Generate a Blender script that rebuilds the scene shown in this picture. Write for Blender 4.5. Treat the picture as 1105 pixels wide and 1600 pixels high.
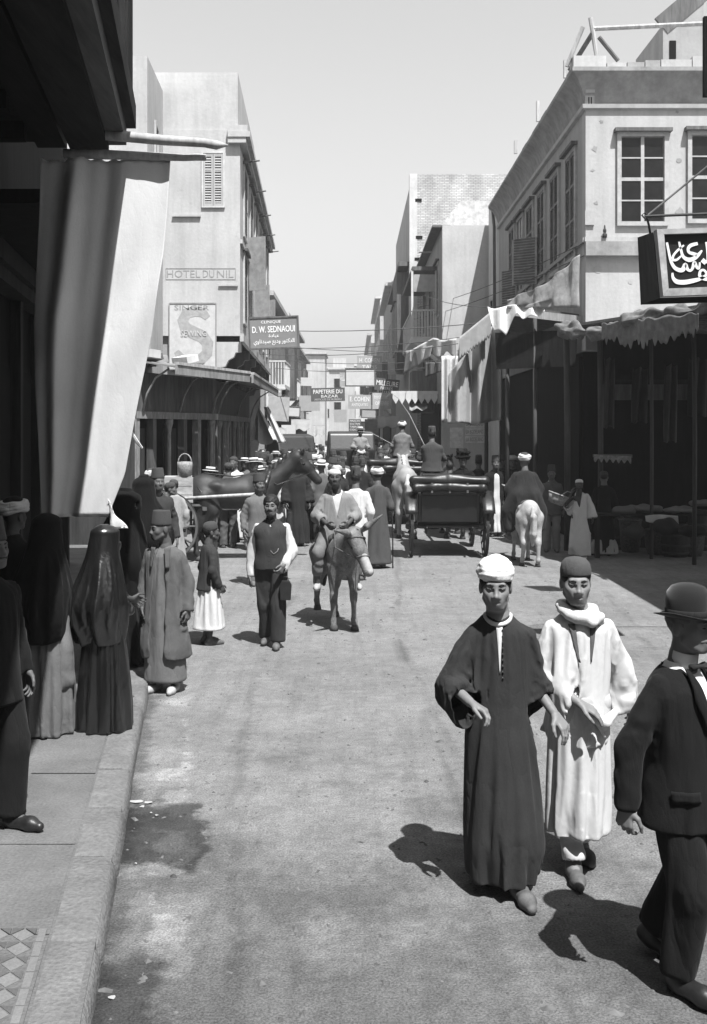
import bpy, bmesh, math, random
import numpy as np
from mathutils import Vector, Matrix
R = math.radians
random.seed(7)
rng = np.random.default_rng(7)
SC = bpy.context.scene
COL = SC.collection
for o in list(bpy.data.objects):
    bpy.data.objects.remove(o)

# ------------------------------------------------------------------ camera, sky, sun
CAMH, FPX, VX, HY = 2.39, 1600.0, 552.5, 670.0       # eye height, focal length in photo pixels, axis column, horizon row
cam_d = bpy.data.cameras.new('camera')
cam = bpy.data.objects.new('camera', cam_d); COL.objects.link(cam)
cam.location = (0, 0, CAMH); cam.rotation_euler = (R(90), 0, 0)
cam_d.sensor_fit = 'VERTICAL'; cam_d.sensor_height = 24.0; cam_d.lens = 24.0*FPX/1600.0
cam_d.shift_y = -(800.0-HY)/1600.0
cam_d.clip_start = 0.05; cam_d.clip_end = 6000
SC.camera = cam
SUN_EL = R(62.0); SUN_AZ = Vector((0.40, -0.917))      # towards the sun, on the ground plane
world = bpy.data.worlds.new('World'); SC.world = world; world.use_nodes = True
wn = world.node_tree; wn.nodes.clear()
sky = wn.nodes.new('ShaderNodeTexSky'); sky.sky_type = 'NISHITA'; sky.sun_disc = False
sky.sun_elevation = SUN_EL; sky.sun_rotation = math.atan2(SUN_AZ.x, SUN_AZ.y)
sky.air_density = 1.8; sky.dust_density = 0.45; sky.ozone_density = 1.0
bw = wn.nodes.new('ShaderNodeSeparateColor'); bg = wn.nodes.new('ShaderNodeBackground'); wo = wn.nodes.new('ShaderNodeOutputWorld')
bg.inputs['Strength'].default_value = 0.084      # the sky's blue light: an old plate is blue-sensitive
wn.links.new(sky.outputs[0], bw.inputs[0]); wn.links.new(bw.outputs['Blue'], bg.inputs['Color']); wn.links.new(bg.outputs[0], wo.inputs[0])
sun_d = bpy.data.lights.new('sun', 'SUN'); sun_d.energy = 5.0; sun_d.angle = R(0.55); sun_d.color = (1, 1, 1)
sun = bpy.data.objects.new('sun', sun_d); COL.objects.link(sun)
sdir = Vector((SUN_AZ.x*math.cos(SUN_EL), SUN_AZ.y*math.cos(SUN_EL), math.sin(SUN_EL)))
sun.rotation_euler = sdir.to_track_quat('Z', 'Y').to_euler(); sun.location = (20, -30, 60)
SC.view_settings.view_transform = 'Standard'; SC.view_settings.look = 'None'
SC.view_settings.exposure = 0.80; SC.view_settings.gamma = 1.0
SC.render.engine = 'CYCLES'
SC.cycles.max_bounces = 6; SC.cycles.diffuse_bounces = 2; SC.cycles.glossy_bounces = 2; SC.cycles.volume_bounces = 1
SC.cycles.use_denoising = True

# ------------------------------------------------------------------ photo pixel -> place
def K(Y): return FPX/Y
def PX(px, Y): return (px-VX)*Y/FPX
def PZ(py, Y): return CAMH+(HY-py)*Y/FPX
def P(px, py, Y): return Vector((PX(px, Y), Y, PZ(py, Y)))
def G(px, py, z=0.0):
    Y = FPX*(CAMH-z)/(py-HY)
    return Vector((PX(px, Y), Y, z))
def kerb_x(Y): return -0.42-0.155*Y

# ------------------------------------------------------------------ materials: greys only, the photograph is monochrome
MATS = {}
def mat(name, v, rough=0.85, var=0.18, vs=4.0, bump=0.25, bs=60.0, spec=0.25, stretch=(1, 1, 1), sheen=0.0, dist=0.004, fine=0.0, coat=0.0, wrinkle=0.0, streak=0.0):
    if name in MATS: return MATS[name]
    if v < 0.05 and rough > 0.7: spec = min(spec, 0.04)
    m = bpy.data.materials.new(name); m.use_nodes = True; MATS[name] = m
    nt = m.node_tree; N = nt.nodes; L = nt.links; b = N['Principled BSDF']
    b.inputs['Roughness'].default_value = rough; b.inputs['Specular IOR Level'].default_value = spec
    if sheen: b.inputs['Sheen Weight'].default_value = sheen
    if coat: b.inputs['Coat Weight'].default_value = coat; b.inputs['Coat Roughness'].default_value = 0.15
    tc = N.new('ShaderNodeTexCoord'); mp = N.new('ShaderNodeMapping'); mp.inputs['Scale'].default_value = stretch
    L.new(tc.outputs['Object'], mp.inputs[0])
    n1 = N.new('ShaderNodeTexNoise'); n1.inputs['Scale'].default_value = vs; n1.inputs['Detail'].default_value = 6; n1.inputs['Roughness'].default_value = 0.62
    L.new(mp.outputs[0], n1.inputs['Vector'])
    mr = N.new('ShaderNodeMapRange'); mr.inputs['From Min'].default_value = 0.3; mr.inputs['From Max'].default_value = 0.7
    mr.inputs['To Min'].default_value = v*(1-var); mr.inputs['To Max'].default_value = min(0.92, v*(1+var))
    L.new(n1.outputs[0], mr.inputs[0])
    n2 = N.new('ShaderNodeTexNoise'); n2.inputs['Scale'].default_value = bs; n2.inputs['Detail'].default_value = 3
    L.new(mp.outputs[0], n2.inputs['Vector'])
    out = mr.outputs[0]
    if streak:
        ms = N.new('ShaderNodeMapping'); ms.inputs['Scale'].default_value = (1.6, 1.6, 0.14); L.new(tc.outputs['Object'], ms.inputs[0])
        ns = N.new('ShaderNodeTexNoise'); ns.inputs['Scale'].default_value = 2.2; ns.inputs['Detail'].default_value = 7; ns.inputs['Roughness'].default_value = 0.65; L.new(ms.outputs[0], ns.inputs['Vector'])
        m3 = N.new('ShaderNodeMapRange'); m3.inputs['From Min'].default_value = 0.35; m3.inputs['From Max'].default_value = 0.6; m3.inputs['To Min'].default_value = 1-streak; m3.inputs['To Max'].default_value = 1.03; L.new(ns.outputs[0], m3.inputs[0])
        vp = N.new('ShaderNodeTexNoise'); vp.inputs['Scale'].default_value = 1.5; vp.inputs['Detail'].default_value = 10; vp.inputs['Roughness'].default_value = 0.72; L.new(tc.outputs['Object'], vp.inputs['Vector'])
        m4 = N.new('ShaderNodeMapRange'); m4.inputs['From Min'].default_value = 0.60; m4.inputs['From Max'].default_value = 0.64; m4.inputs['To Min'].default_value = 1.0; m4.inputs['To Max'].default_value = 1-streak*.9; L.new(vp.outputs[0], m4.inputs[0])
        for q in (m3, m4):
            mu = N.new('ShaderNodeMath'); mu.operation = 'MULTIPLY'; L.new(out, mu.inputs[0]); L.new(q.outputs[0], mu.inputs[1]); out = mu.outputs[0]
    if fine:
        m2 = N.new('ShaderNodeMapRange'); m2.inputs['From Min'].default_value = 0.25; m2.inputs['From Max'].default_value = 0.75
        m2.inputs['To Min'].default_value = 1-fine; m2.inputs['To Max'].default_value = 1+fine; L.new(n2.outputs[0], m2.inputs[0])
        mu = N.new('ShaderNodeMath'); mu.operation = 'MULTIPLY'; L.new(out, mu.inputs[0]); L.new(m2.outputs[0], mu.inputs[1]); out = mu.outputs[0]
    L.new(out, b.inputs['Base Color'])
    if wrinkle:
        n3 = N.new('ShaderNodeTexNoise'); n3.inputs['Scale'].default_value = 7.5; n3.inputs['Detail'].default_value = 4; n3.inputs['Roughness'].default_value = 0.5; n3.inputs['Distortion'].default_value = 0.4
        mp3 = N.new('ShaderNodeMapping'); mp3.inputs['Scale'].default_value = (1, 1, 0.38); mp3.inputs['Rotation'].default_value = (0.25, 0.2, 0); L.new(tc.outputs['Object'], mp3.inputs[0]); L.new(mp3.outputs[0], n3.inputs['Vector'])
        b3 = N.new('ShaderNodeBump'); b3.inputs['Strength'].default_value = wrinkle; b3.inputs['Distance'].default_value = 0.045
        a3 = N.new('ShaderNodeMath'); a3.operation = 'SUBTRACT'; a3.inputs[1].default_value = 0.5; L.new(n3.outputs[0], a3.inputs[0])
        a4 = N.new('ShaderNodeMath'); a4.operation = 'ABSOLUTE'; L.new(a3.outputs[0], a4.inputs[0])
        a5 = N.new('ShaderNodeMath'); a5.operation = 'POWER'; a5.inputs[1].default_value = 0.7; L.new(a4.outputs[0], a5.inputs[0]); L.new(a5.outputs[0], b3.inputs['Height']); L.new(b3.outputs[0], b.inputs['Normal'])
    if bump:
        bp = N.new('ShaderNodeBump'); bp.inputs['Strength'].default_value = bump; bp.inputs['Distance'].default_value = dist
        L.new(n2.outputs[0], bp.inputs['Height']); L.new(bp.outputs[0], b.inputs['Normal'])
        if wrinkle: L.new(b3.outputs[0], bp.inputs['Normal'])
    return m

def cloth(name, v, **k):
    d = dict(rough=0.92, var=0.10, vs=5.0, bump=0.22, bs=160.0, spec=0.10, sheen=0.04, fine=0.10, wrinkle=0.30); d.update(k)
    return mat(name, v, **d)
def wood(name, v, **k):
    d = dict(rough=0.75, var=0.35, vs=9.0, bump=0.5, bs=30.0, spec=0.25, stretch=(1, 1, 0.12), fine=0.2); d.update(k)
    return mat(name, v, **d)
def plaster(name, v, **k):
    d = dict(rough=0.93, var=0.14, vs=0.9, bump=0.35, bs=14.0, spec=0.1, fine=0.05, dist=0.01, streak=0.13); d.update(k)
    return mat(name, v, **d)

# ------------------------------------------------------------------ objects
def finish(me, mat_, smooth=False):
    if mat_ is not None: me.materials.append(mat_)
    if smooth: me.polygons.foreach_set('use_smooth', np.ones(len(me.polygons), dtype=bool))
    me.update()
def put(name, me, parent=None, world_coords=True):
    o = bpy.data.objects.new(name, me); COL.objects.link(o)
    if parent is not None:
        o.parent = parent
        if world_coords: o.matrix_parent_inverse = world_matrix(parent).inverted()
    return o
def world_matrix(o):
    m = Matrix.LocRotScale(o.location, o.rotation_euler, o.scale)
    if o.parent is not None: m = world_matrix(o.parent) @ o.matrix_parent_inverse @ m
    return m
def tag(o, label, cat, group=None):
    o['label'] = label; o['category'] = cat
    if group: o['group'] = group
    return o
def thing(name, label, cat, loc=(0, 0, 0), rz=0.0, group=None, scale=1.0):
    o = bpy.data.objects.new(name, None); COL.objects.link(o)
    o.empty_display_size = 0.2
    o.location = loc; o.rotation_euler = (0, 0, rz); o.scale = (scale,)*3
    return tag(o, label, cat, group)
def structure(o): o['kind'] = 'structure'; return o
def stuff(o): o['kind'] = 'stuff'; return o
def copy_tree(o, parent=None):
    c = o.copy(); COL.objects.link(c); c.parent = parent
    for ch in list(o.children): copy_tree(ch, c)
    return c

class MB:
    def __init__(s): s.v = []; s.f = []
    def add(s, vs, fs):
        b = len(s.v); s.v += [tuple(x) for x in vs]; s.f += [tuple(i+b for i in f) for f in fs]; return s
    def box(s, lo, hi, M=None):
        x0, y0, z0 = lo; x1, y1, z1 = hi
        vs = [Vector(p) for p in ((x0,y0,z0),(x1,y0,z0),(x1,y1,z0),(x0,y1,z0),(x0,y0,z1),(x1,y0,z1),(x1,y1,z1),(x0,y1,z1))]
        if M is not None: vs = [M @ p for p in vs]
        return s.add(vs, [(0,3,2,1),(4,5,6,7),(0,1,5,4),(1,2,6,5),(2,3,7,6),(3,0,4,7)])
    def cbox(s, c, sz, M=None):
        c = Vector(c); h = Vector(sz)/2
        if M is None: return s.box(c-h, c+h)
        return s.box(-h, h, Matrix.Translation(c) @ M)
    def beam(s, a, b, w, h, up=(0, 0, 1)):
        a = Vector(a); b = Vector(b); d = (b-a); L = d.length; d.normalize(); up = Vector(up)
        x = d.cross(up)
        if x.length < 1e-4: x = d.cross(Vector((0, 1, 0)))
        x.normalize(); z = x.cross(d)
        M = Matrix((x, d, z)).transposed().to_4x4(); M.translation = a
        return s.box((-w/2, 0, -h/2), (w/2, L, h/2), M)
    def tube(s, pts, rad, n=8, cap=True, closed=False):
        pts = [Vector(p) for p in pts]; m = len(pts)
        if not hasattr(rad, '__len__'): rad = [rad]*m
        base = len(s.v); prev = None
        for i, p in enumerate(pts):
            if closed: t = pts[(i+1) % m]-pts[i-1]
            else: t = pts[min(i+1, m-1)]-pts[max(i-1, 0)]
            t.normalize()
            if prev is None:
                u = t.cross(Vector((0, 0, 1)))
                if u.length < 0.05: u = t.cross(Vector((0, 1, 0)))
            else: u = prev-t*prev.dot(t)
            u.normalize(); prev = u; w = t.cross(u)
            for j in range(n):
                a = 2*math.pi*j/n; s.v.append(tuple(p+(u*math.cos(a)+w*math.sin(a))*rad[i]))
        rngi = range(m if closed else m-1)
        for i in rngi:
            i2 = (i+1) % m
            for j in range(n):
                s.f.append((base+i*n+j, base+i*n+(j+1) % n, base+i2*n+(j+1) % n, base+i2*n+j))
        if cap and not closed:
            s.f.append(tuple(base+j for j in reversed(range(n)))); s.f.append(tuple(base+(m-1)*n+j for j in range(n)))
        return s
    def lathe(s, prof, n=24, M=None, ax=1.0, ay=1.0):
        base = len(s.v)
        for (r, z) in prof:
            for j in range(n):
                a = 2*math.pi*j/n; p = Vector((r*ax*math.cos(a), r*ay*math.sin(a), z)); s.v.append(tuple(M @ p if M is not None else p))
        for i in range(len(prof)-1):
            for j in range(n):
                s.f.append((base+i*n+j, base+i*n+(j+1) % n, base+(i+1)*n+(j+1) % n, base+(i+1)*n+j))
        s.f.append(tuple(base+j for j in reversed(range(n)))); s.f.append(tuple(base+(len(prof)-1)*n+j for j in range(n)))
        return s
    def prism(s, poly, d0, d1, axis='Y', M=None):
        n = len(poly)
        def mk(p, d): return {'Y': (p[0], d, p[1]), 'X': (d, p[0], p[1]), 'Z': (p[0], p[1], d)}[axis]
        vs = [Vector(mk(p, d0)) for p in poly]+[Vector(mk(p, d1)) for p in poly]
        if M is not None: vs = [M @ p for p in vs]
        fs = [tuple(range(n)), tuple(reversed(range(n, 2*n)))]+[(i, i+n, (i+1) % n+n, (i+1) % n) for i in range(n)]
        return s.add(vs, fs)
    def sheet(s, fn, nu, nv, thick=0.0):
        """fn(u,v) -> point, u,v in 0..1; a cloth sheet, with a back side when thick > 0"""
        g = [[Vector(fn(i/nu, j/nv)) for j in range(nv+1)] for i in range(nu+1)]
        def grid(g, flip):
            b = len(s.v)
            for r in g:
                for p in r: s.v.append(tuple(p))
            for i in range(nu):
                for j in range(nv):
                    q = (b+i*(nv+1)+j, b+(i+1)*(nv+1)+j, b+(i+1)*(nv+1)+j+1, b+i*(nv+1)+j+1)
                    s.f.append(q[::-1] if flip else q)
            return b
        b0 = grid(g, False)
        if thick:
            g2 = [[None]*(nv+1) for _ in range(nu+1)]
            for i in range(nu+1):
                for j in range(nv+1):
                    du = g[min(i+1, nu)][j]-g[max(i-1, 0)][j]; dv = g[i][min(j+1, nv)]-g[i][max(j-1, 0)]
                    nrm = du.cross(dv); nrm.normalize(); g2[i][j] = g[i][j]-nrm*thick
            b1 = grid(g2, True); W = nv+1
            for j in range(nv):
                s.f.append((b0+j+1, b0+j, b1+j, b1+j+1)[::-1]); e = nu*W; s.f.append((b0+e+j, b0+e+j+1, b1+e+j+1, b1+e+j)[::-1])
            for i in range(nu):
                s.f.append((b0+i*W, b0+(i+1)*W, b1+(i+1)*W, b1+i*W)[::-1]); s.f.append((b0+(i+1)*W+nv, b0+i*W+nv, b1+i*W+nv, b1+(i+1)*W+nv)[::-1])
        return s
    def mesh(s, name, m, smooth=False):
        me = bpy.data.meshes.new(name); me.from_pydata(s.v, [], s.f); me.validate(); finish(me, m, smooth); return me
    def build(s, name, m, parent=None, smooth=False, bevel=0.0, world_coords=True):
        me = s.mesh(name, m, smooth)
        if bevel:
            bm = bmesh.new(); bm.from_mesh(me); bmesh.ops.recalc_face_normals(bm, faces=bm.faces)
            bmesh.ops.bevel(bm, geom=list(bm.edges), offset=bevel, segments=2, affect='EDGES', profile=0.6)
            bm.to_mesh(me); bm.free(); me.update()
        return put(name, me, parent, world_coords)

def autosmooth(o, ang=35):
    me = o.data; me.polygons.foreach_set('use_smooth', np.ones(len(me.polygons), dtype=bool)); me.set_sharp_from_angle(angle=R(ang)); return o

def text_mesh(body, size, m, depth=0.004, xs=1.0, bold=0.0):
    c = bpy.data.curves.new('lettering', 'FONT'); c.body = body; c.size = size; c.align_x = 'CENTER'; c.align_y = 'CENTER'
    c.extrude = depth/2; c.resolution_u = 2; c.offset = bold
    o = bpy.data.objects.new('lettering', c); COL.objects.link(o)
    bpy.context.view_layer.update()
    dg = bpy.context.evaluated_depsgraph_get()
    me = bpy.data.meshes.new_from_object(o.evaluated_get(dg)); bpy.data.objects.remove(o); bpy.data.curves.remove(c)
    me.materials.clear(); finish(me, m); me['w'] = 1
    return me
def text(body, centre, width, height, m, parent, rz=0.0, depth=0.004, name='lettering', bold=0.0, spacing=None):
    """upright lettering facing -Y (turned by rz), fitted to width x height in metres"""
    me = text_mesh(body, 1.0, m, depth=0.01, bold=bold)
    vs = np.empty(len(me.vertices)*3); me.vertices.foreach_get('co', vs); vs = vs.reshape(-1, 3)
    lo, hi = vs.min(0), vs.max(0); vs -= (lo+hi)/2; vs[:, 0] *= width/(hi[0]-lo[0]); vs[:, 1] *= height/(hi[1]-lo[1]); vs[:, 2] *= depth/0.01
    c, s_ = math.cos(rz), math.sin(rz)
    out = np.stack([vs[:, 0]*c+vs[:, 2]*s_, vs[:, 0]*s_-vs[:, 2]*c, vs[:, 1]], 1)+np.array(centre)
    me.vertices.foreach_set('co', out.ravel()); me.update()
    return put(name, me, parent)
# ------------------------------------------------------------------ ground, road, pavement
def node_math(nt, op, a, b=None, clamp=False):
    n = nt.nodes.new('ShaderNodeMath'); n.operation = op; n.use_clamp = clamp
    for i, x in enumerate((a, b)):
        if x is None: continue
        if isinstance(x, (int, float)): n.inputs[i].default_value = x
        else: nt.links.new(x, n.inputs[i])
    return n.outputs[0]
def node_range(nt, x, a, b, c, d):
    n = nt.nodes.new('ShaderNodeMapRange'); n.interpolation_type = 'SMOOTHSTEP'
    for i, v in enumerate((a, b, c, d)): n.inputs[1+i].default_value = v
    nt.links.new(x, n.inputs[0]); return n.outputs[0]
def road_material():
    m = bpy.data.materials.new('dusty_macadam'); m.use_nodes = True; nt = m.node_tree; N = nt.nodes; L = nt.links
    b = N['Principled BSDF']; b.inputs['Roughness'].default_value = 0.95; b.inputs['Specular IOR Level'].default_value = 0.12
    tc = N.new('ShaderNodeTexCoord'); sp = N.new('ShaderNodeSeparateXYZ'); L.new(tc.outputs['Object'], sp.inputs[0])
    X, Y = sp.outputs[0], sp.outputs[1]
    def noise(scale, stretch=(1, 1, 1), det=5, rough=0.6, rz=0.0):
        mp = N.new('ShaderNodeMapping'); mp.inputs['Scale'].default_value = stretch; mp.inputs['Rotation'].default_value = (0, 0, rz); L.new(tc.outputs['Object'], mp.inputs[0])
        n = N.new('ShaderNodeTexNoise'); n.inputs['Scale'].default_value = scale; n.inputs['Detail'].default_value = det; n.inputs['Roughness'].default_value = rough
        L.new(mp.outputs[0], n.inputs['Vector']); return n.outputs[0]
    big, mid, med, fine = noise(0.55), noise(3.2, det=7, rough=0.7), noise(14, det=4), noise(85, det=3, rough=0.75)
    track = noise(2.2, (3.0, 0.22, 1), det=6, rough=0.7, rz=0.06)
    v = node_range(nt, big, 0.3, 0.7, 0.17, 0.215)
    v = node_math(nt, 'MULTIPLY', v, node_range(nt, mid, 0.3, 0.72, 0.86, 1.10))
    v = node_math(nt, 'MULTIPLY', v, node_range(nt, med, 0.3, 0.7, 0.90, 1.09))
    v = node_math(nt, 'MULTIPLY', v, node_range(nt, fine, 0.28, 0.72, 0.58, 1.42))
    v = node_math(nt, 'MULTIPLY', v, node_range(nt, track, 0.32, 0.55, 0.88, 1.04))
    # noise-edged darkening that grows towards the camera, vignette painted into the road colour
    near_vignette = node_range(nt, node_math(nt, 'ADD', noise(0.9, det=8, rough=0.7), node_math(nt, 'MULTIPLY', node_math(nt, 'SUBTRACT', 6.2, node_math(nt, 'MINIMUM', Y, 9.0)), 0.075)), 0.42, 0.66, 0, 1)
    v = node_math(nt, 'MULTIPLY', v, node_math(nt, 'SUBTRACT', 1.0, node_math(nt, 'MULTIPLY', near_vignette, 0.40)))
    # distance from the kerb face
    u = node_math(nt, 'ADD', node_math(nt, 'ADD', X, 0.42), node_math(nt, 'MULTIPLY', Y, 0.155))
    uw = node_math(nt, 'ADD', u, node_math(nt, 'MULTIPLY', node_math(nt, 'SUBTRACT', mid, 0.5), 0.45))
    yw = node_math(nt, 'ADD', Y, node_math(nt, 'MULTIPLY', node_math(nt, 'SUBTRACT', noise(2.3, det=6), 0.5), 1.2))
    wet = node_math(nt, 'MULTIPLY', node_range(nt, uw, 0.43, 0.50, 1, 0), node_math(nt, 'MULTIPLY', node_range(nt, yw, 5.45, 5.58, 0, 1), node_range(nt, yw, 6.45, 6.6, 1, 0)))
    wet2 = node_math(nt, 'MULTIPLY', node_range(nt, uw, 0.20, 0.30, 1, 0), node_range(nt, yw, 4.5, 4.8, 1, 0))
    wet = node_math(nt, 'MAXIMUM', wet, node_math(nt, 'MULTIPLY', wet2, 0.8))
    pale = node_math(nt, 'MULTIPLY', node_math(nt, 'MULTIPLY', node_range(nt, uw, 0.17, 0.22, 0, 1), node_range(nt, uw, 0.36, 0.41, 1, 0)), node_range(nt, noise(1.7, (1, 1, 1), det=5), 0.47, 0.53, 0, 1))
    pale = node_math(nt, 'MULTIPLY', pale, node_range(nt, Y, 8.5, 10.0, 1, 0))
    v = node_math(nt, 'MULTIPLY', v, node_math(nt, 'SUBTRACT', 1.0, node_math(nt, 'MULTIPLY', wet, 0.62)))
    v = node_math(nt, 'MULTIPLY', v, node_math(nt, 'ADD', 1.0, node_math(nt, 'MULTIPLY', pale, 0.45)))
    # wheel ruts and hoof-scuffed lines
    brk = noise(1.6, (2.0, 0.5, 1), det=5)
    for (x0, sl_, am, fr, ph, wd_) in ((0.55, 0.02, 0.25, 0.34, 0.4, 0.045), (1.95, 0.02, 0.25, 0.34, 0.5, 0.045), (-0.35, -0.03, 0.30, 0.28, 2.0, 0.04), (1.10, -0.03, 0.30, 0.28, 2.1, 0.05), (2.6, 0.05, 0.4, 0.22, 4.0, 0.05)):
        cxn = node_math(nt, 'ADD', node_math(nt, 'MULTIPLY', Y, sl_), node_math(nt, 'MULTIPLY', node_math(nt, 'SINE', node_math(nt, 'ADD', node_math(nt, 'MULTIPLY', Y, fr), ph)), am))
        dd = node_math(nt, 'ABSOLUTE', node_math(nt, 'SUBTRACT', node_math(nt, 'ADD', X, node_math(nt, 'MULTIPLY', node_math(nt, 'SUBTRACT', med, 0.5), 0.10)), node_math(nt, 'ADD', cxn, x0)))
        rut = node_math(nt, 'MULTIPLY', node_range(nt, dd, wd_*.5, wd_*1.6, 1, 0), node_range(nt, brk, 0.42, 0.58, 0, 1))
        v = node_math(nt, 'MULTIPLY', v, node_math(nt, 'SUBTRACT', 1.0, node_math(nt, 'MULTIPLY', rut, 0.20)))
    # gutter grime along the stone
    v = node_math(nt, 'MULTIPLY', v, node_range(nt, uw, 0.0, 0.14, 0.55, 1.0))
    # scattered droppings and straw
    vo = N.new('ShaderNodeTexVoronoi'); vo.inputs['Scale'].default_value = 5.5; L.new(tc.outputs['Object'], vo.inputs['Vector'])
    dots = node_math(nt, 'MULTIPLY', node_range(nt, vo.outputs['Distance'], 0.05, 0.09, 1, 0), node_range(nt, noise(0.8), 0.5, 0.56, 0, 1))
    v = node_math(nt, 'MULTIPLY', v, node_math(nt, 'SUBTRACT', 1.0, node_math(nt, 'MULTIPLY', dots, 0.35)))
    L.new(v, b.inputs['Base Color'])
    h = node_math(nt, 'ADD', node_math(nt, 'MULTIPLY', med, 0.6), node_math(nt, 'ADD', node_math(nt, 'MULTIPLY', fine, 0.30), node_math(nt, 'MULTIPLY', mid, 1.1)))
    bp = N.new('ShaderNodeBump'); bp.inputs['Strength'].default_value = 0.8; bp.inputs['Distance'].default_value = 0.034
    L.new(h, bp.inputs['Height']); L.new(bp.outputs[0], b.inputs['Normal'])
    L.new(node_range(nt, wet, 0, 1, 0.95, 0.55), b.inputs['Roughness'])
    return m
structure(MB().box((-900, -300, -0.5), (900, 1500, -0.004)).build('ground', mat('packed_earth', 0.22, vs=0.3, bs=20)))
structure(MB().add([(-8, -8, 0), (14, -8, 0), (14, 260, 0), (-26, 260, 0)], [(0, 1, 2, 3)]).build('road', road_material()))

stone = mat('kerb_stone', 0.15, rough=0.9, var=0.24, vs=3.0, bump=1.0, bs=45, fine=0.22, dist=0.012)
flag = mat('pavement_flag', 0.13, rough=0.92, var=0.24, vs=2.2, bump=0.8, bs=60, fine=0.22, dist=0.010)
tile_pale = mat('tile_pale', 0.17, var=0.2, bs=90, fine=0.15); tile_dark = mat('tile_dark', 0.095, var=0.25, bs=90, fine=0.15)
def LB(u, Y, z): return Vector((kerb_x(Y)+u, Y, z))
sw = MB(); ys = [-6+i*0.9 for i in range(30)]
for a, b_ in zip(ys[:-1], ys[1:]):
    sw.add([LB(-2.6, a, 0.112), LB(-0.02, a, 0.112), LB(-0.02, b_, 0.112), LB(-2.6, b_, 0.112), LB(-2.6, a, 0.001), LB(-0.02, a, 0.001), LB(-0.02, b_, 0.001), LB(-2.6, b_, 0.001)], [(0, 1, 2, 3), (1, 5, 6, 2)])
sidewalk = structure(sw.build('sidewalk', flag))
# kerb stones with worn arrises, laid with joints
kr = random.Random(3); y = -3.0
while y < 19.5:
    L_ = kr.choice([0.62, 0.78, 0.9, 0.7, 1.02]); g = 0.012; dz = kr.uniform(-0.006, 0.006); du = kr.uniform(-0.008, 0.008)
    prof = [(-0.22, 0.02), (-0.22, 0.119+dz), (-0.06, 0.121+dz), (-0.022, 0.112+dz), (-0.004, 0.088+dz), (0.004+du, 0.04), (0.006+du, 0.002)]
    mb = MB(); n = len(prof); vs = []
    for (yy, t) in ((y+g, 1), (y+g+0.03, 0), (y+L_-g-0.03, 0), (y+L_-g, 1)):
        for (u, z) in prof: vs.append(LB(u-(0.012*t if u > -0.1 else 0), yy, z-(0.008*t if z > 0.05 else 0)))
    fs = [(s*n+i, s*n+i+1, (s+1)*n+i+1, (s+1)*n+i) for s in range(3) for i in range(n-1)]+[tuple(range(n))[::-1], tuple(3*n+i for i in range(n))]
    mb.add(vs, fs); o = mb.build('kerb_stone', stone, sidewalk); autosmooth(o, 50); y += L_
# flags behind the kerb: second row, joints showing
y = -2.6
while y < 12:
    L_ = kr.choice([0.8, 1.0, 1.15]); dz = kr.uniform(-0.003, 0.004)
    mb = MB(); a, b_ = y+0.008, y+L_-0.008
    mb.add([LB(-0.66, a, 0.117+dz), LB(-0.235, a, 0.117+dz), LB(-0.235, b_, 0.117+dz), LB(-0.66, b_, 0.117+dz)], [(0, 1, 2, 3)])
    mb.add([LB(-0.66, a, 0.113), LB(-0.235, a, 0.113), LB(-0.235, b_, 0.113), LB(-0.66, b_, 0.113)], [(3, 2, 1, 0)])
    mb.build('flagstone', flag, sidewalk); y += L_
# patterned tile band by the shop door
def inlay(pts, m, z=0.123):
    mb = MB(); n = len(pts)
    mb.add([LB(u, y_, z) for u, y_ in pts]+[LB(u, y_, 0.113) for u, y_ in pts], [tuple(range(n))]+[(i, i+n, (i+1) % n+n, (i+1) % n) for i in range(n)])
    mb.build('tile', m, sidewalk)
for i in range(14):
    y0 = 3.15+i*0.125
    if y0 > 4.55: break
    inlay([(-0.285, y0+0.004), (-0.25, y0+0.004), (-0.25, y0+0.121), (-0.285, y0+0.121)], tile_pale)
    for c in range(3):
        uc = -0.35-c*0.115; yc = y0+0.0625
        inlay([(uc-0.05, yc), (uc, yc-0.055), (uc+0.05, yc), (uc, yc+0.055)], tile_pale)
        inlay([(uc-0.0545, yc+0.008), (uc-0.004, yc+0.0615), (uc-0.0545, yc+0.0615)], tile_dark)
        inlay([(uc+0.0545, yc+0.008), (uc+0.0545, yc+0.0615), (uc+0.004, yc+0.0615)], tile_dark)
# straw, dung and grit lying on the road
lit = MB(); lr = random.Random(11)
for i in range(2600):
    Y = 3.3+lr.random()**1.6*15; X = lr.uniform(kerb_x(Y)+0.03, 3.6); a = lr.uniform(0, 6.3); s_ = lr.uniform(0.003, 0.010)*(1 if lr.random() < 0.9 else 2.0)
    l = s_*lr.choice([1, 1.3, 2.4]); c, s2 = math.cos(a), math.sin(a)
    q = [(-l, -s_), (l, -s_*0.7), (l*0.8, s_), (-l*0.7, s_*0.8)]
    base = [(X+p[0]*c-p[1]*s2, Y+p[0]*s2+p[1]*c, 0.0005) for p in q]
    top = (X, Y, s_*0.9)
    lit.add(base+[top], [(0, 1, 4), (1, 2, 4), (2, 3, 4), (3, 0, 4)])
stuff(lit.build('road_grit', mat('grit', 0.11, var=0.6, vs=8, bump=0)))
lit = MB()
for (px, py, s_) in ((213, 1254, .05), (232, 1256, .035), (245, 1276, .015), (236, 1272, .012), (212, 1352, .012), (175, 1562, .02), (222, 1262, .02)):
    g = G(px, py); q = [(lr.uniform(.6, 1)*math.cos(t), lr.uniform(.4, .8)*math.sin(t)) for t in np.linspace(0, 5.6, 7)]
    lit.add([g+Vector((a*s_, b_*s_*.8, 0.003+lr.uniform(0, .012))) for a, b_ in q]+[g+Vector((0, 0, .016))], [(i, (i+1) % 7, 7) for i in range(7)])
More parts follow.
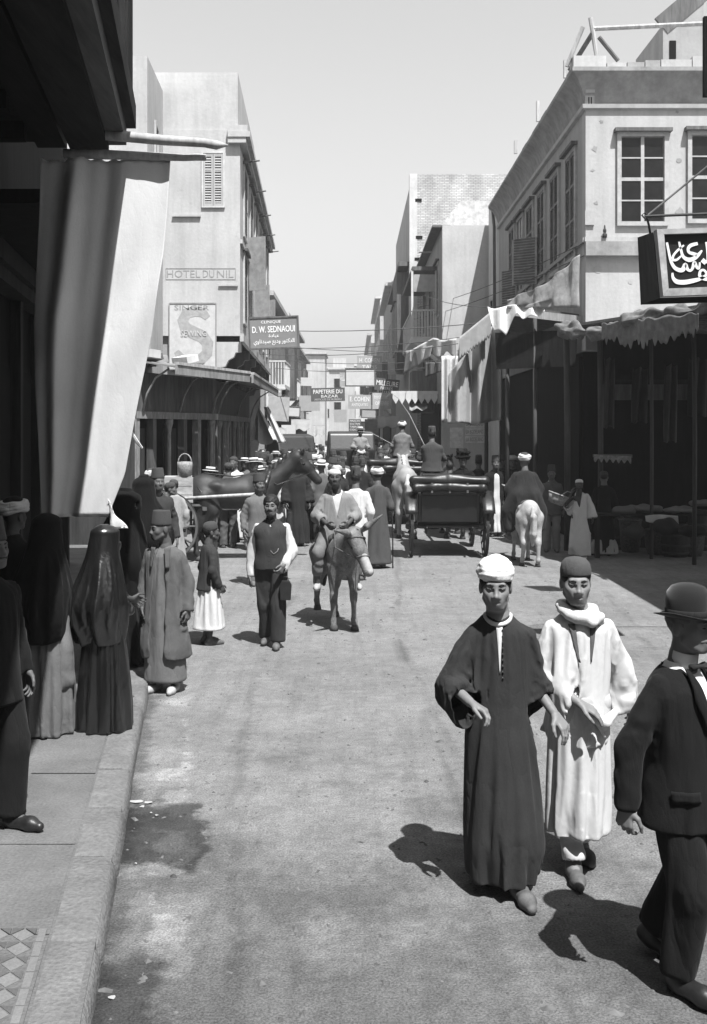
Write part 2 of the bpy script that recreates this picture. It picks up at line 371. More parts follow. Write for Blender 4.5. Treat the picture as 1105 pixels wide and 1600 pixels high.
stuff(lit.build('scraps_of_paper', mat('paper_scrap', 0.34, bump=0)))

# ------------------------------------------------------------------ windows and walls
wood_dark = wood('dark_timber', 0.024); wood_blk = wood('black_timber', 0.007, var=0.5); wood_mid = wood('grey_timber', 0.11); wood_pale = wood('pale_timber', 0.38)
white_wash = plaster('whitewash', 0.46, var=0.10); white_old = plaster('stained_whitewash', 0.52, var=0.16); grey_wash = plaster('grey_plaster', 0.32, var=0.12); cream_wash = plaster('cream_plaster', 0.45, var=0.12)
trim_mid = mat('painted_trim', 0.42, var=0.2, bs=30); glass_dark = mat('dark_window_glass', 0.012, rough=0.25, var=0.4, bump=0, spec=0.25)
shutter_m = mat('painted_louvre', 0.30, var=0.25, vs=6, bs=40); iron = mat('black_iron', 0.03, rough=0.6, bump=0.1); shutter_d = mat('dark_louvre', 0.13, var=0.3, vs=6, bs=40)

def frame_of(c, nrm):
    """local axes at a wall point: x along the wall (right when seen from outside), y outwards, z up"""
    n = Vector(nrm).normalized(); x = Vector((0, 0, 1)).cross(n); x.normalize()
    M = Matrix((x, n, Vector((0, 0, 1)))).transposed().to_4x4(); M.translation = Vector(c); return M
def lbox(mb, M, x0, x1, y0, y1, z0, z1): return mb.box((x0, y0, z0), (x1, y1, z1), M)
def window(parent, c, nrm, w, h, kind='glass', fm=None, hood=True, nx=2, nz=4, wide=0.09, sm=None, proud=0.05):
    """c: bottom centre on the wall face"""
    M = frame_of(c, nrm); fm = fm or trim_mid; f = MB(); t = wide
    lbox(f, M, -w/2-t, -w/2, 0.002, proud, -t, h+t); lbox(f, M, w/2, w/2+t, 0.002, proud, -t, h+t)
    lbox(f, M, -w/2, w/2, 0.002, proud, -t, 0); lbox(f, M, -w/2, w/2, 0.002, proud, h, h+t)
    fr = f.build('window_frame', fm, parent)
    if hood: lbox(MB(), M, -w/2-t-0.06, w/2+t+0.06, 0.004, proud+0.09, h+t, h+t+0.07).build('hood_mould', wood_mid, fr)
    if kind == 'glass':
        cw = w/nx; chh = h/nz
        for i in range(nx):
            for j in range(nz):
                lbox(MB(), M, -w/2+i*cw+0.02, -w/2+(i+1)*cw-0.02, 0.006, 0.014, j*chh+0.02, (j+1)*chh-0.02).build('pane', glass_dark, fr)
        b = MB()
        for i in range(1, nx): lbox(b, M, -w/2+i*cw-0.035, -w/2+i*cw+0.035, 0.004, 0.034, 0, h)
        for j in range(1, nz):
            tt = 0.035 if j == nz//2 else 0.014
            for i in range(nx): lbox(b, M, -w/2+i*cw+(0.035 if i else 0), -w/2+(i+1)*cw-(0.035 if i < nx-1 else 0), 0.004, 0.030, j*chh-tt, j*chh+tt)
        b.build('glazing_bars', fm, fr); stuff(fr.children[-1])
    elif kind == 'shutter':
        for s_ in (-1, 1):
            x0, x1 = (-w/2+0.005, -0.006) if s_ < 0 else (0.006, w/2-0.005)
            b = MB(); e = min(0.05, w*0.08)
            lbox(b, M, x0, x0+e, 0.006, 0.04, 0.005, h-0.005); lbox(b, M, x1-e, x1, 0.006, 0.04, 0.005, h-0.005)
            for zz in (0.005, h*0.34, h*0.67, h-0.065): lbox(b, M, x0+e, x1-e, 0.006, 0.038, zz, zz+0.06)
            sh = b.build('shutter', sm or shutter_m, fr)
            b = MB(); n = max(6, int(h/0.065))
            for q in range(n):
                z = 0.02+(h-0.04)*q/n; a = Matrix.Rotation(R(38), 4, 'X')
                b.box((x0+e, -0.004, -0.02), (x1-e, 0.004, 0.03), M @ Matrix.Translation((0, 0.022, z+0.015)) @ a)
            stuff(b.build('louvre', sm or shutter_m, sh))
    else:
        lbox(MB(), M, -w/2, w/2, 0.004, 0.010, 0, h).build('opening', MATS.get('void') or mat('void', 0.008, bump=0, var=0), fr)
    return fr
def wallbox(name, m, parent, lo, hi): return MB().box(lo, hi).build(name, m, parent)

# ------------------------------------------------------------------ near house with the jettied timber storey, over the pavement
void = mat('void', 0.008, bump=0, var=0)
nh = thing('jettied_house', 'dark timber house whose upper storey juts out over the pavement', 'house', LB(-1.7, 4, 0))
def slab(name, m, par, u0, u1, y0, y1, z0, z1):
    mb = MB(); mb.add([LB(u0, y0, z0), LB(u1, y0, z0), LB(u1, y1, z0), LB(u0, y1, z0), LB(u0, y0, z1), LB(u1, y0, z1), LB(u1, y1, z1), LB(u0, y1, z1)],
                      [(0, 3, 2, 1), (4, 5, 6, 7), (0, 1, 5, 4), (1, 2, 6, 5), (2, 3, 7, 6), (3, 0, 4, 7)])
    return mb.build(name, m, par)
BYE, BZ = 8.6, 4.78
slab('upper_wall', wood_dark, nh, -3.2, -0.16, -5, BYE, BZ+0.14, 12.5)
yy = BYE; i = 0
while yy > 2.2:                                               # upright boards on the jetty face
    w_ = (0.10, 0.27, 0.12, 0.30, 0.16)[i % 5]; pr = (-0.10, -0.135, -0.115, -0.14, -0.12)[i % 5]
    slab('board', wood('board_%d' % (i % 3), (0.022, 0.016, 0.032)[i % 3]), nh, -0.158, pr, yy-w_+0.006, yy-0.006, BZ+0.34, 12.4); yy -= w_; i += 1
for k, (u0, u1, z0, z1, v) in enumerate(((-0.30, -0.075, BZ+0.14, BZ+0.33, 0.03), (-0.42, -0.155, BZ, BZ+0.138, 0.07), (-0.62, -0.30, BZ-0.06, BZ-0.002, 0.02), (-0.9, -0.66, BZ-0.03, BZ+0.13, 0.01))):
    slab('moulding', wood('mould_%d' % k, v, stretch=(1, 0.12, 1)), nh, u0, u1, -5, BYE+0.03*(k < 2), z0, z1)
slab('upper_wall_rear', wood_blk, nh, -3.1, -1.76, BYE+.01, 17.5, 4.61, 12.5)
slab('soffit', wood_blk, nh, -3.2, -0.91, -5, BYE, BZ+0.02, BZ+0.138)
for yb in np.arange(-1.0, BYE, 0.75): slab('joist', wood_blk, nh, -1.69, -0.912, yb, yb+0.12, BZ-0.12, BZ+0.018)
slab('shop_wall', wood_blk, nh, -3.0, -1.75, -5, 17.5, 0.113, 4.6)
slab('cornice', wood_dark, nh, -1.748, -1.45, -5, 17.5, 4.05, 4.25); slab('cornice', wood_dark, nh, -1.748, -1.52, -5, 17.5, 3.9, 4.045)
slab('shade_roof', wood_blk, nh, -1.74, -0.75, BYE+0.06, 17.5, 4.30, 4.42)  # hidden roof added to keep the sun off the shop wall
for yb in np.arange(3.0, 17, 1.5): slab('pilaster', wood_dark, nh, -1.748, -1.62, yb, yb+0.18, 0.115, 3.89)
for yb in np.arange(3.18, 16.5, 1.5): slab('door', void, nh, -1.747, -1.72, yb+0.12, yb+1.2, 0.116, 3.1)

# awning poles and the big curtain hung over the pavement
CY = 8.36
def pole(name, label, a, b, r0, r1, m, tip=False):
    a, b = Vector(a), Vector(b); d = (b-a).normalized(); pts = [a.lerp(b, t) for t in (0, .3, .6, .85, .93)]+[b]
    for q in pts[1:-1]: q.z += random.uniform(-.008, .008)
    rr = [r0, r0*.98, (r0+r1)/2, r1, r1*1.02, r1*(0.2 if tip else 1)]
    return tag(MB().tube(pts, rr, 10).build(name, m, None, True), label, 'pole', 'poles of the pavement awning')
pole('awning_pole', 'pointed squared pole jutting over the street above the white curtain', P(110, 205, CY-.1), P(356, 227, CY-.1), .045, .036, wood_pale, True)
pole('awning_pole', 'rounded lower pole from which the white curtain hangs', P(100, 240, CY), P(322, 246, CY), .040, .028, wood_pale)
cr = random.Random(5)
def curtain_pt(u, v):
    y = 246+(808-246)*v
    xr = np.interp(y, [246, 330, 400, 520, 640, 740, 808], [266, 262, 257, 240, 215, 196, 168])
    xl = np.interp(y, [246, 500, 808], [62, 48, 62])
    px = xl+(xr-xl)*u
    w = math.sin(math.pi*min(1, v*1.2))
    fold = (0.06*math.sin(u*15+1.5*math.sin(v*2.2))+0.02*math.sin(u*33+v*3+2))*(1-0.88*max(0, min(1, (u-0.40)/0.25)))+0.022*math.sin(u*9+v*6)*w+0.012*math.sin(v*17+u*11)*w
    Y = CY+0.02+fold-0.20*v*(1-v)*1.2*u
    p = P(px, y, CY); p.y = Y; p.z += -0.02*math.sin(u*math.pi*9)**2*(1-v)**4
    return p
cu = MB().sheet(curtain_pt, 110, 70, 0.004).build('hanging_curtain', cloth('curtain_linen', 0.60, var=0.05, vs=2.5, bump=0.2, bs=60, fine=0.03, wrinkle=.10), None, True)
tag(cu, 'tall white linen curtain hanging from poles over the pavement', 'curtain')
rb = MB().sheet(lambda u, v: P(168+10*u+16*v*(.4+u), 800-22*(1-u)*(1-v)+26*v, CY-.02)+Vector((0, .03*math.sin(v*5+u*4), 0)), 4, 10, 0.003)
rb.build('corner_tie', cloth('tie_linen', 0.7), cu, True)
rp = MB().tube([P(206, 676, CY+.05), P(214, 690, CY+.1), P(222, 700, CY+.15)], [.012, .016, .01], 6).build('rope_toggle', cloth('tie_linen', 0.7), cu)

# ------------------------------------------------------------------ pale house behind the curtain
B = thing('pale_house', 'tall pale house end with a narrow slit window beside the hotel', 'house', (-6, 24, 0))
MB().add([(-9, 22, 0), (-4.43, 22, 0), (-4.83, 25.95, 0), (-9, 25.95, 0), (-9, 22, 10.4), (-4.43, 22, 10.4), (-4.83, 25.95, 10.95), (-9, 25.95, 10.95)],
         [(0, 3, 2, 1), (4, 5, 6, 7), (0, 1, 5, 4), (1, 2, 6, 5), (2, 3, 7, 6), (3, 0, 4, 7)]).build('wall', white_wash, B)
window(B, (-4.62, 23.9, 7.9), (1, 0.1, 0), 0.55, 1.5, 'open', hood=False)
MB().tube([(-4.9, 22.05, 10.3), (-4.9, 22.05, 10.75), (-4.88, 22.05, 10.9)], .07, 8).build('chimney_pot', wood_mid, B)
MB().tube([(-5.1, 22.02, 10.42), (-4.75, 22.0, 10.48)], .04, 6).build('gutter_pipe', wood_mid, B)

# ------------------------------------------------------------------ hotel
H = thing('hotel_building', 'tall whitewashed hotel with painted lettering on its blank end wall', 'building', (-4, 30, 0))
def hx(Y): return -2.88-0.037*(Y-26)
def quadbox(name, m, par, x0f, x1f, y0, y1, z0, z1):
    return MB().add([(x0f(y0), y0, z0), (x1f(y0), y0, z0), (x1f(y1), y1, z0), (x0f(y1), y1, z0), (x0f(y0), y0, z1), (x1f(y0), y0, z1), (x1f(y1), y1, z1), (x0f(y1), y1, z1)],
                    [(0, 3, 2, 1), (4, 5, 6, 7), (0, 1, 5, 4), (1, 2, 6, 5), (2, 3, 7, 6), (3, 0, 4, 7)]).build(name, m, par)
quadbox('end_wall', white_wash, H, lambda Y: -9, hx, 26, 42, 4.75, 9.98)
quadbox('attic_wall', white_wash, H, lambda Y: -9, lambda Y: hx(Y)-0.06, 26.03, 33, 9.982, 11.45)
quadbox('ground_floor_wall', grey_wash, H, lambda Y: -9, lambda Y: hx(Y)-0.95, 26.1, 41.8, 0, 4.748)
for (dx, z0, z1) in ((0.16, 9.62, 9.76), (0.26, 9.762, 9.90), (0.20, 9.902, 10.06)): quadbox('cornice', cream_wash, H, lambda Y: hx(Y)-0.30, lambda Y, d=dx: hx(Y)+d, 25.90-dx*.3, 42.1, z0, z1)
quadbox('string_course', cream_wash, H, lambda Y: hx(Y)+.002, lambda Y: hx(Y)+0.10, 25.9, 42.05, 4.6, 4.8)
quadbox('string_course', cream_wash, H, lambda Y: hx(Y)+.002, lambda Y: hx(Y)+0.06, 26.0, 42.0, 7.1, 7.2)
# end-wall features
def on_end(px, py): return Vector((PX(px, 26), 26, PZ(py, 26)))
c = on_end(333.5, 322); window(H, c, (0, -1, 0), 0.50, 1.33, 'shutter', hood=False, wide=0.045, fm=mat('pale_frame', 0.5), sm=mat('pale_louvre', 0.40, var=0.1))
a = on_end(270, 336); MB().box((a.x, 25.93, a.z-.05), (on_end(314, 336).x, 25.998, a.z)).build('ledge', cream_wash, H)
a = on_end(342, 445); MB().box((a.x, 25.95, a.z-.04), (on_end(372, 445).x, 25.998, a.z)).build('ledge', cream_wash, H)
paint = mat('faded_sign_paint', 0.27, var=0.2, vs=12, bump=0.1); paint2 = mat('faded_poster', 0.50, var=0.12, vs=7, bump=0.1)
for (x0, x1, y0, y1) in ((259, 368.5, 419, 420), (259, 368.5, 436, 437.2), (259, 260, 420, 436), (367.6, 368.5, 420, 436)):
    p0, p1 = on_end(x0, y1), on_end(x1, y0); MB().box((p0.x, 25.992, p0.z), (p1.x, 25.999, p1.z)).build('sign_border', paint, H)
for (w_, cx, ww) in (('HOTEL', 287, 52), ('DU', 326, 18), ('NIL', 352, 26)): text(w_, on_end(cx, 428)-Vector((0, .003, 0)), ww*26/1600, 11.5*26/1600, paint, H, name='painted_lettering')
p0, p1 = on_end(265, 577), on_end(338, 474)
poster = MB().box((p0.x, 25.975, p0.z), (p1.x, 25.998, p1.z)).build('painted_advert', paint2, H)
for (a, b_) in (((265, 474), (338, 474)), ((338, 474), (338, 577)), ((265, 474), (265, 577)), ((265, 577), (338, 577))):
    MB().beam(on_end(*a)-Vector((0, .03, 0)), on_end(*b_)-Vector((0, .03, 0)), .02, .03).build('advert_border', paint, poster)
def flat_stroke(pts, wid, dep):
    n = len(pts); mb = MB(); L_, R_ = [], []
    for i, p in enumerate(pts):
        d = (pts[min(i+1, n-1)]-pts[max(i-1, 0)]).normalized(); nn = Vector((d.z, 0, -d.x)); L_.append(p+nn*wid[i]/2); R_.append(p-nn*wid[i]/2)
    vs = L_+R_; m2 = len(vs); vs = vs+[v+Vector((0, dep, 0)) for v in vs]; fs = []
    for i in range(n-1): fs += [(i, i+1, n+i+1, n+i), (m2+i, m2+n+i, m2+n+i+1, m2+i+1), (i, m2+i, m2+i+1, i+1), (n+i, n+i+1, m2+n+i+1, m2+n+i)]
    return mb.add(vs, fs)
S_pts = [(325, 497), (318, 489), (305, 486), (292, 490), (286, 501), (290, 512), (303, 520), (317, 526), (325, 537), (324, 552), (313, 563), (298, 566), (284, 560), (276, 549)]
flat_stroke([on_end(*q)+Vector((0, -.030, 0)) for q in S_pts], [.16, .24, .27, .28, .28, .30, .32, .32, .30, .28, .28, .27, .23, .14], .006).build('serpent_letter', mat('poster_grey', 0.34, var=.2, vs=10), poster)
for (w_, cx, cy, ww, hh) in (('SINGER', 300, 481, 54, 8), ('SEWING', 303, 521, 40, 9), ('MACHINES', 296, 571, 48, 7)):
    text(w_, on_end(cx, cy)+Vector((0, -.12 if w_ == 'SEWING' else -.028, 0)) if w_ != 'SEWING' else on_end(cx, cy)+Vector((0, -.042, 0)), ww*26/1600, hh*26/1600, paint2 if w_ == 'SEWING' else paint, poster)
# street-side shuttered windows
for f in (0, 1):
    for i in range(6):
        Y = 27.6+i*2.5; zb = (7.55, 5.25)[f]
        fr = window(H, (hx(Y)+.001, Y, zb), (1, 0.037, 0), 1.0, 1.75, 'shutter', wide=0.08, sm=shutter_d)
# open shutter leaves standing off the wall
for (Y, z) in ((29.0, 6.3), (31.6, 5.3), (36, 5.4)):
    M = Matrix.Translation((hx(Y)+.05, Y, z)) @ Matrix.Rotation(R(-28), 4, 'Z')
    MB().box((0, -.02, 0), (.52, .02, 1.5), M).build('open_shutter', shutter_m, H)
for i, Y in enumerate((27.5, 31, 34.5, 38, 41.5)): MB().tube([(hx(Y)+.1, Y, 9.55), (hx(Y)+.42, Y-.05, 9.58)], .022, 6).build('rain_spout', wood_mid, H)
# scrolled corbels under the jetty
for i in range(6):
    Y = 26.05+i*3.1; x = hx(Y)
    prof = [(x+.02, 4.6), (x+.02, 4.35), (x-.12, 4.33), (x-.16, 4.22), (x-.30, 4.14), (x-.38, 3.98), (x-.52, 3.95), (x-.60, 3.75), (x-.94, 3.70), (x-.94, 4.6)]
    MB().prism(prof, Y, Y+.22, 'Y').build('corbel', cream_wash if i == 0 else wood_mid, H)
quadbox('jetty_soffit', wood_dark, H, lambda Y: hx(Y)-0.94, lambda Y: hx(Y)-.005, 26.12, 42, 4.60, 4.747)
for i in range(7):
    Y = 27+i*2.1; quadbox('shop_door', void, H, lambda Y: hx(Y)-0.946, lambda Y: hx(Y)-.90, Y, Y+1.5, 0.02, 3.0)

# ------------------------------------------------------------------ shop pavilion in front of the hotel
D = thing('shop_pavilion', 'low dark timber shop with slender columns and a deep boarded awning', 'shop', (-3.8, 24, 0))
pv = wood('pavilion_timber', 0.10); pv2 = wood('pavilion_trim', 0.24, stretch=(1, 1, .3)); pvd = wood('pavilion_dark', 0.045)
F0, F1, F2 = Vector((-4.35, 20.6, 0)), Vector((-3.25, 24.0, 0)), Vector((-3.40, 34, 0))
def seg_wall(a, b, z0, z1, t, m, name, off=0.0, par=D):
    d = (b-a).normalized(); n = Vector((d.y, -d.x, 0)); a2, b2 = a+n*off, b+n*off
    return MB().add([(*(a2).xy, z0), (*(b2).xy, z0), (*(b2-n*t).xy, z0), (*(a2-n*t).xy, z0), (*(a2).xy, z1), (*(b2).xy, z1), (*(b2-n*t).xy, z1), (*(a2-n*t).xy, z1)],
                    [(0, 3, 2, 1), (4, 5, 6, 7), (0, 1, 5, 4), (1, 2, 6, 5), (2, 3, 7, 6), (3, 0, 4, 7)]).build(name, m, par)
L0 = Vector((-6.2, 20.6, 0))
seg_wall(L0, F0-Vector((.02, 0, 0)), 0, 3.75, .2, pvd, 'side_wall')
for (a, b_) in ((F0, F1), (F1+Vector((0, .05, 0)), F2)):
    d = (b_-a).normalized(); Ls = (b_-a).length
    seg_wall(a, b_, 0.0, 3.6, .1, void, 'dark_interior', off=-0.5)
    seg_wall(a, b_, 2.75, 3.55, .12, pv, 'lintel_panel', off=-0.05)
    seg_wall(a, b_, 2.60, 2.745, .2, pv2, 'lintel', off=0.0)
    n = Vector((d.y, -d.x, 0))
    k = int(Ls/0.62)
    for i in range(k+1):
        q = a+d*(0.06+i*(Ls-.12)/k)
        if i % 3 == 2:
            MB().lathe([(.07, 0), (.07, .3), (.05, .35), (.045, 2.3), (.06, 2.4), (.09, 2.5), (.09, 2.598)], 10, Matrix.Translation(q-n*.06)).build('column', pv2, D, True)
        else:
            seg_wall(q-d*.075, q+d*.075, 0, 2.598, .15, pv if i % 2 else pv2, 'pilaster', off=-0.02)
        if i % 3 != 1 and i < k: seg_wall(q+d*.1, q+d*(Ls/k-.12), 0, 0.75 if i % 2 else 2.4, .06, pvd, 'stall_board', off=-0.2)
    # curved awning brackets
    for t in (0.05, 0.5, 0.95):
        q = a+d*Ls*t
        pts = [q+n*(.02)+Vector((0, 0, 2.75)), q+n*.12+Vector((0, 0, 3.1)), q+n*.32+Vector((0, 0, 3.42)), q+n*.62+Vector((0, 0, 3.6))]
        MB().tube(pts, .022, 6).build('awning_bracket', pv2, D, True)
    # boards of the awning roof, each one laid
    nb = int(Ls/0.26)
    for i in range(nb):
        q0, q1 = a+d*Ls*i/nb, a+d*(Ls*(i+1)/nb-.012); dz = random.uniform(-.015, .015)
        vs = [q0-n*.3+Vector((0, 0, 3.80+dz)), q1-n*.3+Vector((0, 0, 3.80+dz)), q1+n*.85+Vector((0, 0, 3.62+dz)), q0+n*.85+Vector((0, 0, 3.62+dz))]
        MB().add(vs+[v+Vector((0, 0, .03)) for v in vs], [(0, 3, 2, 1), (4, 5, 6, 7), (0, 1, 5, 4), (1, 2, 6, 5), (2, 3, 7, 6), (3, 0, 4, 7)]).build('roof_board', wood('roof_board_%d' % (i % 3), (.22, .30, .36)[i % 3], stretch=(.3, .3, 1)), D)
    seg_wall(a, b_, 3.47, 3.66, .05, pv2, 'fascia', off=0.90); seg_wall(a, b_, 3.661, 3.72, .08, wood_pale, 'fascia_cap', off=0.92)
# rubble and mats lying on the roof
rr_ = random.Random(4)
for i in range(14):
    q = Vector((-4.9+rr_.uniform(0, 1.3), 21.3+rr_.uniform(-.5, 1.6), 3.86)); s_ = rr_.uniform(.12, .3)
    M = Matrix.Translation(q) @ Matrix.Rotation(rr_.uniform(0, 3), 4, 'Z') @ Matrix.Rotation(rr_.uniform(-.4, .4), 4, 'X')
    MB().box((-s_, -s_*.6, -.02), (s_, s_*.6, s_*.5), M).build('roof_rubble', (white_old, grey_wash, wood_mid)[i % 3], D)
seg_wall(L0, F0, 3.76, 3.85, 2.2, wood_mid, 'rear_roof', off=0.2)

# tent-like white awning cloths hanging at the pavilion's far end
def drape(name, label, fn, m, nu=24, nv=16, cat='awning', group=None, th=0.004):
    return tag(MB().sheet(fn, nu, nv, th).build(name, m, None, True), label, cat, group)
linen = cloth('awning_linen', 0.55, var=0.08, vs=2, fine=.04, wrinkle=.3); linen_g = cloth('awning_grey', 0.26, var=0.10, vs=2, fine=.05); linen_d = cloth('awning_dark', 0.10, var=0.2, vs=3, fine=.08)
TY = 33.0
drape('tent_awning', 'white pointed tent awning hanging beside the pillared shop', lambda u, v: P(404+(-14+48*u)*v+3*math.sin(u*12)*v, 637+54*v-4*math.sin(u*9)*v, TY-.6*v*u)+Vector((0, .12*math.sin(u*14), 0)), linen)
drape('tent_awning', 'narrow white cloth strip slung across the pointed tent awning', lambda u, v: P(412+(22+6*u)*v+8*u, 636+56*v, TY-.9)+Vector((0, .05*math.sin(u*9), 0)), linen, 8, 14)
# ------------------------------------------------------------------ right-hand corner building
CB = thing('corner_building', 'two-storey whitewashed corner house with sash windows and a coved cornice', 'building', (6, 24, 0))
cx0, cy0, cy1 = 4.76, 21.0, 33.6
wall_r = plaster('corner_whitewash', 0.42, var=0.10, vs=0.7); wall_s = plaster('side_plaster', 0.34, var=0.10)
cover = plaster('cove_plaster', 0.30, var=0.25, vs=3)
MB().box((cx0, cy0, 4.0), (11.5, cy0+.35, 9.05)).build('front_wall', wall_r, CB)
MB().box((cx0+.001, cy0+.352, 4.0), (cx0+.36, cy1, 9.05)).build('side_wall', wall_s, CB)
MB().box((cx0+.362, cy0+.354, 8.7), (11.5, cy1, 9.04)).build('roof_deck', grey_wash, CB)
MB().box((cx0+.05, cy0+.4, 0), (cx0+.35, cy1, 3.998)).build('ground_side_wall', wood_blk, CB)
MB().box((cx0+.36, cy1-.2, 0), (11.5, cy1, 8.69)).build('rear_wall', wall_s, CB)
# coved cornice: profile swept round the corner
prof = [(0, 9.052), (.03, 9.15), (.09, 9.32), (.20, 9.50), (.34, 9.62), (.34, 9.70), (-.05, 9.70)]
def cove(pts, name, m):
    mb = MB(); n = len(pts); path = [((cx0, cy1), (-1, 0)), ((cx0, cy0), (-1, -1)), ((11.5, cy0), (0, -1))]
    vs = [(p[0]+d[0]*o, p[1]+d[1]*o, z) for (p, d) in path for (o, z) in pts]
    fs = [(s*n+i, s*n+(i+1) % n, (s+1)*n+(i+1) % n, (s+1)*n+i) for s in range(2) for i in range(n)]+[tuple(range(n)), tuple(2*n+i for i in range(n))[::-1]]
    return mb.add(vs, fs).build(name, m, CB)
autosmooth(cove(prof, 'coved_cornice', cover), 40)
cove([(.004, 8.93), (.07, 8.95), (.08, 9.03), (.004, 9.05)], 'cornice_bead', wall_r)
# rough broken parapet along the roof edge
pr_ = random.Random(2); x = cx0-.3
while x < 9.5:
    w_ = pr_.uniform(.25, .7); h_ = pr_.uniform(.08, .26)
    MB().box((x, cy0-.25, 9.702), (x+w_-.02, cy0+pr_.uniform(.1, .3), 9.702+h_)).build('parapet_stone', (white_old, cream_wash, grey_wash)[pr_.randrange(3)], CB); x += w_
y = cy0+.1
while y < cy1:
    w_ = pr_.uniform(.4, .9); MB().box((cx0-.26, y, 9.702), (cx0+.1, y+w_-.02, 9.702+pr_.uniform(.04, .16))).build('parapet_stone', cover, CB); y += w_
# pilaster blocks at the corner
for (py0, py1, d) in ((145, 168, .05), (138, 147, .09), (330, 352, .05)):
    MB().box((cx0-.02, cy0-d, PZ(py1, cy0)), (cx0+.17, cy0-.002, PZ(py0, cy0))).build('corner_block', wall_r, CB)
for dx in (.045, .095): MB().box((cx0+dx, cy0-.056, PZ(164, cy0)), (cx0+dx+.02, cy0-.0505, PZ(153, cy0))).build('block_slot', void, CB)
MB().box((cx0-.03, cy0-.07, PZ(378, cy0)), (11.5, cy0-.002, PZ(371, cy0))).build('string_course', wall_r, CB)
MB().box((cx0-.03, cy0-.16, PZ(401, cy0)), (11.5, cy0-.002, PZ(379, cy0))).build('grey_band', cover, CB)
MB().box((cx0-.06, cy0-.002, PZ(378, cy0)), (cx0-.002, cy1, PZ(371, cy0))).build('string_course', wall_s, CB)
sash = mat('sash_paint', 0.40, var=.18, vs=8)
for (x0, x1, y0, y1) in ((970, 1037, 214, 347), (1080, 1150, 212, 343)):
    c = Vector((PX((x0+x1)/2, cy0), cy0, PZ(y1, cy0)))
    fr = window(CB, c, (0, -1, 0), (x1-x0)*cy0/FPX, (y1-y0)*cy0/FPX, 'glass', fm=sash, nx=2, nz=4, wide=0.085, proud=.07)
for i, (px, py0, py1) in enumerate(((893, 225, 395), (868, 262, 410), (847, 290, 425), (829, 312, 435), (814, 330, 440), (801, 347, 445))):
    Y = FPX*cx0/(px-VX); zt, zb = 8.35, 6.1
    fr = window(CB, (cx0-.001, Y, zb), (-1, 0, 0), 0.95, zt-zb, 'shutter' if i != 4 else 'glass', fm=sash, wide=.09, sm=mat('grey_louvre', .2, var=.3, vs=5))
# shutters pushed open
for (Y, z0, z1, ang) in ((26.2, 6.1, 7.3, -35), (29.4, 6.0, 7.0, -60)):
    M = Matrix.Translation((cx0-.06, Y, z0)) @ Matrix.Rotation(R(ang), 4, 'Z')
    b = MB().box((-.70, -.025, 0), (0, .025, z1-z0), M).build('open_shutter', shutter_m, CB)
    lv = MB()
    for q in range(int((z1-z0)/.07)): lv.box((-.64, -.04, .03+q*.07), (-.06, -.02, .07+q*.07), M)
    stuff(lv.build('louvre', shutter_d, b))
MB().tube([(cx0-.4, cy0-.05, 9.8), (cx0-.1, cy0-.2, 10.55)], .045, 7).build('rail_strut', wood_pale, CB)
post = P(923, 28, 20.9)
MB().tube([post, P(934, 96, 20.9)], .05, 8).build('rail_post', wood_pale, CB)
MB().tube([P(927, 45, 20.9), P(1140, 35, 20.9)], .05, 8).build('hand_rail', wood_pale, CB)
MB().tube([P(936, 58, 20.9), P(966, 95, 20.9)], .045, 7).build('rail_brace', wood_mid, CB)
MB().tube([P(926, 52, 20.9), P(890, 110, 21.5)], .05, 7).build('rail_brace', wood_mid, CB)
for (px, y0, y1, Y) in ((884, 94, 122, 22.8), (841, 158, 190, 26), (806, 220, 240, 29.5)):
    MB().beam(P(px, y1, Y), P(px, y0, Y), .09, .09, (0, 1, 0)).build('roof_peg', wood_pale, CB)
sr_ = random.Random(31)
for (px, py, s_) in ((930, 232, .10), (926, 266, .05), (1060, 250, .08), (940, 190, .06), (1062, 330, .12), (932, 318, .07), (935, 420, .14), (985, 440, .10), (1058, 175, .05), (960, 395, .06)):
    q = [(math.cos(t)*s_*sr_.uniform(.4, 1), math.sin(t)*s_*sr_.uniform(.3, .8)) for t in np.linspace(0, 5.7, 9)]; c = P(px, py, cy0)
    MB().prism([(c.x+a, c.z+b_) for a, b_ in q], cy0-.006, cy0-.0005, 'Y').build('plaster_scar', plaster('scar_%d' % (int(px) % 2), (.30, .38)[int(px) % 2]), CB)
RS = thing('stair_turret', 'small grey stair turret with a sloping top on the corner house roof', 'turret', (9.3, 26, 9.04))
prof = [(PX(1036, 26), 9.042), (PX(1100, 26), 9.042), (PX(1100, 26), PZ(-15, 26)), (PX(1036, 26), PZ(38, 26))]
MB().prism(prof, 26, 28.5).build('turret_wall', plaster('turret_plaster', .33), RS)
MB().beam(P(1033, 41, 26.02), P(1103, -18, 26.02), .5, .08, (0, 1, 0)).build('roof_edge', wood_mid, RS)
MB().box((PX(1046, 26), 25.97, PZ(92, 26)), (PX(1056, 26), 25.998, PZ(64, 26))).build('turret_window', void, RS)

# lower annex at the far end of the corner building
AX = thing('annex_house', 'narrow grey house end with a rain pipe joined to the corner house', 'house', (5.5, 35, 0))
MB().box((4.78, 33.65, 0), (9, 36.2, 10.15)).build('wall', plaster('annex_plaster', .55), AX)
MB().tube([(4.70, 33.9, 10.1), (4.62, 34.0, 9.6), (4.68, 34.05, 9.1), (4.70, 34.1, 4.6)], .05, 8).build('rain_pipe', wood_mid, AX, True)
window(AX, (4.779, 35.2, 4.9), (-1, 0, 0), .7, 1.9, 'open', hood=False)

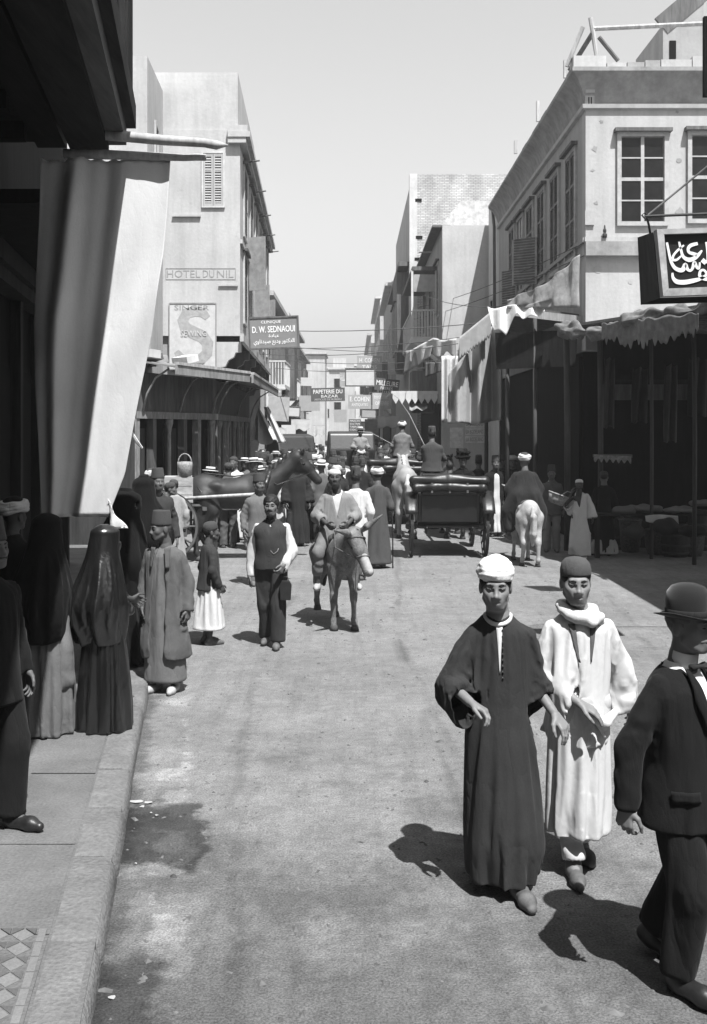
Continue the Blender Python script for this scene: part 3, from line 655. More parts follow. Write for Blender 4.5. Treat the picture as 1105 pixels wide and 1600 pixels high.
# ------------------------------------------------------------------ white-walled house, brick house and the rest of the right side
WH = thing('white_walled_house', 'house with a blank white flank and a railed balcony on its street side', 'house', (4.5, 42, 0))
wy0, wy1, wx = 36.4, 55.0, 3.16
MB().box((wx, wy0, 0), (8.5, wy0+.3, PZ(352, wy0))).build('flank_wall', white_wash, WH)
MB().box((wx+.001, wy0+.302, 0), (8.5, wy1, PZ(352, wy0)-.05)).build('street_wall', grey_wash, WH)
MB().add([(PX(655, wy0+5), wy0+5, 9.55), (8.5, wy0+5, 9.55), (8.5, wy0+5, 11.6), (PX(720, wy0+5), wy0+5, 11.6), (PX(655, wy0+5), wy0+5.3, 9.55), (8.5, wy0+5.3, 9.55), (8.5, wy0+5.3, 11.6), (PX(720, wy0+5), wy0+5.3, 11.6)],
         [(0, 1, 2, 3), (7, 6, 5, 4), (0, 4, 5, 1), (1, 5, 6, 2), (2, 6, 7, 3), (3, 7, 4, 0)]).build('stepped_parapet', plaster('rough_brickwork', .5, var=.25, vs=6), WH)
MB().box((wx-.35, wy0+.1, PZ(352, wy0)-.049), (wx+.3, wy1, PZ(352, wy0)+.03)).build('eaves', wood_mid, WH)
for i in range(5):
    Y = wy0+2+i*3.4
    window(WH, (wx, Y, 6.6), (-1, 0, 0), 1.1, 1.9, 'shutter', sm=shutter_d)
    if i: window(WH, (wx, Y, 3.9), (-1, 0, 0), 1.1, 1.7, 'shutter', sm=shutter_d)
def balcony(par, x, y0, y1, z, depth, m, n=8, face=-1):
    """balcony on a wall facing face*X"""
    xo = x+face*depth; lo, hi = min(x+face*.002, xo), max(x+face*.002, xo)
    fl = MB().box((lo, y0, z-.14), (hi, y1, z)).build('balcony_floor', m, par)
    MB().box((lo, y0-.03, z-.22), (hi+(.03 if face > 0 else 0), y0+.08, z-.142)).build('edge_beam', m, fl)
    MB().beam((xo, y0, z+1.0), (xo, y1, z+1.0), .07, .06).build('rail', m, fl); MB().beam((x+face*.01, y0+.03, z+1.0), (xo, y0+.03, z+1.0), .07, .06).build('rail', m, fl)
    for i in range(n+1):
        q = x+face*(.03+(depth-.06)*i/n); MB().box((q-.02, y0+.01, z), (q+.02, y0+.05, z+.97)).build('baluster', m, fl)
    for i in range(1, 12):
        yq = y0+(y1-y0)*i/12; MB().box((xo-.02, yq-.02, z), (xo+.02, yq+.02, z+.97)).build('baluster', m, fl)
    for (yy) in (y0, y1-.1): MB().prism([(x+face*.003, z-.145), (xo, z-.145), (x+face*.003, z-1.0)][::1], yy, yy+.1).build('strut', m, fl)
    return fl
bal_m = mat('balcony_paint', .58, var=.12)
balcony(WH, wx, 38.5, 46, 5.85, .95, bal_m)
MB().box((wx-.95, 38.5, 8.35), (wx-.002, 46, 8.5)).build('balcony_roof', wood_mid, WH)
for q in (0.05, .95): MB().box((wx-q-.04, 38.52, 5.85), (wx-q+.04, 38.6, 8.349)).build('balcony_post', bal_m, WH)
MB().box((wx-.9, 38.53, 7.55), (wx-.01, 38.57, 8.2)).build('balcony_screen', mat('screen_grey', .35), WH)
ws = MB().box((wx-.93, 38.9, 3.0), (wx-.01, 40.4, 4.6)).build('shop_bay', wood_mid, WH)
for i in range(7):     # scalloped valance of the shop roof
    x0 = wx-1.7+i*.24; MB().prism([(x0, 3.7), (x0+.235, 3.7), (x0+.235, 3.52), (x0+.12, 3.32), (x0, 3.52)], 38.2, 38.24).build('scallop', bal_m, WH)
MB().box((wx-1.75, 38.2, 3.702), (wx, 44, 3.80)).build('shop_roof', bal_m, WH)
MB().box((wx-.06, 37, .02), (wx-.003, 54, 3.3)).build('shop_front', wood_blk, WH)
poster_m = mat('pasted_poster', .62, var=.2, vs=9, bump=.1); ink = mat('poster_ink', .22, var=.3, vs=20, bump=0)
for i, (x0, x1, y0, y1) in enumerate(((727, 757, 657, 668), (727, 757, 669, 680), (727, 757, 681, 692), (703, 724, 668, 700), (758, 768, 660, 690))):
    a, b_ = P(x0, y1, wy0), P(x1, y0, wy0); pp = MB().box((a.x, wy0-.012, a.z), (b_.x, wy0-.002, b_.z)).build('poster', poster_m, WH)
    if i < 3:
        text('LA BODELAND', ((a.x+b_.x)/2, wy0-.015, (a.z+b_.z)/2), (b_.x-a.x)*.9, (b_.z-a.z)*.55, ink, pp)

BH = thing('brick_house', 'tall house with a bare brick flank wall and pale plastered corner', 'house', (4, 52, 0))
brick = bpy.data.materials.new('weathered_brick'); brick.use_nodes = True; nt = brick.node_tree; bb = nt.nodes['Principled BSDF']; bb.inputs['Roughness'].default_value = .95
tcn = nt.nodes.new('ShaderNodeTexCoord'); bt = nt.nodes.new('ShaderNodeTexBrick'); mpn = nt.nodes.new('ShaderNodeMapping'); mpn.inputs['Rotation'].default_value = (R(90), 0, 0)
nt.links.new(tcn.outputs['Object'], mpn.inputs[0]); nt.links.new(mpn.outputs[0], bt.inputs[0]); bt.inputs['Scale'].default_value = 1.0
bt.inputs['Brick Width'].default_value = .22; bt.inputs['Row Height'].default_value = .075; bt.inputs['Mortar Size'].default_value = .014
bt.inputs['Color1'].default_value = (.5, .5, .5, 1); bt.inputs['Color2'].default_value = (.36, .36, .36, 1); bt.inputs['Mortar'].default_value = (.24, .24, .24, 1)
nz_ = nt.nodes.new('ShaderNodeTexNoise'); nz_.inputs['Scale'].default_value = 1.2; nz_.inputs['Detail'].default_value = 8
nt.links.new(tcn.outputs['Object'], nz_.inputs[0]); mx = nt.nodes.new('ShaderNodeMix'); mx.data_type = 'RGBA'; mx.blend_type = 'MULTIPLY'; mx.inputs[0].default_value = .55
nt.links.new(bt.outputs[0], mx.inputs[6]); nt.links.new(node_range(nt, nz_.outputs[0], .3, .7, .7, 1.5), mx.inputs[7]); nt.links.new(mx.outputs[2], bb.inputs['Base Color'])
by0 = 47.0; bx = PX(640, by0); bz = PZ(272, by0)
MB().box((bx+.35, by0, 0), (10, by0+.4, bz)).build('brick_flank', brick, BH)
MB().box((bx, by0-.02, 0), (bx+.348, by0+.4, bz+.02)).build('corner_pier', white_old, BH)
MB().box((bx+.001, by0+.402, 0), (10, 62, bz-.6)).build('street_wall', grey_wash, BH)
for (px, py) in ((654, 313), (655, 371), (653, 405)): 
    a = P(px, py, by0); MB().box((a.x-.15, by0-.03, a.z-.07), (a.x+.15, by0-.002, a.z+.07)).build('beam_hole', void, BH)
MB().box((bx-.5, by0+.2, 9.9), (bx-.002, 62, 10.1)).build('eaves', wood_mid, BH)
MB().box((bx-.55, by0+.8, 5.2), (bx-.003, by0+5.5, 9.7)).build('oriel', wood('oriel_timber', .10), BH)
for i in range(3): window(BH, (bx-.551, by0+1.8+i*1.6, 6.1), (-1, 0, 0), .8, 2.2, 'shutter', sm=shutter_d, wide=.06)
window(BH, (bx+.175, by0-.021, 9.3), (0, -1, 0), .02, .02, 'open', hood=False, wide=.004)

def terrace(name, label, x, y0, y1, z, face, m, bays=2, bal=True, group=None):
    t = thing(name, label, 'house', (x-face*2, (y0+y1)/2, 0), group=group)
    lo, hi = (x, x+6) if face < 0 else (x-6, x)
    MB().box((lo, y0, 0), (hi, y1, z)).build('wall', m, t)
    MB().box((min(x+face*.4, x-face*.1), y0-.05, z-.3), (max(x+face*.4, x-face*.1), y1, z-.1)).build('cornice', cream_wash, t)
    n = max(2, int((y1-y0)/3.2))
    for f in range(int((z-3.6)/3)):
        for i in range(n):
            window(t, (x+face*.001, y0+(i+.5)*(y1-y0)/n, 4.2+f*3), (face, 0, 0), 1.0, 1.8, 'shutter', sm=shutter_d, hood=(f == 0))
    if bal: balcony(t, x, y0+1.0, y0+4.5, 4.3, .8, bal_m, 6, face)
    for i in range(bays):
        yb = y0+(i+.55)*(y1-y0)/bays; a, b_ = sorted((x+face*.002, x+face*.6))
        MB().box((a, yb, 4.0), (b_, yb+2.4, 6.8)).build('oriel', wood_mid, t)
    a, b_ = sorted((x+face*.003, x+face*.08)); MB().box((a, y0+.3, .02), (b_, y1-.3, 3.2)).build('shop_front', wood_blk, t)
    return t
terrace('terrace_house', 'grey house with oriel windows beyond the brick house', 2.35, 63, 80, 11.5, -1, grey_wash)
terrace('terrace_house', 'pale tall house with oriels beyond the grey oriel house', 2.1, 81, 101, 13.0, -1, cream_wash)
terrace('terrace_house', 'cream house closing the right side where the street narrows', 1.75, 102, 130, 12.0, -1, white_old)
terrace('terrace_house', 'grey balconied house beyond the hotel with the doctor sign', -3.75, 43, 58, 8.3, 1, grey_wash, 2)
terrace('terrace_house', 'cream house with oriels beyond the grey balconied house', -4.1, 59, 78, 9.2, 1, cream_wash, 3)
terrace('terrace_house', 'pale low house beyond the cream oriel house', -4.6, 79, 100, 9.0, 1, white_old, 2, False)
for i, (x0, x1, y, z, m) in enumerate(((-9, -3.3, 118, 11.0, cream_wash), (-3.2, .2, 135, 10.2, white_wash), (.3, 3, 150, 11.6, white_old), (-14, 9, 180, 13.0, cream_wash))):
    t = thing('distant_house', ('cream house at the far bend of the street', 'whitewashed house at the far bend of the street', 'stained pale house at the far end of the street', 'long pale block rising behind the far houses')[i], 'house', ((x0+x1)/2, y+3, 0), group='houses closing the street')
    MB().box((x0, y, 0), (x1, y+8, z)).build('wall', m, t)
    for j in range(int((x1-x0)/2.2)):
        for f in range(2): window(t, (x0+1.1+j*2.2, y, 4.3+f*3.1), (0, -1, 0), .9, 1.6, 'open', hood=False)
    MB().box((x0-.2, y-.3, z+.002), (x1+.2, y+8, z+.25)).build('parapet', m, t)
    MB().box((x0+.5, y+1, z+.252), (x0+2.2, y+4, z+1.6)).build('roof_room', m, t)

# ------------------------------------------------------------------ near low shop at the right frame edge (casts the shade on the road)
NS = thing('low_shop', 'low dark shop building standing beside the road under the hanging sign', 'shop', (7, 6, 0))
MB().box((5.0, -5, 0), (9, 14.2, 4.45)).build('wall', wood_dark, NS)
BS = thing('sky_block_terrace', 'unseen row of tall houses added behind the camera to block sky light', 'house', (9, -15, 0))  # out of view, added to cut the sky light reaching the street
MB().box((6.6, -30, 0), (12, -5.05, 14)).build('wall', grey_wash, BS)
BT = thing('sky_block_terrace', 'unseen tall house added across the road behind the camera to block sky light', 'house', (0, -30, 0))  # added end block, unseen, tall enough to shut off the sky behind
MB().box((-9, -34, 0), (6.5, -30.05, 15)).build('wall', grey_wash, BT)
# mat-roofed market porch before the corner house
MR = thing('market_porch', 'deep black market porch with mat roof before the corner house', 'porch', (6.5, 18, 0))
mats = mat('reed_mat', .20, var=.4, vs=9, bump=.6, bs=40, stretch=(1, 6, 1))
RC = [(4.22, 20.3, 4.40), (5.02, 14.25, 4.10), (10, 14.25, 4.2), (10, 20.98, 4.6), (4.55, 20.98, 4.45)]
MB().add(RC+[(x, y, z+.05) for x, y, z in RC], [(4, 3, 2, 1, 0), (5, 6, 7, 8, 9)]+[(i, (i+1) % 5, (i+1) % 5+5, i+5) for i in range(5)]).build('mat_roof', mats, MR)
for i in range(9):
    t = i/8; a = Vector(RC[0]).lerp(Vector(RC[1]), t); MB().beam(a+Vector((.05, .1, -.06)), Vector((10, a.y+.2, a.z+.05)), .08, .08).build('roof_pole', wood_mid, MR)
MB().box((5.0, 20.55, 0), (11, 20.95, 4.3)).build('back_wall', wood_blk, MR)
for (px, Y, r) in ((886, 20.1, .06), (938, 19.6, .05), (1018, 18.8, .035), (1085, 18.0, .04)):
    x = PX(px, Y); MB().tube([(x, Y, 0), (x+.01, Y, 2.2), (x-.01, Y, 4.28)], r, 8).build('post', wood('porch_post', .06), MR, True)
MB().box((5.02, 19.95, 3.0), (9.5, 20.05, 3.35)).build('shop_board', wood_dark, MR)
MB().box((PX(935, 19.9), 19.85, 2.95), (PX(1100, 19.9), 19.94, 3.25)).build('shelf_board', wood_mid, MR)
# rolled-up sacking along the porch roof edge
def roll_pt(u, v):
    a = Vector((4.10, 20.25, 4.36)); b_ = Vector((5.02, 14.2, 4.12)); c = a.lerp(b_, u); sag = -.22*math.sin(u*math.pi)*(.6+.4*math.sin(u*7))
    r = .085+.05*math.sin(u*19)*math.sin(u*7+1)+.03*math.sin(u*47+1)
    r *= 1.0+.25*math.sin(v*6.28*3+u*24)+.12*math.sin(v*6.28*5-u*40)
    return c+Vector((-r*math.cos(v*6.283), 0.15*r, r*1.25*math.sin(v*6.283)+sag))
tag(MB().sheet(roll_pt, 180, 30).build('sacking_roll', cloth('sacking', .15, var=.4, vs=6), None, True), 'bunched grey sacking sagging along the edge of the porch roof', 'awning')
def flap(u, v):
    a = Vector((4.5, 17.9, 4.30)).lerp(Vector((5.0, 14.3, 4.1)), u); return a+Vector((-.16-.05*math.sin(u*13), 0, -.08-v*(.24+.16*math.sin(u*3.2)+.04*math.sin(u*29)+.035*math.sin(u*83)+.03*math.sin(u*141+1))+.02*math.sin(u*37)))
drape('sacking_flap', 'loose grey sacking flap drooping below the porch roof roll', flap, cloth('sacking', .22), 140, 10)

# street awning along the corner house, with hanging cloths
SA = thing('street_awning', 'timber awning with dark boards over the shops of the corner house', 'awning', (4, 26, 4.8))
MB().add([(3.35, 22.0, 4.98), (4.755, 21.6, 4.75), (4.755, 31, 5.0), (3.3, 31, 5.05), (3.35, 22.0, 5.04), (4.755, 21.6, 4.81), (4.755, 31, 5.06), (3.3, 31, 5.11)],
         [(0, 3, 2, 1), (4, 5, 6, 7), (0, 1, 5, 4), (1, 2, 6, 5), (2, 3, 7, 6), (3, 0, 4, 7)]).build('awning_boards', wood_mid, SA)
MB().beam((3.33, 21.95, 4.92), (3.28, 31, 4.97), .08, .12).build('edge_beam', wood_mid, SA)
MB().beam((3.35, 21.93, 4.9), (4.9, 21.2, 4.62), .07, .16).build('front_beam', wood_pale, SA)
for (px, Y) in ((793, 22.6), (836, 21.9), (760, 24.5)):
    x = PX(px, Y); MB().tube([(x, Y, 0), (x, Y, 4.85)], .045, 8).build('post', wood('porch_post', .06), SA, True)
sb = MB().add([P(776, 577, 22.4), P(900, 572, 21.3), P(902, 515, 21.3), P(774, 520, 22.4)], [(0, 1, 2, 3)]); sb.v += [(x, y+.04, z) for x, y, z in sb.v]; sb.f += [(7, 6, 5, 4), (0, 4, 5, 1), (1, 5, 6, 2), (2, 6, 7, 3), (3, 7, 4, 0)]
sb.build('sign_board', wood('sign_black', .02), SA)
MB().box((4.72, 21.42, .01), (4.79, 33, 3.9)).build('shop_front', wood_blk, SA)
MB().box((5.0, 21.0-.02, .01), (5.002, 21, 3.9)).build('shop_return', wood_blk, SA)
HY1 = 23.2
def hang1(u, v):
    x = 700+88*u; top = np.interp(x, [700, 722, 768, 790], [585, 560, 508, 500]); bot = np.interp(x, [700, 722, 740, 790], [662, 661, 664, 655])
    p = P(x, top+(bot-top)*v, HY1); p.y += .16*math.sin(u*17+.6*v)+.07*math.sin(u*31); p.y += .5*u; return p
drape('hanging_cloth', 'large grey cloth hanging in folds from the street awning', hang1, cloth('hung_grey', .33, var=.12, vs=2), 70, 24)
def fringe(u, v):
    x = 718+50*u; top = np.interp(x, [718, 768], [527, 486]); bot = np.interp(x, [718, 768], [560, 524])+2.5*math.sin(u*70)*(v > .8); return P(x, top+(bot-top)*v, HY1-.5+.5*u)+Vector((0, .03*math.sin(u*14), 0))
drape('fringed_valance', 'sloping grey valance with ragged fringe at the street awning edge', fringe, cloth('valance_grey', .30), 60, 8)
def shirt(u, v):
    x = 762+90*u; top = 480+4*math.sin(u*9); bot = top+np.interp(u, [0, .15, .35, .5, 1], [8, 34, 36, 12, 8])*v; return P(x, bot if v else top, 22.0-.4*u)+Vector((0, .08*math.sin(u*20)+.1*v, 0))
drape('white_rag', 'white rag thrown over the front beam of the street awning', lambda u, v: P(762+88*u, 479+3*math.sin(u*11)+(np.interp(u, [0, .12, .32, .5, 1], [6, 36, 44, 16, 14])+3*math.sin(u*23))*v, 21.75-.5*u)+Vector((0, -.1*v+.06*math.sin(u*22), 0)), linen, 50, 10)
# sacking hung at the corner, above the awning
drape('corner_sacking', 'sheet of stained sacking hung slanting against the corner house', lambda u, v: P(np.interp(u, [0, 1], [800, 914]), np.interp(u, [0, .5, 1], [470, 445, 398])+(np.interp(u, [0, .5, 1], [14, 38, 84]))*v, 21.6-.9*u)+Vector((-.1+.04*math.sin(u*25), 0.05*math.sin(u*18+v*4), .05*math.sin(v*9))), cloth('stained_sacking', .27, var=.35, vs=4), 40, 20)
# scalloped white drapes on the next shop
drape('looped_awning', 'white scalloped awning cloth looped along the shop of the white-walled house', lambda u, v: P(640+74*u, np.interp(u, [0, .25, .5, .75, 1], [548, 538, 528, 532, 528])+(16+14*abs(math.sin(u*8)))*v, 34-3*u)+Vector((0, .1*math.sin(u*20), 0)), linen, 50, 8)
drape('side_awning', 'grey awning flap hanging below the white scalloped cloth', lambda u, v: P(634+42*u-4*v, np.interp(u, [0, 1], [548, 540])+(38-20*u)*v, 34.5-2*u)+Vector((0, .08*math.sin(u*12), 0)), linen_g, 24, 8)
drape('door_curtain', 'pale curtain strip hanging beside the large grey cloth', lambda u, v: P(690+26*u, 556+104*v, 30)+Vector((0, .08*math.sin(u*13), 0)), linen, 20, 16)
drape('door_curtain', 'striped grey curtain hanging below the grey awning flap', lambda u, v: P(664+26*u, 566+24*v-10*u*v, 33)+Vector((0, .08*math.sin(u*13), 0)), linen_d, 20, 8)

# ------------------------------------------------------------------ signs
def signboard(name, label, px0, px1, py0, py1, Y, m, frame=None, rz=0.0, thick=.06, hang=True, group=None, fw=.04, tilt=0.0):
    c = P((px0+px1)/2, (py0+py1)/2, Y); w, h = (px1-px0)*Y/FPX, (py1-py0)*Y/FPX
    t = thing(name, label, 'sign', c, rz, group); t.rotation_euler = (0, tilt, rz)
    MB().box((-w/2, -thick/2, -h/2), (w/2, thick/2, h/2)).build('board', m, t, world_coords=False)
    if frame:
        for (x0, x1, z0, z1) in ((-w/2-fw, w/2+fw, h/2, h/2+fw), (-w/2-fw, w/2+fw, -h/2-fw, -h/2), (-w/2-fw, -w/2-.001, -h/2, h/2), (w/2+.001, w/2+fw, -h/2, h/2)):
            MB().box((x0, -thick/2-.02, z0), (x1, thick/2+.02, z1)).build('frame', frame, t, world_coords=False)
    return t, w, h, thick
def sign_text(sg, body, cx, cz, ww, hh, m, bold=0.0):
    t, w, h, th = sg; me = text_mesh(body, 1.0, m, .01, bold=bold)
    vs = np.empty(len(me.vertices)*3); me.vertices.foreach_get('co', vs); vs = vs.reshape(-1, 3)
    lo, hi = vs.min(0), vs.max(0); vs -= (lo+hi)/2; sx, sz = w*ww/(hi[0]-lo[0]), h*hh/(hi[1]-lo[1])
    out = np.stack([vs[:, 0]*sx+w*cx, -vs[:, 2]*.6-th/2-.004, vs[:, 1]*sz+h*cz], 1); me.vertices.foreach_set('co', out.ravel()); me.update()
    return put('lettering', me, t, False)
AR = {'iyada': '\ufeca\ufed3'}
def ar(s): return s[::-1]
sgn_grey = mat('sign_grey', .20, var=.08, bump=.05); ltr = mat('sign_white', .80, var=.05, bump=0); sgn_dark = mat('sign_dark', .10, bump=.05); sgn_pale = mat('sign_pale', .55, var=.08, bump=.05); ltr_d = mat('sign_ink', .12, bump=0); sgn_mid = mat('sign_mid', .36, var=.08, bump=.05)
s1 = signboard('shop_sign', 'grey clinic sign lettered in French and Arabic hanging by the hotel', 391, 465, 497, 543, 25.6, sgn_grey, wood_mid, tilt=-.04)
sign_text(s1, 'CLINIQUE', -.05, .36, .42, .11, ltr); sign_text(s1, 'D. W. SEDNAOUI', 0, .12, .90, .22, ltr, .012)
sign_text(s1, ar('\ufecb\ufef4\ufe8e\ufea9\ufe93'), .0, -.11, .22, .14, ltr, .01)
sign_text(s1, ar('\ufe8d\ufedf\ufeaa\ufedb\ufe98\ufeee\ufead \ufeed\ufea9\ufef3\ufeca \ufebb\ufef4\ufeaa\ufee7\ufe8e\ufeed\ufef1'), 0, -.32, .86, .22, ltr, .01)
for px in (402, 452): pass
s2 = signboard('shop_sign', 'dark stationer sign reading PAPETERIE slung over the street', 486, 539, 606, 627, 52, sgn_dark, tilt=-.02, group=None)
sign_text(s2, 'PAPETERIE DU', 0, .22, .86, .30, ltr, .012); sign_text(s2, 'BAZAR', .05, -.12, .5, .2, ltr); sign_text(s2, 'ARTICLES DE BUREAU', 0, -.36, .8, .14, sgn_pale)
s3 = signboard('shop_sign', 'pale blank rectangular sign in a wooden frame high over the street', 541, 585, 577, 602, 48, sgn_pale, wood_mid, fw=.06)
s4 = signboard('shop_sign', 'grey sign with pale capitals jutting above the pale sign', 558, 597, 556, 581, 56, sgn_mid)
sign_text(s4, 'H. COHEN', 0, .22, .8, .28, ltr); sign_text(s4, 'TAPIS', 0, -.2, .6, .22, ltr)
s5 = signboard('shop_sign', 'mid grey sign reading E. COHEN over the crowded roadway', 544, 580, 617, 639, 46, sgn_mid)
sign_text(s5, 'E. COHEN', 0, .2, .84, .34, ltr, .012); sign_text(s5, 'ANTIQUITES', 0, -.22, .7, .24, ltr)
s6 = signboard('shop_sign', 'light grey sign beside the E. COHEN board over the roadway', 582, 612, 614, 639, 45, mat('sign_light', .44, bump=.05))
sign_text(s6, 'BIJOUTIER', 0, .2, .8, .26, ltr); sign_text(s6, 'ORFEVRE', 0, -.15, .7, .24, ltr)
s7 = signboard('shop_sign', 'dark tilted sign with pale capitals under the right-hand balcony', 586, 624, 592, 611, 43, sgn_dark, tilt=.12)
sign_text(s7, 'MILLELIRE', 0, .12, .9, .4, ltr, .012); sign_text(s7, 'FRERES', 0, -.3, .5, .25, ltr)
s8 = signboard('shop_sign', 'small black lettered board above the closed carriage', 545, 564, 655, 674, 44, sgn_dark)
for i in range(4): sign_text(s8, ('MAISON', 'SULTAN', 'TABACS', 'CIGARES')[i], 0, .36-.24*i, .8, .15, ltr)
s9 = signboard('shop_sign', 'large pale hanging sign board on the left beyond the clinic sign', 419, 452, 620, 658, 40, mat('sign_old', .40, var=.15, vs=5), tilt=.05)
s10 = signboard('shop_sign', 'narrow grey shop sign above the large pale board', 419, 440, 608, 619, 41, sgn_mid)
sign_text(s10, 'SALON', 0, .15, .8, .35, ltr)
s11 = signboard('shop_sign', 'long grey sign board under the PAPETERIE sign', 468, 500, 618, 642, 56, sgn_mid)
s12 = signboard('shop_sign', 'low pale banner board on the left shop fronts', 440, 462, 664, 678, 44, sgn_pale)
s13 = signboard('shop_sign', 'narrow upright sign with Arabic letters above the PAPETERIE board', 531, 541, 582, 604, 58, sgn_mid)
sign_text(s13, ar('\ufeb3\ufe8e\ufecb\ufe94'), 0, .1, .8, .4, ltr)

# the big black Arabic sign on an iron bracket
SY = 10.05
AS = thing('arabic_sign', 'black box sign with bold white Arabic script in a pale wooden frame', 'sign', P(1080, 415, SY))
def sp(zx, zy): return P(980+zx*125/1105, 340+zy*180/1591, SY)
cs = [sp(460, 240), sp(1700, 200), sp(1700, 960), sp(550, 985)]
def plate(pts, d0, d1, m, name, par): 
    n = len(pts); return MB().add([(p.x, SY+d0, p.z) for p in pts]+[(p.x, SY+d1, p.z) for p in pts], [tuple(range(n)), tuple(range(n, 2*n))[::-1]]+[(i, i+n, (i+1) % n+n, (i+1) % n) for i in range(n)]).build(name, m, par)
plate([sp(440, 200), sp(1750, 150), sp(1750, 1050), sp(500, 1060)], .012, .10, wood_blk, 'back_board', AS)
plate(cs, -.002, .010, mat('sign_black_paint', .012, rough=.5, bump=.05), 'panel', AS)
fr_m = wood('sign_frame_wood', .36, stretch=(.5, 1, .5))
plate([sp(385, 175), sp(1750, 130), sp(1750, 200), sp(490, 240)], -.05, .06, fr_m, 'frame', AS)
plate([sp(390, 180), sp(490, 243), sp(552, 985), sp(478, 1095)], -.052, .058, fr_m, 'frame', AS)
plate([sp(480, 1095), sp(555, 988), sp(1750, 940), sp(1750, 1045)], -.049, .061, fr_m, 'frame', AS)
MB().add([sp(300, 170)+Vector((0, .40, 0)), sp(380, 185)+Vector((0, .06, 0)), sp(470, 1095)+Vector((0, .06, 0)), sp(345, 1135)+Vector((0, .40, 0)), sp(330, 170)+Vector((0, .41, 0)), sp(400, 185)+Vector((0, .08, 0)), sp(490, 1095)+Vector((0, .08, 0)), sp(365, 1135)+Vector((0, .41, 0))],
         [(0, 1, 2, 3), (7, 6, 5, 4), (0, 4, 5, 1), (1, 5, 6, 2), (2, 6, 7, 3), (3, 7, 4, 0)]).build('side_panel', wood('sign_side', .05), AS)
MB().add([sp(345, 1135)+Vector((0, .40, 0)), sp(480, 1097)+Vector((0, .06, 0)), sp(1750, 1050)+Vector((0, .06, 0)), sp(1750, 1090)+Vector((0, .40, 0))], [(0, 1, 2, 3), ]).build('bottom_panel', wood_blk, AS)
def stroke(pts, w, name='letter'):
    q = []
    for i in range(len(pts)-1):                                  # Catmull-Rom through the points
        p0, p1, p2, p3 = [Vector(pts[max(0, min(len(pts)-1, i+k))]) for k in (-1, 0, 1, 2)]
        for t in np.linspace(0, 1, 6, endpoint=False): q.append(.5*((2*p1)+(-p0+p2)*t+(2*p0-5*p1+4*p2-p3)*t*t+(-p0+3*p1-3*p2+p3)*t**3))
    q.append(Vector(pts[-1])); n = len(q); L_, R_ = [], []
    for i, p in enumerate(q):
        d = (q[min(i+1, n-1)]-q[max(i-1, 0)]).normalized(); nn = Vector((d.y, -d.x)); ww = np.interp(i/(n-1), np.linspace(0, 1, len(w)), w)
        L_.append(p+nn*ww/2); R_.append(p-nn*ww/2)
    mb = MB(); vs = [sp(p.x, p.y)+Vector((0, -.012, 0)) for p in L_]+[sp(p.x, p.y)+Vector((0, -.012, 0)) for p in R_]
    m2 = len(vs); vs += [v+Vector((0, .012, 0)) for v in vs]
    fs = []
    for i in range(n-1): fs += [(i, i+1, n+i+1, n+i), (m2+i, m2+n+i, m2+n+i+1, m2+i+1), (i, m2+i, m2+i+1, i+1), (n+i, n+i+1, m2+n+i+1, m2+n+i)]
    mb.add(vs, fs).build(name, ltr, AS)
stroke([(545, 345), (570, 470), (600, 600), (650, 690), (720, 728), (770, 715), (800, 650), (830, 715), (870, 735), (900, 700), (925, 620), (960, 690), (990, 700), (1000, 620)], [30, 34, 50, 62, 44, 30, 44, 34, 22])
stroke([(712, 330), (735, 430), (770, 540), (850, 585), (930, 560), (985, 510), (1030, 455)], [26, 32, 40, 60, 56, 44, 20])
stroke([(780, 385), (700, 450), (640, 520), (625, 580), (680, 585), (745, 530)], [22, 30, 30, 36, 32, 20])
stroke([(970, 360), (880, 385), (840, 430), (850, 480), (905, 500), (960, 520)], [40, 50, 40, 36, 44, 50])
stroke([(622, 765), (630, 830), (680, 885), (780, 895), (900, 875), (1010, 845), (1090, 790), (1060, 730), (1010, 740), (1000, 810), (1080, 850), (1200, 840)], [24, 40, 60, 64, 60, 44, 34, 30, 34, 40, 50, 40])
stroke([(1085, 340), (1110, 470), (1115, 640)], [24, 44, 40])
stroke([(1030, 585), (1085, 630)], [60, 60])
stroke([(1200, 380), (1290, 560), (1400, 640), (1520, 560)], [30, 50, 60, 40])
MB().tube([P(1008, 338, SY+.1), P(1180, 331, SY+.1)], .014, 8).build('bracket_bar', iron, AS)
MB().tube([P(1008, 340, SY+.1), P(1120, 248, SY+.1)], .010, 8).build('stay_rope', wood_mid, AS)
MB().tube([P(1011, 340, SY+.1), P(1014, 352, SY+.15), P(1016, 364, SY+.2)], .012, 8).build('hook', iron, AS)
MB().tube([P(1003, 336, SY+.1), P(1008, 332, SY+.1), P(1013, 337, SY+.1), P(1008, 342, SY+.1)], .010, 6, closed=True).build('ring', iron, AS)
MB().tube([P(1180, 331, SY+.1), (5.05, SY+.1, PZ(331, SY))], .014, 8).build('wall_bracket', iron, AS)
VB = tag(MB().box((PX(1100.5, 12), 12, PZ(150, 12)), (PX(1160, 12), 12.06, PZ(25, 12))).build('hanging_board', wood_blk), 'tall dark signboard edge hanging above the Arabic sign', 'sign')

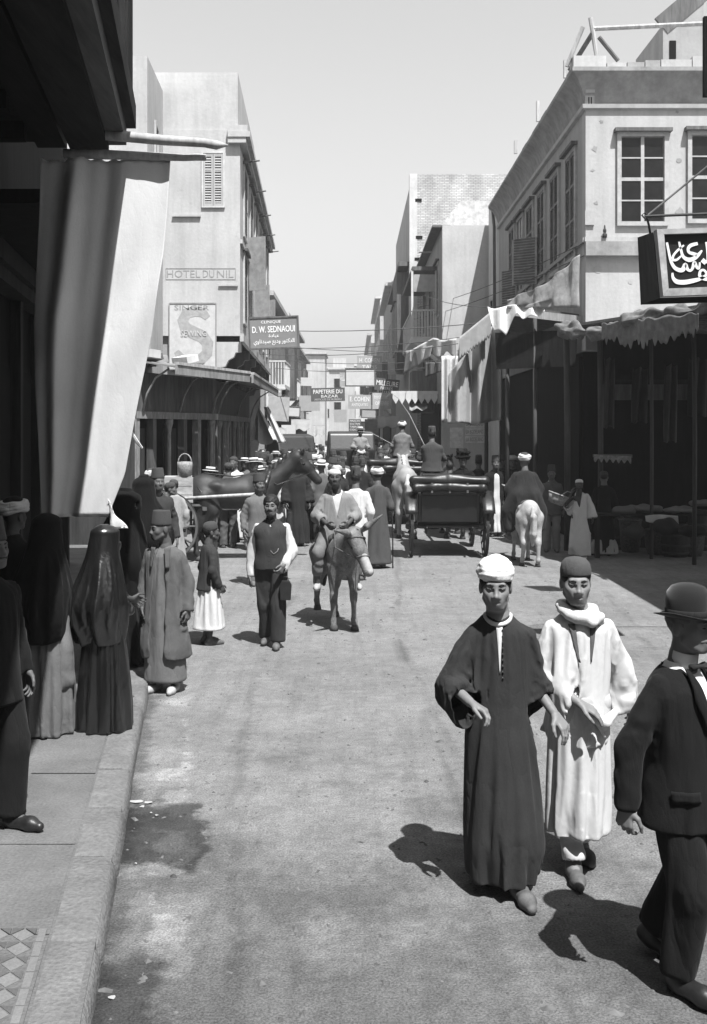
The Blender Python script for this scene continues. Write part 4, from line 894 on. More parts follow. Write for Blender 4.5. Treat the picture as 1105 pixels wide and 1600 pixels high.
# ------------------------------------------------------------------ telegraph wires and insulators
wire_m = mat('wire', .10, bump=0)
ends = []
for i, (a, b_) in enumerate((((335, 530, 30), (722, 548, 36)), ((345, 512, 30), (800, 500, 24)), ((380, 541, 34), (720, 527, 30)), ((402, 553, 36), (716, 537, 30)), ((420, 560, 40), (700, 562, 34)), ((640, 500, 45), (912, 400, 21.1)), ((655, 480, 45), (912, 380, 21.1)), ((660, 460, 38), (800, 478, 24)), ((430, 575, 44), (690, 572, 34)))):
    A, Bp = P(*a), P(*b_); pts = [A.lerp(Bp, t)+Vector((0, 0, -.35*4*t*(1-t)*.5)) for t in np.linspace(0, 1, 9)]
    tag(MB().tube(pts, .011, 5).build('telegraph_wire', wire_m), 'thin telegraph wire strung across the street between the houses', 'wire', 'telegraph wires')
for (px, py) in ((945, 362),):
    q = P(px, py, cy0-.1); M = Matrix.Translation(q-Vector((0, 0, .1)))
    tag(MB().lathe([(.045, -.02), (.05, 0), (.05, .05), (.025, .07), (.035, .1), (.035, .14), (.02, .16), (.015, .22), (.004, .24)], 12, M).build('insulator', iron, None, True), 'small dark insulator standing on the ledge of the corner house', 'insulator')
# ------------------------------------------------------------------ smooth implicit modelling for bodies, cloth and animals
def vec(p): return np.array([float(p[0]), float(p[1]), float(p[2])], dtype=np.float32)
class Cone:
    def __init__(s, a, b, ra, rb=None):
        s.a, s.b = vec(a), vec(b); s.ra = ra; s.rb = ra if rb is None else rb; m = max(s.ra, s.rb)
        s.lo = np.minimum(s.a, s.b)-m; s.hi = np.maximum(s.a, s.b)+m
    def f(s, X, Y, Z):
        ab = s.b-s.a; L2 = float(ab @ ab)+1e-9
        px, py, pz = X-s.a[0], Y-s.a[1], Z-s.a[2]
        t = np.clip((px*ab[0]+py*ab[1]+pz*ab[2])/L2, 0, 1)
        return np.sqrt((px-t*ab[0])**2+(py-t*ab[1])**2+(pz-t*ab[2])**2)-(s.ra+(s.rb-s.ra)*t)
class Sleeve(Cone):
    """a cone of cloth with creases running across it"""
    def __init__(s, a, b, ra, rb, amp, n, seed):
        super().__init__(a, b, ra, rb); s.amp, s.n = amp, n; r = np.random.default_rng(seed); s.ph = r.uniform(0, 6, 4); ab = s.b-s.a; v = np.cross(ab, [0.2, 1, .1]); s.v = v/(np.linalg.norm(v)+1e-9); w = np.cross(ab, s.v); s.w = w/(np.linalg.norm(w)+1e-9)
    def f(s, X, Y, Z):
        d = super().f(X, Y, Z); ab = s.b-s.a; L2 = float(ab @ ab)+1e-9; px, py, pz = X-s.a[0], Y-s.a[1], Z-s.a[2]
        t = np.clip((px*ab[0]+py*ab[1]+pz*ab[2])/L2, 0, 1); q = px*s.v[0]+py*s.v[1]+pz*s.v[2]; e = px*s.w[0]+py*s.w[1]+pz*s.w[2]
        g = np.sin(6.28*s.n*.45*t+q*16+1.8*np.sin(e*19+t*5+s.ph[0])+s.ph[1])*.5+np.sin(6.28*s.n*.8*t-q*30+1.6*np.sin(e*27+s.ph[2])+s.ph[3])*.35-np.abs(np.sin(6.28*s.n*.3*t+e*26+s.ph[2]+np.sin(q*20)))*.5+.3
        return d-s.amp*.55*g
class Ell:
    def __init__(s, c, r, rot=None):
        s.c, s.r = vec(c), vec(r); s.R = None if rot is None else np.array(rot, dtype=np.float32)
        m = s.r if rot is None else np.sqrt((s.R**2) @ (s.r**2))
        s.lo, s.hi = s.c-m, s.c+m
    def f(s, X, Y, Z):
        x, y, z = X-s.c[0], Y-s.c[1], Z-s.c[2]
        if s.R is not None:
            Q = s.R.T; x, y, z = Q[0, 0]*x+Q[0, 1]*y+Q[0, 2]*z, Q[1, 0]*x+Q[1, 1]*y+Q[1, 2]*z, Q[2, 0]*x+Q[2, 1]*y+Q[2, 2]*z
        r = s.r; k0 = np.sqrt((x/r[0])**2+(y/r[1])**2+(z/r[2])**2); k1 = np.sqrt((x/r[0]**2)**2+(y/r[1]**2)**2+(z/r[2]**2)**2)+1e-6
        return k0*(k0-1)/k1
class Loft:
    """stack of ellipses (z, cx, cy, rx, ry); folds = (count, z where they start, z where full, amplitude, seed)"""
    def __init__(s, levels, folds=None, k=None):
        L = np.array(sorted(levels), dtype=np.float32); s.L = L; s.folds = folds
        a = 1.0+(folds[3]*1.3 if folds else 0)
        s.lo = np.array([(L[:, 1]-L[:, 3]*a).min(), (L[:, 2]-L[:, 4]*a).min(), L[0, 0]]); s.hi = np.array([(L[:, 1]+L[:, 3]*a).max(), (L[:, 2]+L[:, 4]*a).max(), L[-1, 0]])
    def f(s, X, Y, Z):
        L = s.L; z = Z.ravel(); sh = Z.shape
        def ip(c):                                           # smooth interpolation between the levels
            i = np.clip(np.searchsorted(L[:, 0], z)-1, 0, len(L)-2); t = np.clip((z-L[i, 0])/(L[i+1, 0]-L[i, 0]), 0, 1)
            m = np.gradient(L[:, c], L[:, 0]); d = L[i+1, 0]-L[i, 0]; t2, t3 = t*t, t*t*t
            return ((2*t3-3*t2+1)*L[i, c]+(t3-2*t2+t)*d*m[i]+(-2*t3+3*t2)*L[i+1, c]+(t3-t2)*d*m[i+1]).reshape(sh).astype(np.float32)
        cx, cy, rx, ry = ip(1), ip(2), np.maximum(ip(3), .005), np.maximum(ip(4), .005)
        x, y = X-cx, Y-cy
        if s.folds:
            n, z0, z1, amp, seed = s.folds; r = np.random.default_rng(seed); th = np.arctan2(y/ry, x/rx)
            w = np.clip((z0-Z)/(z0-z1), 0, 1); g = 0; tot = 0
            for q in range(4):
                nn = max(2, int(n*(0.55, 1, 1.6, .8)[q])); a = (.9, 1, .45, .7)[q]; ph = r.uniform(0, 6.3); tw = r.uniform(-2.5, 2.5)
                g = g+a*(2*np.abs(np.sin(nn*.5*th+ph+tw*Z))**.8-1)*(1 if q != 2 else -1); tot += a
            e = 1+amp*w*g/tot*1.6; rx, ry = rx*e, ry*e
        q = np.sqrt((x/rx)**2+(y/ry)**2)
        d = (q-1)*np.minimum(rx, ry)*.9
        return np.maximum(d, np.maximum(s.lo[2]-Z, Z-s.hi[2]))
class CapCut:
    """slices a sleeve off square at its end, only near the cuff"""
    def __init__(s, e, d, r):
        s.e, s.d, s.r = vec(e), vec(d), r; c = s.e+s.d*r; s.lo, s.hi = c-r*1.7, c+r*1.7
    def f(s, X, Y, Z):
        px, py, pz = X-s.e[0], Y-s.e[1], Z-s.e[2]; t = px*s.d[0]+py*s.d[1]+pz*s.d[2]; rad = np.sqrt(np.maximum(px*px+py*py+pz*pz-t*t, 0))
        return np.maximum(np.maximum(.01-t, t-2.2*s.r), rad-1.35*s.r)
class Half:
    def __init__(s, n, p): n = vec(n); s.n = n/np.linalg.norm(n); s.d = float(s.n @ vec(p))
    def f(s, X, Y, Z): return s.n[0]*X+s.n[1]*Y+s.n[2]*Z-s.d
def surface_nets(V, lo, h):
    S = V < 0; nx, ny, nz = V.shape
    cnt = np.zeros((nx-1, ny-1, nz-1), np.int8)
    for a in (0, 1):
        for b in (0, 1):
            for c in (0, 1): cnt += S[a:nx-1+a, b:ny-1+b, c:nz-1+c]
    act = (cnt > 0) & (cnt < 8); ci, cj, ck = np.nonzero(act); n = len(ci)
    idx = np.full(act.shape, -1, np.int32); idx[ci, cj, ck] = np.arange(n)
    pos = np.zeros((n, 3), np.float32); num = np.zeros(n, np.float32)
    cor = [(a, b, c) for a in (0, 1) for b in (0, 1) for c in (0, 1)]
    for p in cor:
        for ax in range(3):
            if p[ax]: continue
            q = list(p); q[ax] = 1
            va = V[ci+p[0], cj+p[1], ck+p[2]]; vb = V[ci+q[0], cj+q[1], ck+q[2]]; m = (va < 0) != (vb < 0)
            t = np.where(m, va/np.where(m, va-vb, 1), 0)
            for d in range(3): pos[:, d] += np.where(m, p[d]+(t if d == ax else 0), 0)
            num += m
    verts = lo+(np.stack([ci, cj, ck], 1)+pos/num[:, None])*h
    faces = []
    for ax in range(3):
        o1, o2 = (ax+1) % 3, (ax+2) % 3
        sl0 = [slice(None)]*3; sl1 = [slice(None)]*3; sl0[ax] = slice(0, -1); sl1[ax] = slice(1, None)
        for s_ in (sl0, sl1): s_[o1] = slice(1, -1); s_[o2] = slice(1, -1)
        A, Bq = S[tuple(sl0)], S[tuple(sl1)]; e = np.array(np.nonzero(A != Bq)); inside = A[tuple(e)]
        e[o1] += 1; e[o2] += 1
        def cell(d1, d2):
            c = e.copy(); c[o1] -= d1; c[o2] -= d2; return idx[c[0], c[1], c[2]]
        F = np.stack([cell(1, 1), cell(0, 1), cell(0, 0), cell(1, 0)], 1); F[~inside] = F[~inside][:, ::-1]; faces.append(F)
    return verts, np.concatenate(faces)
def quads_mesh(name, verts, faces, m, smooth=True):
    me = bpy.data.meshes.new(name); me.vertices.add(len(verts)); me.vertices.foreach_set('co', np.ascontiguousarray(verts, np.float32).ravel())
    me.loops.add(len(faces)*4); me.loops.foreach_set('vertex_index', np.ascontiguousarray(faces, np.int32).ravel())
    me.polygons.add(len(faces)); me.polygons.foreach_set('loop_start', np.arange(0, len(faces)*4, 4, dtype=np.int32))
    me.update(calc_edges=True); finish(me, m, smooth); return me
class Shape:
    def __init__(s): s.ops = []; s.noise = None
    def u(s, p, k=.02): s.ops.append(('u', p, k)); return s
    def s(s, p, k=.006): s.ops.append(('s', p, k)); return s
    def i2(s, c):
        e2, d, r = c; s.s(CapCut(e2, d, r), .004)
    def i(s, p): s.ops.append(('i', p, 0)); return s
    def wr(s, amp, freq=22.0, seed=1, stretch=(1, 1, .5)): s.noise = (amp, freq, seed, stretch); return s
    def grow(s, d): s.g = d; return s
    g = 0.0
    def field(s, h):
        us = [p for m, p, k in s.ops if m == 'u']; lo = np.min([p.lo for p in us], 0)-3*h-abs(s.g)-.01; hi = np.max([p.hi for p in us], 0)+3*h+abs(s.g)+.01
        n = np.ceil((hi-lo)/h).astype(int)+1; ax = [(lo[d]+np.arange(n[d])*h).astype(np.float32) for d in range(3)]
        V = np.full(n, .5, np.float32)
        for m, p, k in s.ops:
            if m == 'i' or not hasattr(p, 'lo'): sl = [slice(None)]*3
            else:
                pad = max(k, .03)+2.5*h+abs(s.g)
                sl = [slice(max(0, int((p.lo[d]-pad-lo[d])/h)), min(n[d], int((p.hi[d]+pad-lo[d])/h)+2)) for d in range(3)]
                if any(q.stop <= q.start for q in sl): continue
            X, Y, Z = ax[0][sl[0]][:, None, None], ax[1][sl[1]][None, :, None], ax[2][sl[2]][None, None, :]
            d = p.f(X, Y, Z); sl = tuple(sl); v = V[sl]
            if m == 'u': q = np.maximum(k-np.abs(v-d), 0)/k; V[sl] = np.minimum(v, d)-q*q*k*.25
            elif m == 's': q = np.maximum(k-np.abs(v+d), 0)/k; V[sl] = np.maximum(v, -d)+q*q*k*.25
            else: V[sl] = np.maximum(v, d)
        if s.noise:
            amp, fr, seed, st = s.noise; r = np.random.default_rng(seed); X, Y, Z = ax[0][:, None, None]*st[0], ax[1][None, :, None]*st[1], ax[2][None, None, :]*st[2]; w = 0
            for q in range(4):
                a = r.normal(size=3); a = a/np.linalg.norm(a)*fr*r.uniform(.6, 1.7); c = r.normal(size=3); c = c/np.linalg.norm(c)*fr*.5
                w = w+np.sin(a[0]*X+a[1]*Y+a[2]*Z+r.uniform(0, 6)+1.3*np.sin(c[0]*X+c[1]*Y+c[2]*Z))
            V += (amp*(.4*w-.55)).astype(np.float32)
        V -= s.g
        V[0] = V[-1] = .1; V[:, 0] = V[:, -1] = .1; V[:, :, 0] = V[:, :, -1] = .1
        return V, lo
    def raw(s, h): V, lo = s.field(h); return surface_nets(V, lo, h)
    def build(s, name, h, m, parent):
        v, f = s.raw(h); return put(name, quads_mesh(name, v, f, m), parent, False)
def join_raw(parts):
    vs, fs, b = [], [], 0
    for v, f in parts: vs.append(v); fs.append(f+b); b += len(v)
    return np.concatenate(vs), np.concatenate(fs)

# ------------------------------------------------------------------ people
JD = dict(head=(0, -.025, 1.585), neck=(0, .01, 1.44), sl=(-.158, 0, 1.345), sr=(.158, 0, 1.345), el=(-.235, .035, 1.10), er=(.235, .035, 1.10), wl=(-.245, -.05, .86), wr=(.245, -.05, .86),
          hl=(-.09, 0, .92), hr=(.09, 0, .92), kl=(-.095, -.03, .50), kr=(.095, -.03, .50), al=(-.095, .03, .085), ar=(.095, .03, .085), tl=(-.115, -.15, .03), tr=(.115, -.15, .03))
def skin(v): return mat('skin_%03d' % int(v*1000), v, rough=.55, var=.10, vs=14, bump=.15, bs=220, spec=.35, dist=.002)
hair_m = mat('dark_hair', .014, rough=.6, bump=.6, bs=180, spec=.3); hair_g = mat('greying_hair', .12, rough=.7, bump=.6, bs=180)
eye_m = mat('eye_in_shade', .02, rough=.3, var=.05, bump=0); iris_m = mat('iris', .008, rough=.25, bump=0); lip_m = mat('lip', .10, rough=.5, bump=0)
leather = mat('black_leather', .018, rough=.38, var=.3, vs=20, bump=.2, bs=90, spec=.5); leather_b = mat('worn_leather', .11, rough=.7, var=.4, vs=16, bump=.3, bs=90); felt_d = cloth('dark_felt', .055, var=.08); felt_b = mat('black_felt', .016, rough=.75, var=.1, bump=.2, bs=200, sheen=.3, spec=.2)
straw = mat('straw', .62, var=.12, vs=30, bump=.5, bs=160); linen_w = cloth('white_cotton', .70, var=.06, vs=8, fine=.05); ribbon = cloth('dark_ribbon', .03)

class Head:
    """a transform from head space (face towards -Y, centre of the skull at 0) to figure space"""
    def __init__(s, c, yaw=0, pitch=0, roll=0, k=1.0):
        s.M = Matrix.Rotation(yaw, 3, 'Z') @ Matrix.Rotation(pitch, 3, 'X') @ Matrix.Rotation(roll, 3, 'Y'); s.c = Vector(c); s.k = k
    def p(s, *q): return s.c+s.M @ (Vector(q)*s.k)
    def rot(s): return [list(r) for r in s.M]
    def ell(s, c, r): return Ell(s.p(*c), Vector(r)*s.k, s.rot())
    def cone(s, a, b, ra, rb=None): return Cone(s.p(*a), s.p(*b), ra*s.k, (ra if rb is None else rb)*s.k)
    def m4(s): M = (s.M*s.k).to_4x4(); M.translation = s.c; return M
def head_shape(hd, jaw=1.0, nose=1.0, neck=None, thin=1.0):
    S = Shape()
    S.u(hd.ell((0, .012, .028), (.076, .096, .088)), .02); S.u(hd.ell((0, -.030, -.030), (.060*thin, .062, .072)), .03)
    S.u(hd.ell((0, -.045, -.072), (.043*jaw, .042, .036)), .025); S.u(hd.ell((0, -.072, -.090), (.020*jaw, .018, .018)), .018)
    for x in (-1, 1):
        S.u(hd.ell((x*.042*thin, -.060, -.016), (.020, .020, .020)), .035)
        S.u(hd.cone((x*.058*jaw, -.012, -.055), (x*.028*jaw, -.070, -.090), .016, .014), .02)
        S.u(hd.ell((x*.076, .018, -.006), (.010, .022, .034)), .008)
    S.u(hd.cone((-.036, -.079, .031), (.036, -.079, .031), .0110), .020)
    for x in (-1, 1): S.s(hd.ell((x*.031, -.104, .011), (.021, .017, .012)), .024)
    for x in (-1, 1): S.u(hd.ell((x*.031, -.0765, .011), (.0165, .0135, .0105)), .006)
    for x in (-1, 1): S.u(hd.cone((x*.016, -.0895, .0185), (x*.045, -.080, .0170), .0045, .0035), .005)
    S.u(hd.cone((0, -.086, .024), (0, -.101-.005*nose, -.018), .0078, .0105), .016)
    S.u(hd.ell((0, -.101-.008*nose, -.023), (.0105, .012, .009)), .010)
    for x in (-1, 1): S.u(hd.ell((x*.0125, -.098, -.027), (.0085, .011, .0075)), .007)
    S.u(hd.ell((0, -.080, -.052), (.026, .016, .020)), .040)
    S.u(hd.cone((-.015, -.0915, -.0515), (.015, -.0915, -.0515), .0050), .010); S.u(hd.cone((-.012, -.0905, -.0625), (.012, -.0905, -.0625), .0060), .010)
    S.s(hd.cone((-.019, -.1030, -.0575), (.019, -.1030, -.0575), .0040), .004)
    if neck is not None: S.u(Cone(hd.p(0, .018, -.05), neck, .053*hd.k, .058*hd.k), .03)
    return S
def hand_prims(w, d, pn, side, curl=.5, spread=.012, s_=1.0, thumb=.5):
    """w wrist, d pointing along the hand, pn the way the palm faces, side: +1 or -1 for the thumb"""
    w, d, pn = Vector(w), Vector(d).normalized(), Vector(pn).normalized(); pn = (pn-d*pn.dot(d)).normalized(); t = d.cross(pn)*side; L = []
    kn = w+d*.088*s_
    for i in range(4):
        o = (1.5-i)*.0195*s_; b = kn+t*o-d*(0, -.002, .004, .014)[i]*s_; L.append((Cone(w+t*o*.55+d*.012, b, .0145*s_, .0115*s_), .012))
        ln = (.072, .080, .074, .058)[i]*s_; a = curl*(.9+.12*i); p = b; ang = 0
        for q, fr in enumerate((.46, .31, .25)):
            ang += a*(.75, .95, .7)[q]; e = p+(d*math.cos(ang)+pn*math.sin(ang))*ln*fr+t*(1.5-i)*spread*.2; L.append((Cone(p, e, (.0095, .0085, .0076)[q]*s_, (.0085, .0076, .0066)[q]*s_), .003)); p = e
    b = w+d*.026*s_+t*.024*s_; m = b+(d*.6+t*.75+pn*.35*thumb).normalized()*.042*s_; e1 = m+(d*.85+t*.35+pn*.5*thumb).normalized()*.032*s_; e2 = e1+(d*.9+t*.05+pn*.7*thumb).normalized()*.026*s_
    L += [(Cone(b, m, .0155*s_, .012*s_), .015), (Cone(m, e1, .0115*s_, .0095*s_), .004), (Cone(e1, e2, .0095*s_, .0075*s_), .004)]
    return L
def tarboosh(hd, par, m=None, tas=True, z=.052, tilt=0.0, hgt=.125, k=1.0):
    M = hd.m4() @ Matrix.Translation((0, .010, z)) @ Matrix.Rotation(tilt-.10, 4, 'X')
    o = MB().lathe([(.0835*k, -.012), (.086*k, 0), (.0835*k, .02), (.074*k, hgt*.9), (.071*k, hgt), (.066*k, hgt+.004), (.004, hgt+.006)], 28, M, 1.0, 1.18).build('tarboosh', m or felt_d, par, True, world_coords=False)
    if tas:
        pts = [M @ Vector(q) for q in ((0, .0, hgt+.006), (.01, .05, hgt+.008), (.02, .092, hgt-.004), (.022, .100, hgt-.04), (.022, .100, hgt-.075))]
        MB().tube(pts, [.003, .004, .006, .009, .010], 6).build('tassel', hair_m, o, True, world_coords=False)
    return o
def turban(hd, par, m=None, cap=None, big=1.0, z=.055, seed=0, tilt=-.14, dome=True):
    M = hd.m4() @ Matrix.Translation((0, .010, z)) @ Matrix.Rotation(tilt, 4, 'X'); r_ = random.Random(seed); mb = MB()
    for i in range(6):
        zz = -.004+i*.013; rr = (.089, .094, .096, .093, .086, .076)[i]*big; tl, ph = r_.uniform(-.16, .16), r_.uniform(0, 6); pts = []
        for j in range(28):
            a = 2*math.pi*j/28; pts.append(M @ Vector((rr*math.cos(a), rr*1.14*math.sin(a), zz+tl*rr*math.sin(a+ph)*.9)))
        mb.tube(pts, [(.0175+.004*math.sin(j*.9+i))*big for j in range(28)], 8, closed=True)
    o = mb.build('turban', m or linen_w, par, True, world_coords=False)
    if dome: MB().lathe([(.080*big, .0), (.078*big, .05), (.066*big, .085), (.042*big, .105), (.003, .112)], 20, M, 1, 1.14).build('turban_cap', cap or m or linen_w, o, True, world_coords=False)
    return o
def skullcap(hd, par, m, z=.040, hgt=.085, fat=1.0):
    M = hd.m4() @ Matrix.Translation((0, .010, z)) @ Matrix.Rotation(-.16, 4, 'X')
    return MB().lathe([(.081*fat, -.006), (.0835*fat, .006), (.083*fat, .03), (.076*fat, hgt*.65), (.055*fat, hgt*.92), (.028*fat, hgt), (.002, hgt*1.02)], 28, M, 1, 1.19).build('skullcap', m, par, True, world_coords=False)
def boater(hd, par, tilt=-.1):
    M = hd.m4() @ Matrix.Translation((0, .010, .055)) @ Matrix.Rotation(tilt, 4, 'X')
    o = MB().lathe([(.085, -.004), (.150, -.006), (.152, .0), (.150, .005), (.089, .008), (.087, .07), (.083, .078), (.003, .079)], 32, M, 1, 1.12).build('straw_hat', straw, par, True, world_coords=False); autosmooth(o, 40)
    MB().lathe([(.0885, .010), (.0895, .012), (.0895, .042), (.0885, .044)], 32, M, 1, 1.12).build('hat_band', ribbon, o, True, world_coords=False); return o
def bowler(hd, par):
    M = hd.m4() @ Matrix.Translation((0, .010, .044)) @ Matrix.Rotation(-.06, 4, 'X'); mb = MB()
    o = mb.lathe([(.086, -.002), (.087, .03), (.088, .07), (.082, .105), (.064, .132), (.034, .145), (.002, .148)], 36, M, 1, 1.16).build('bowler_hat', felt_b, par, True, world_coords=False)
    def brim(u, v):
        a = u*2*math.pi; r = .084+.050*v; curl = .026*v*v*abs(math.cos(a))**1.2-.010*v*abs(math.sin(a)); return M @ Vector((r*math.cos(a), r*1.16*math.sin(a), curl))
    MB().sheet(brim, 48, 6, .004).build('brim', felt_b, o, True, world_coords=False)
    MB().lathe([(.0885, .002), (.0905, .004), (.0905, .030), (.0888, .032)], 36, M, 1, 1.16).build('hat_band', ribbon, o, True, world_coords=False); return o
def face_bits(hd, par, brows=True, mous=0, beard=0, hair=None, eyes=True, hm=None, h=.005):
    hm = hm or hair_m
    if eyes:
        for x in (-1, 1):
            MB().tube([hd.p(x*.019, -.0880, .0105), hd.p(x*.031, -.0900, .0102), hd.p(x*.044, -.0840, .0108)], [.0020, .0038, .0018], 8).build('eye', eye_m, par, True, world_coords=False)
    if brows:
        for x in (-1, 1): MB().tube([hd.p(x*.013, -.0945, .030), hd.p(x*.030, -.0925, .036), hd.p(x*.048, -.0800, .029)], [.003, .0036, .0018], 6).build('eyebrow', hm, par, True, world_coords=False)
    if eyes: MB().tube([hd.p(-.016, -.0930, -.0600), hd.p(0, -.0985, -.0550), hd.p(.016, -.0930, -.0600)], [.002, .003, .002], 6).build('mouth', lip_m, par, True, world_coords=False)
    if mous:
        S = Shape()
        for x in (-1, 1): S.u(hd.cone((x*.004, -.1005, -.040), (x*.022, -.0945, -.045), .0075*mous, .006*mous), .006); S.u(hd.cone((x*.022, -.0945, -.045), (x*.036*mous, -.080, -.050), .006*mous, .003), .006)
        S.wr(.002, 160, 3).build('moustache', h*.6, hm, par)
    if beard:
        S = Shape(); S.u(hd.ell((0, -.050, -.080), (.052, .052, .042*beard)), .02)
        for x in (-1, 1): S.u(hd.cone((x*.064, -.005, -.02), (x*.045, -.045, -.075), .012, .016), .02)
        S.s(hd.ell((0, -.098, -.050), (.030, .02, .022)), .012); S.wr(.002, 150, 4).build('beard', h, hm, par)
    if hair:
        S = Shape(); k = hair if isinstance(hair, float) else 1.0
        S.u(hd.ell((0, .018, .034), (.080*k, .098*k, .090*k)), .02); S.s(hd.ell((0, -.075, -.03), (.066, .075, .082)), .02)
        n = hd.M @ Vector((0, -.55, -1)); S.i(Half(n, hd.p(0, .03, -.045))); S.wr(.003*k, 120, 5, (1, 1, 1)).build('hair', h, hm, par)

def lofted(levels, folds=None): return Loft(levels, folds)
class Fig:
    def __init__(s, name, label, loc, rz=0, sc=1.0, skin_v=.16, h=.012, hh=None, cat='person', group=None, yaw=0, pitch=0, roll=0, head_k=1.0, jaw=1.0, thin=1.0, nose=1.0, body=True, hands=(1, 1), curl=.45, palm=None, legs=True, legk=1.0, **J):
        s.J = {k: Vector(v) for k, v in {**JD, **J}.items()}; s.h = h; s.o = thing(name, label, cat, loc, rz, group, sc)
        J = s.J; s.hd = Head(J['head'], yaw, pitch, roll, head_k); s.sk = skin(skin_v); hh = hh or h*.5
        parts = [head_shape(s.hd, jaw, nose, J['neck'], thin).raw(max(hh, .0042))]
        B = Shape(); B.u(Cone(J['neck']+Vector((0, 0, .03)), J['neck']-Vector((0, 0, .06)), .055, .06)); mid = (J['hl']+J['hr'])/2; ch = (J['sl']+J['sr'])/2-Vector((0, 0, .10))
        B.u(Cone(J['neck']-Vector((0, 0, .04)), ch, .06, .085), .04); B.u(Cone(ch, mid+Vector((0, 0, .05)), .09, .085), .05)
        for q in 'lr':
            sp = J['s'+q].lerp(ch, .22)-Vector((0, 0, .02)); B.u(Cone(ch+Vector((0, 0, .05)), sp, .05, .030), .03); B.u(Cone(sp, J['e'+q], .030, .031), .02); B.u(Cone(J['e'+q], J['w'+q], .034, .024), .02)
            if legs: B.u(Cone(mid, J['h'+q], .08*legk, .075*legk), .03); B.u(Cone(J['h'+q], J['k'+q], .070*legk, .048*legk), .03); B.u(Cone(J['k'+q], J['a'+q], .048*legk, .034), .02); B.u(Cone(J['a'+q]+Vector((0, 0, -.03)), J['t'+q], .034, .026), .02)
        parts.append(B.raw(max(h, .012)))
        for q, sd in (('l', 0), ('r', 1)):
            if not hands[sd]: continue
            d = (J['w'+q]-J['e'+q]).normalized(); pn = Vector(palm[sd]) if palm and palm[sd] else Vector((.8 if q == 'l' else -.8, .25, 0)); hs = Shape(); cu = curl[sd] if hasattr(curl, '__len__') else curl
            ex = J.get('d'+q); hdv = ex if ex is not None else d
            hs.u(Cone(J['w'+q]-d*.05, J['w'+q], .026, .021)); thumb = -1 if q == 'l' else 1
            t = hdv.cross(pn); fwd = Vector((0, -1, 0)); sgn = 1 if t.dot(fwd) > 0 else -1
            for p, k in hand_prims(J['w'+q], hdv, pn, sgn, cu): hs.u(p, k)
            parts.append(hs.raw(max(.0045, min(hh, .008))))
        v, f = join_raw(parts); s.body = put('body', quads_mesh('body', v, f, s.sk), s.o, False)
    def add(s, name, shape, m, h=None): o = shape.build(name, h or s.h, m, s.o); return o
    # ---- garments
    def sleeve(s, S, q, r0, r1, r2, upto=1.0, hollow=True, k=.014, past=0.0):
        J = s.J; a, e, w = J['s'+q], J['e'+q], J['w'+q]; d = (w-e).normalized(); e2 = e.lerp(w, upto)+d*past
        sd = int(abs(a.x*991+w.z*577)*10) % 997; S.u(Sleeve(a-Vector((0, 0, .01)), e, r0, r1, min(.022, r1*.26), 4.5, sd), k); S.u(Sleeve(e, e2, r1, r2, min(.020, r2*.22), 3.2, sd+3), .02)
        return e2, d, r2
    def cuff_cut(s, S, cf):
        for e2, d, r in cf: S.i2((e2, d, r)); S.s(Cone(e2+d*r*.5, e2-d*.07, r*.74, r*.55), .004)
    def torso(s, S, top, hem, wd=1.0, dp=1.0, flare=0.0, folds=None, cx=0, cy=0, waist=1.0):
        J = s.J; n = J['neck']; c = (J['sl']+J['sr'])/2; m = (J['hl']+J['hr'])/2; sw = abs((J['sr']-J['sl']).x)/2
        lv = [(n.z+.0, n.x, n.y+.005, .068, .064), (n.z-.040, n.x, n.y+.008, .105*wd, .080*dp), (c.z+.012, c.x, c.y+.004, (sw+.012)*wd, .098*dp), (c.z-.14, c.x, c.y-.006, (sw+.016)*wd, .124*dp), (1.05*c.z/1.375, (c.x+m.x)/2, (c.y+m.y)/2-.004, .165*wd*waist, .122*dp*waist), (m.z+.02, m.x, m.y, .178*wd, .130*dp)]
        z = m.z+.02
        if hem < z-.02:
            for t in (.25, .5, .75, 1.0): lv.append((z+(hem-z)*t, m.x+cx*t, m.y+cy*t, (.178+flare*t)*wd, (.130+flare*.8*t)*dp))
        else: lv = [l for l in lv if l[0] > hem]+[(hem, m.x, m.y, .172*wd, .128*dp)]
        S.u(Loft(lv, folds), .03); return S
    def robe(s, m, hem=.08, wd=1.0, dp=1.0, flare=.09, folds=(13, 1.25, .4, .12, 1), sl=(.054, .066, .088), slv=(1, 1), upto=(.96, .96), vneck=None, wr=(.010, 24), name='robe', cx=0, cy=0, seed=1, past=0, extra=None):
        S = Shape(); s.torso(S, 0, hem, wd, dp, flare, folds, cx, cy); cf = []
        for i, q in enumerate('lr'):
            if slv[i]: cf.append(s.sleeve(S, q, *sl, upto=upto[i], past=past))
        if extra: extra(S)
        S.wr(wr[0], wr[1], seed, (1, 1, .45))
        s.cuff_cut(S, cf); n = s.J['neck']
        S.s(Cone((n.x, n.y-.02, n.z-.005), (n.x, n.y-.01, n.z+.10), .050, .075), .01)
        if vneck: S.s(Cone((n.x+vneck[2] if len(vneck) > 2 else n.x, n.y-.13, n.z-.03), (n.x, n.y-.155, n.z-vneck[0]), vneck[1], .004), .006)
        return s.add(name, S, m)
    def undershirt(s, m, hem=1.05, k=.93, name='undershirt'):
        S = Shape(); s.torso(S, 0, hem, k, k); n = s.J['neck']; S.s(Cone((n.x, n.y-.025, n.z+.01), (n.x, n.y-.02, n.z+.12), .050, .075), .008); return s.add(name, S, m)
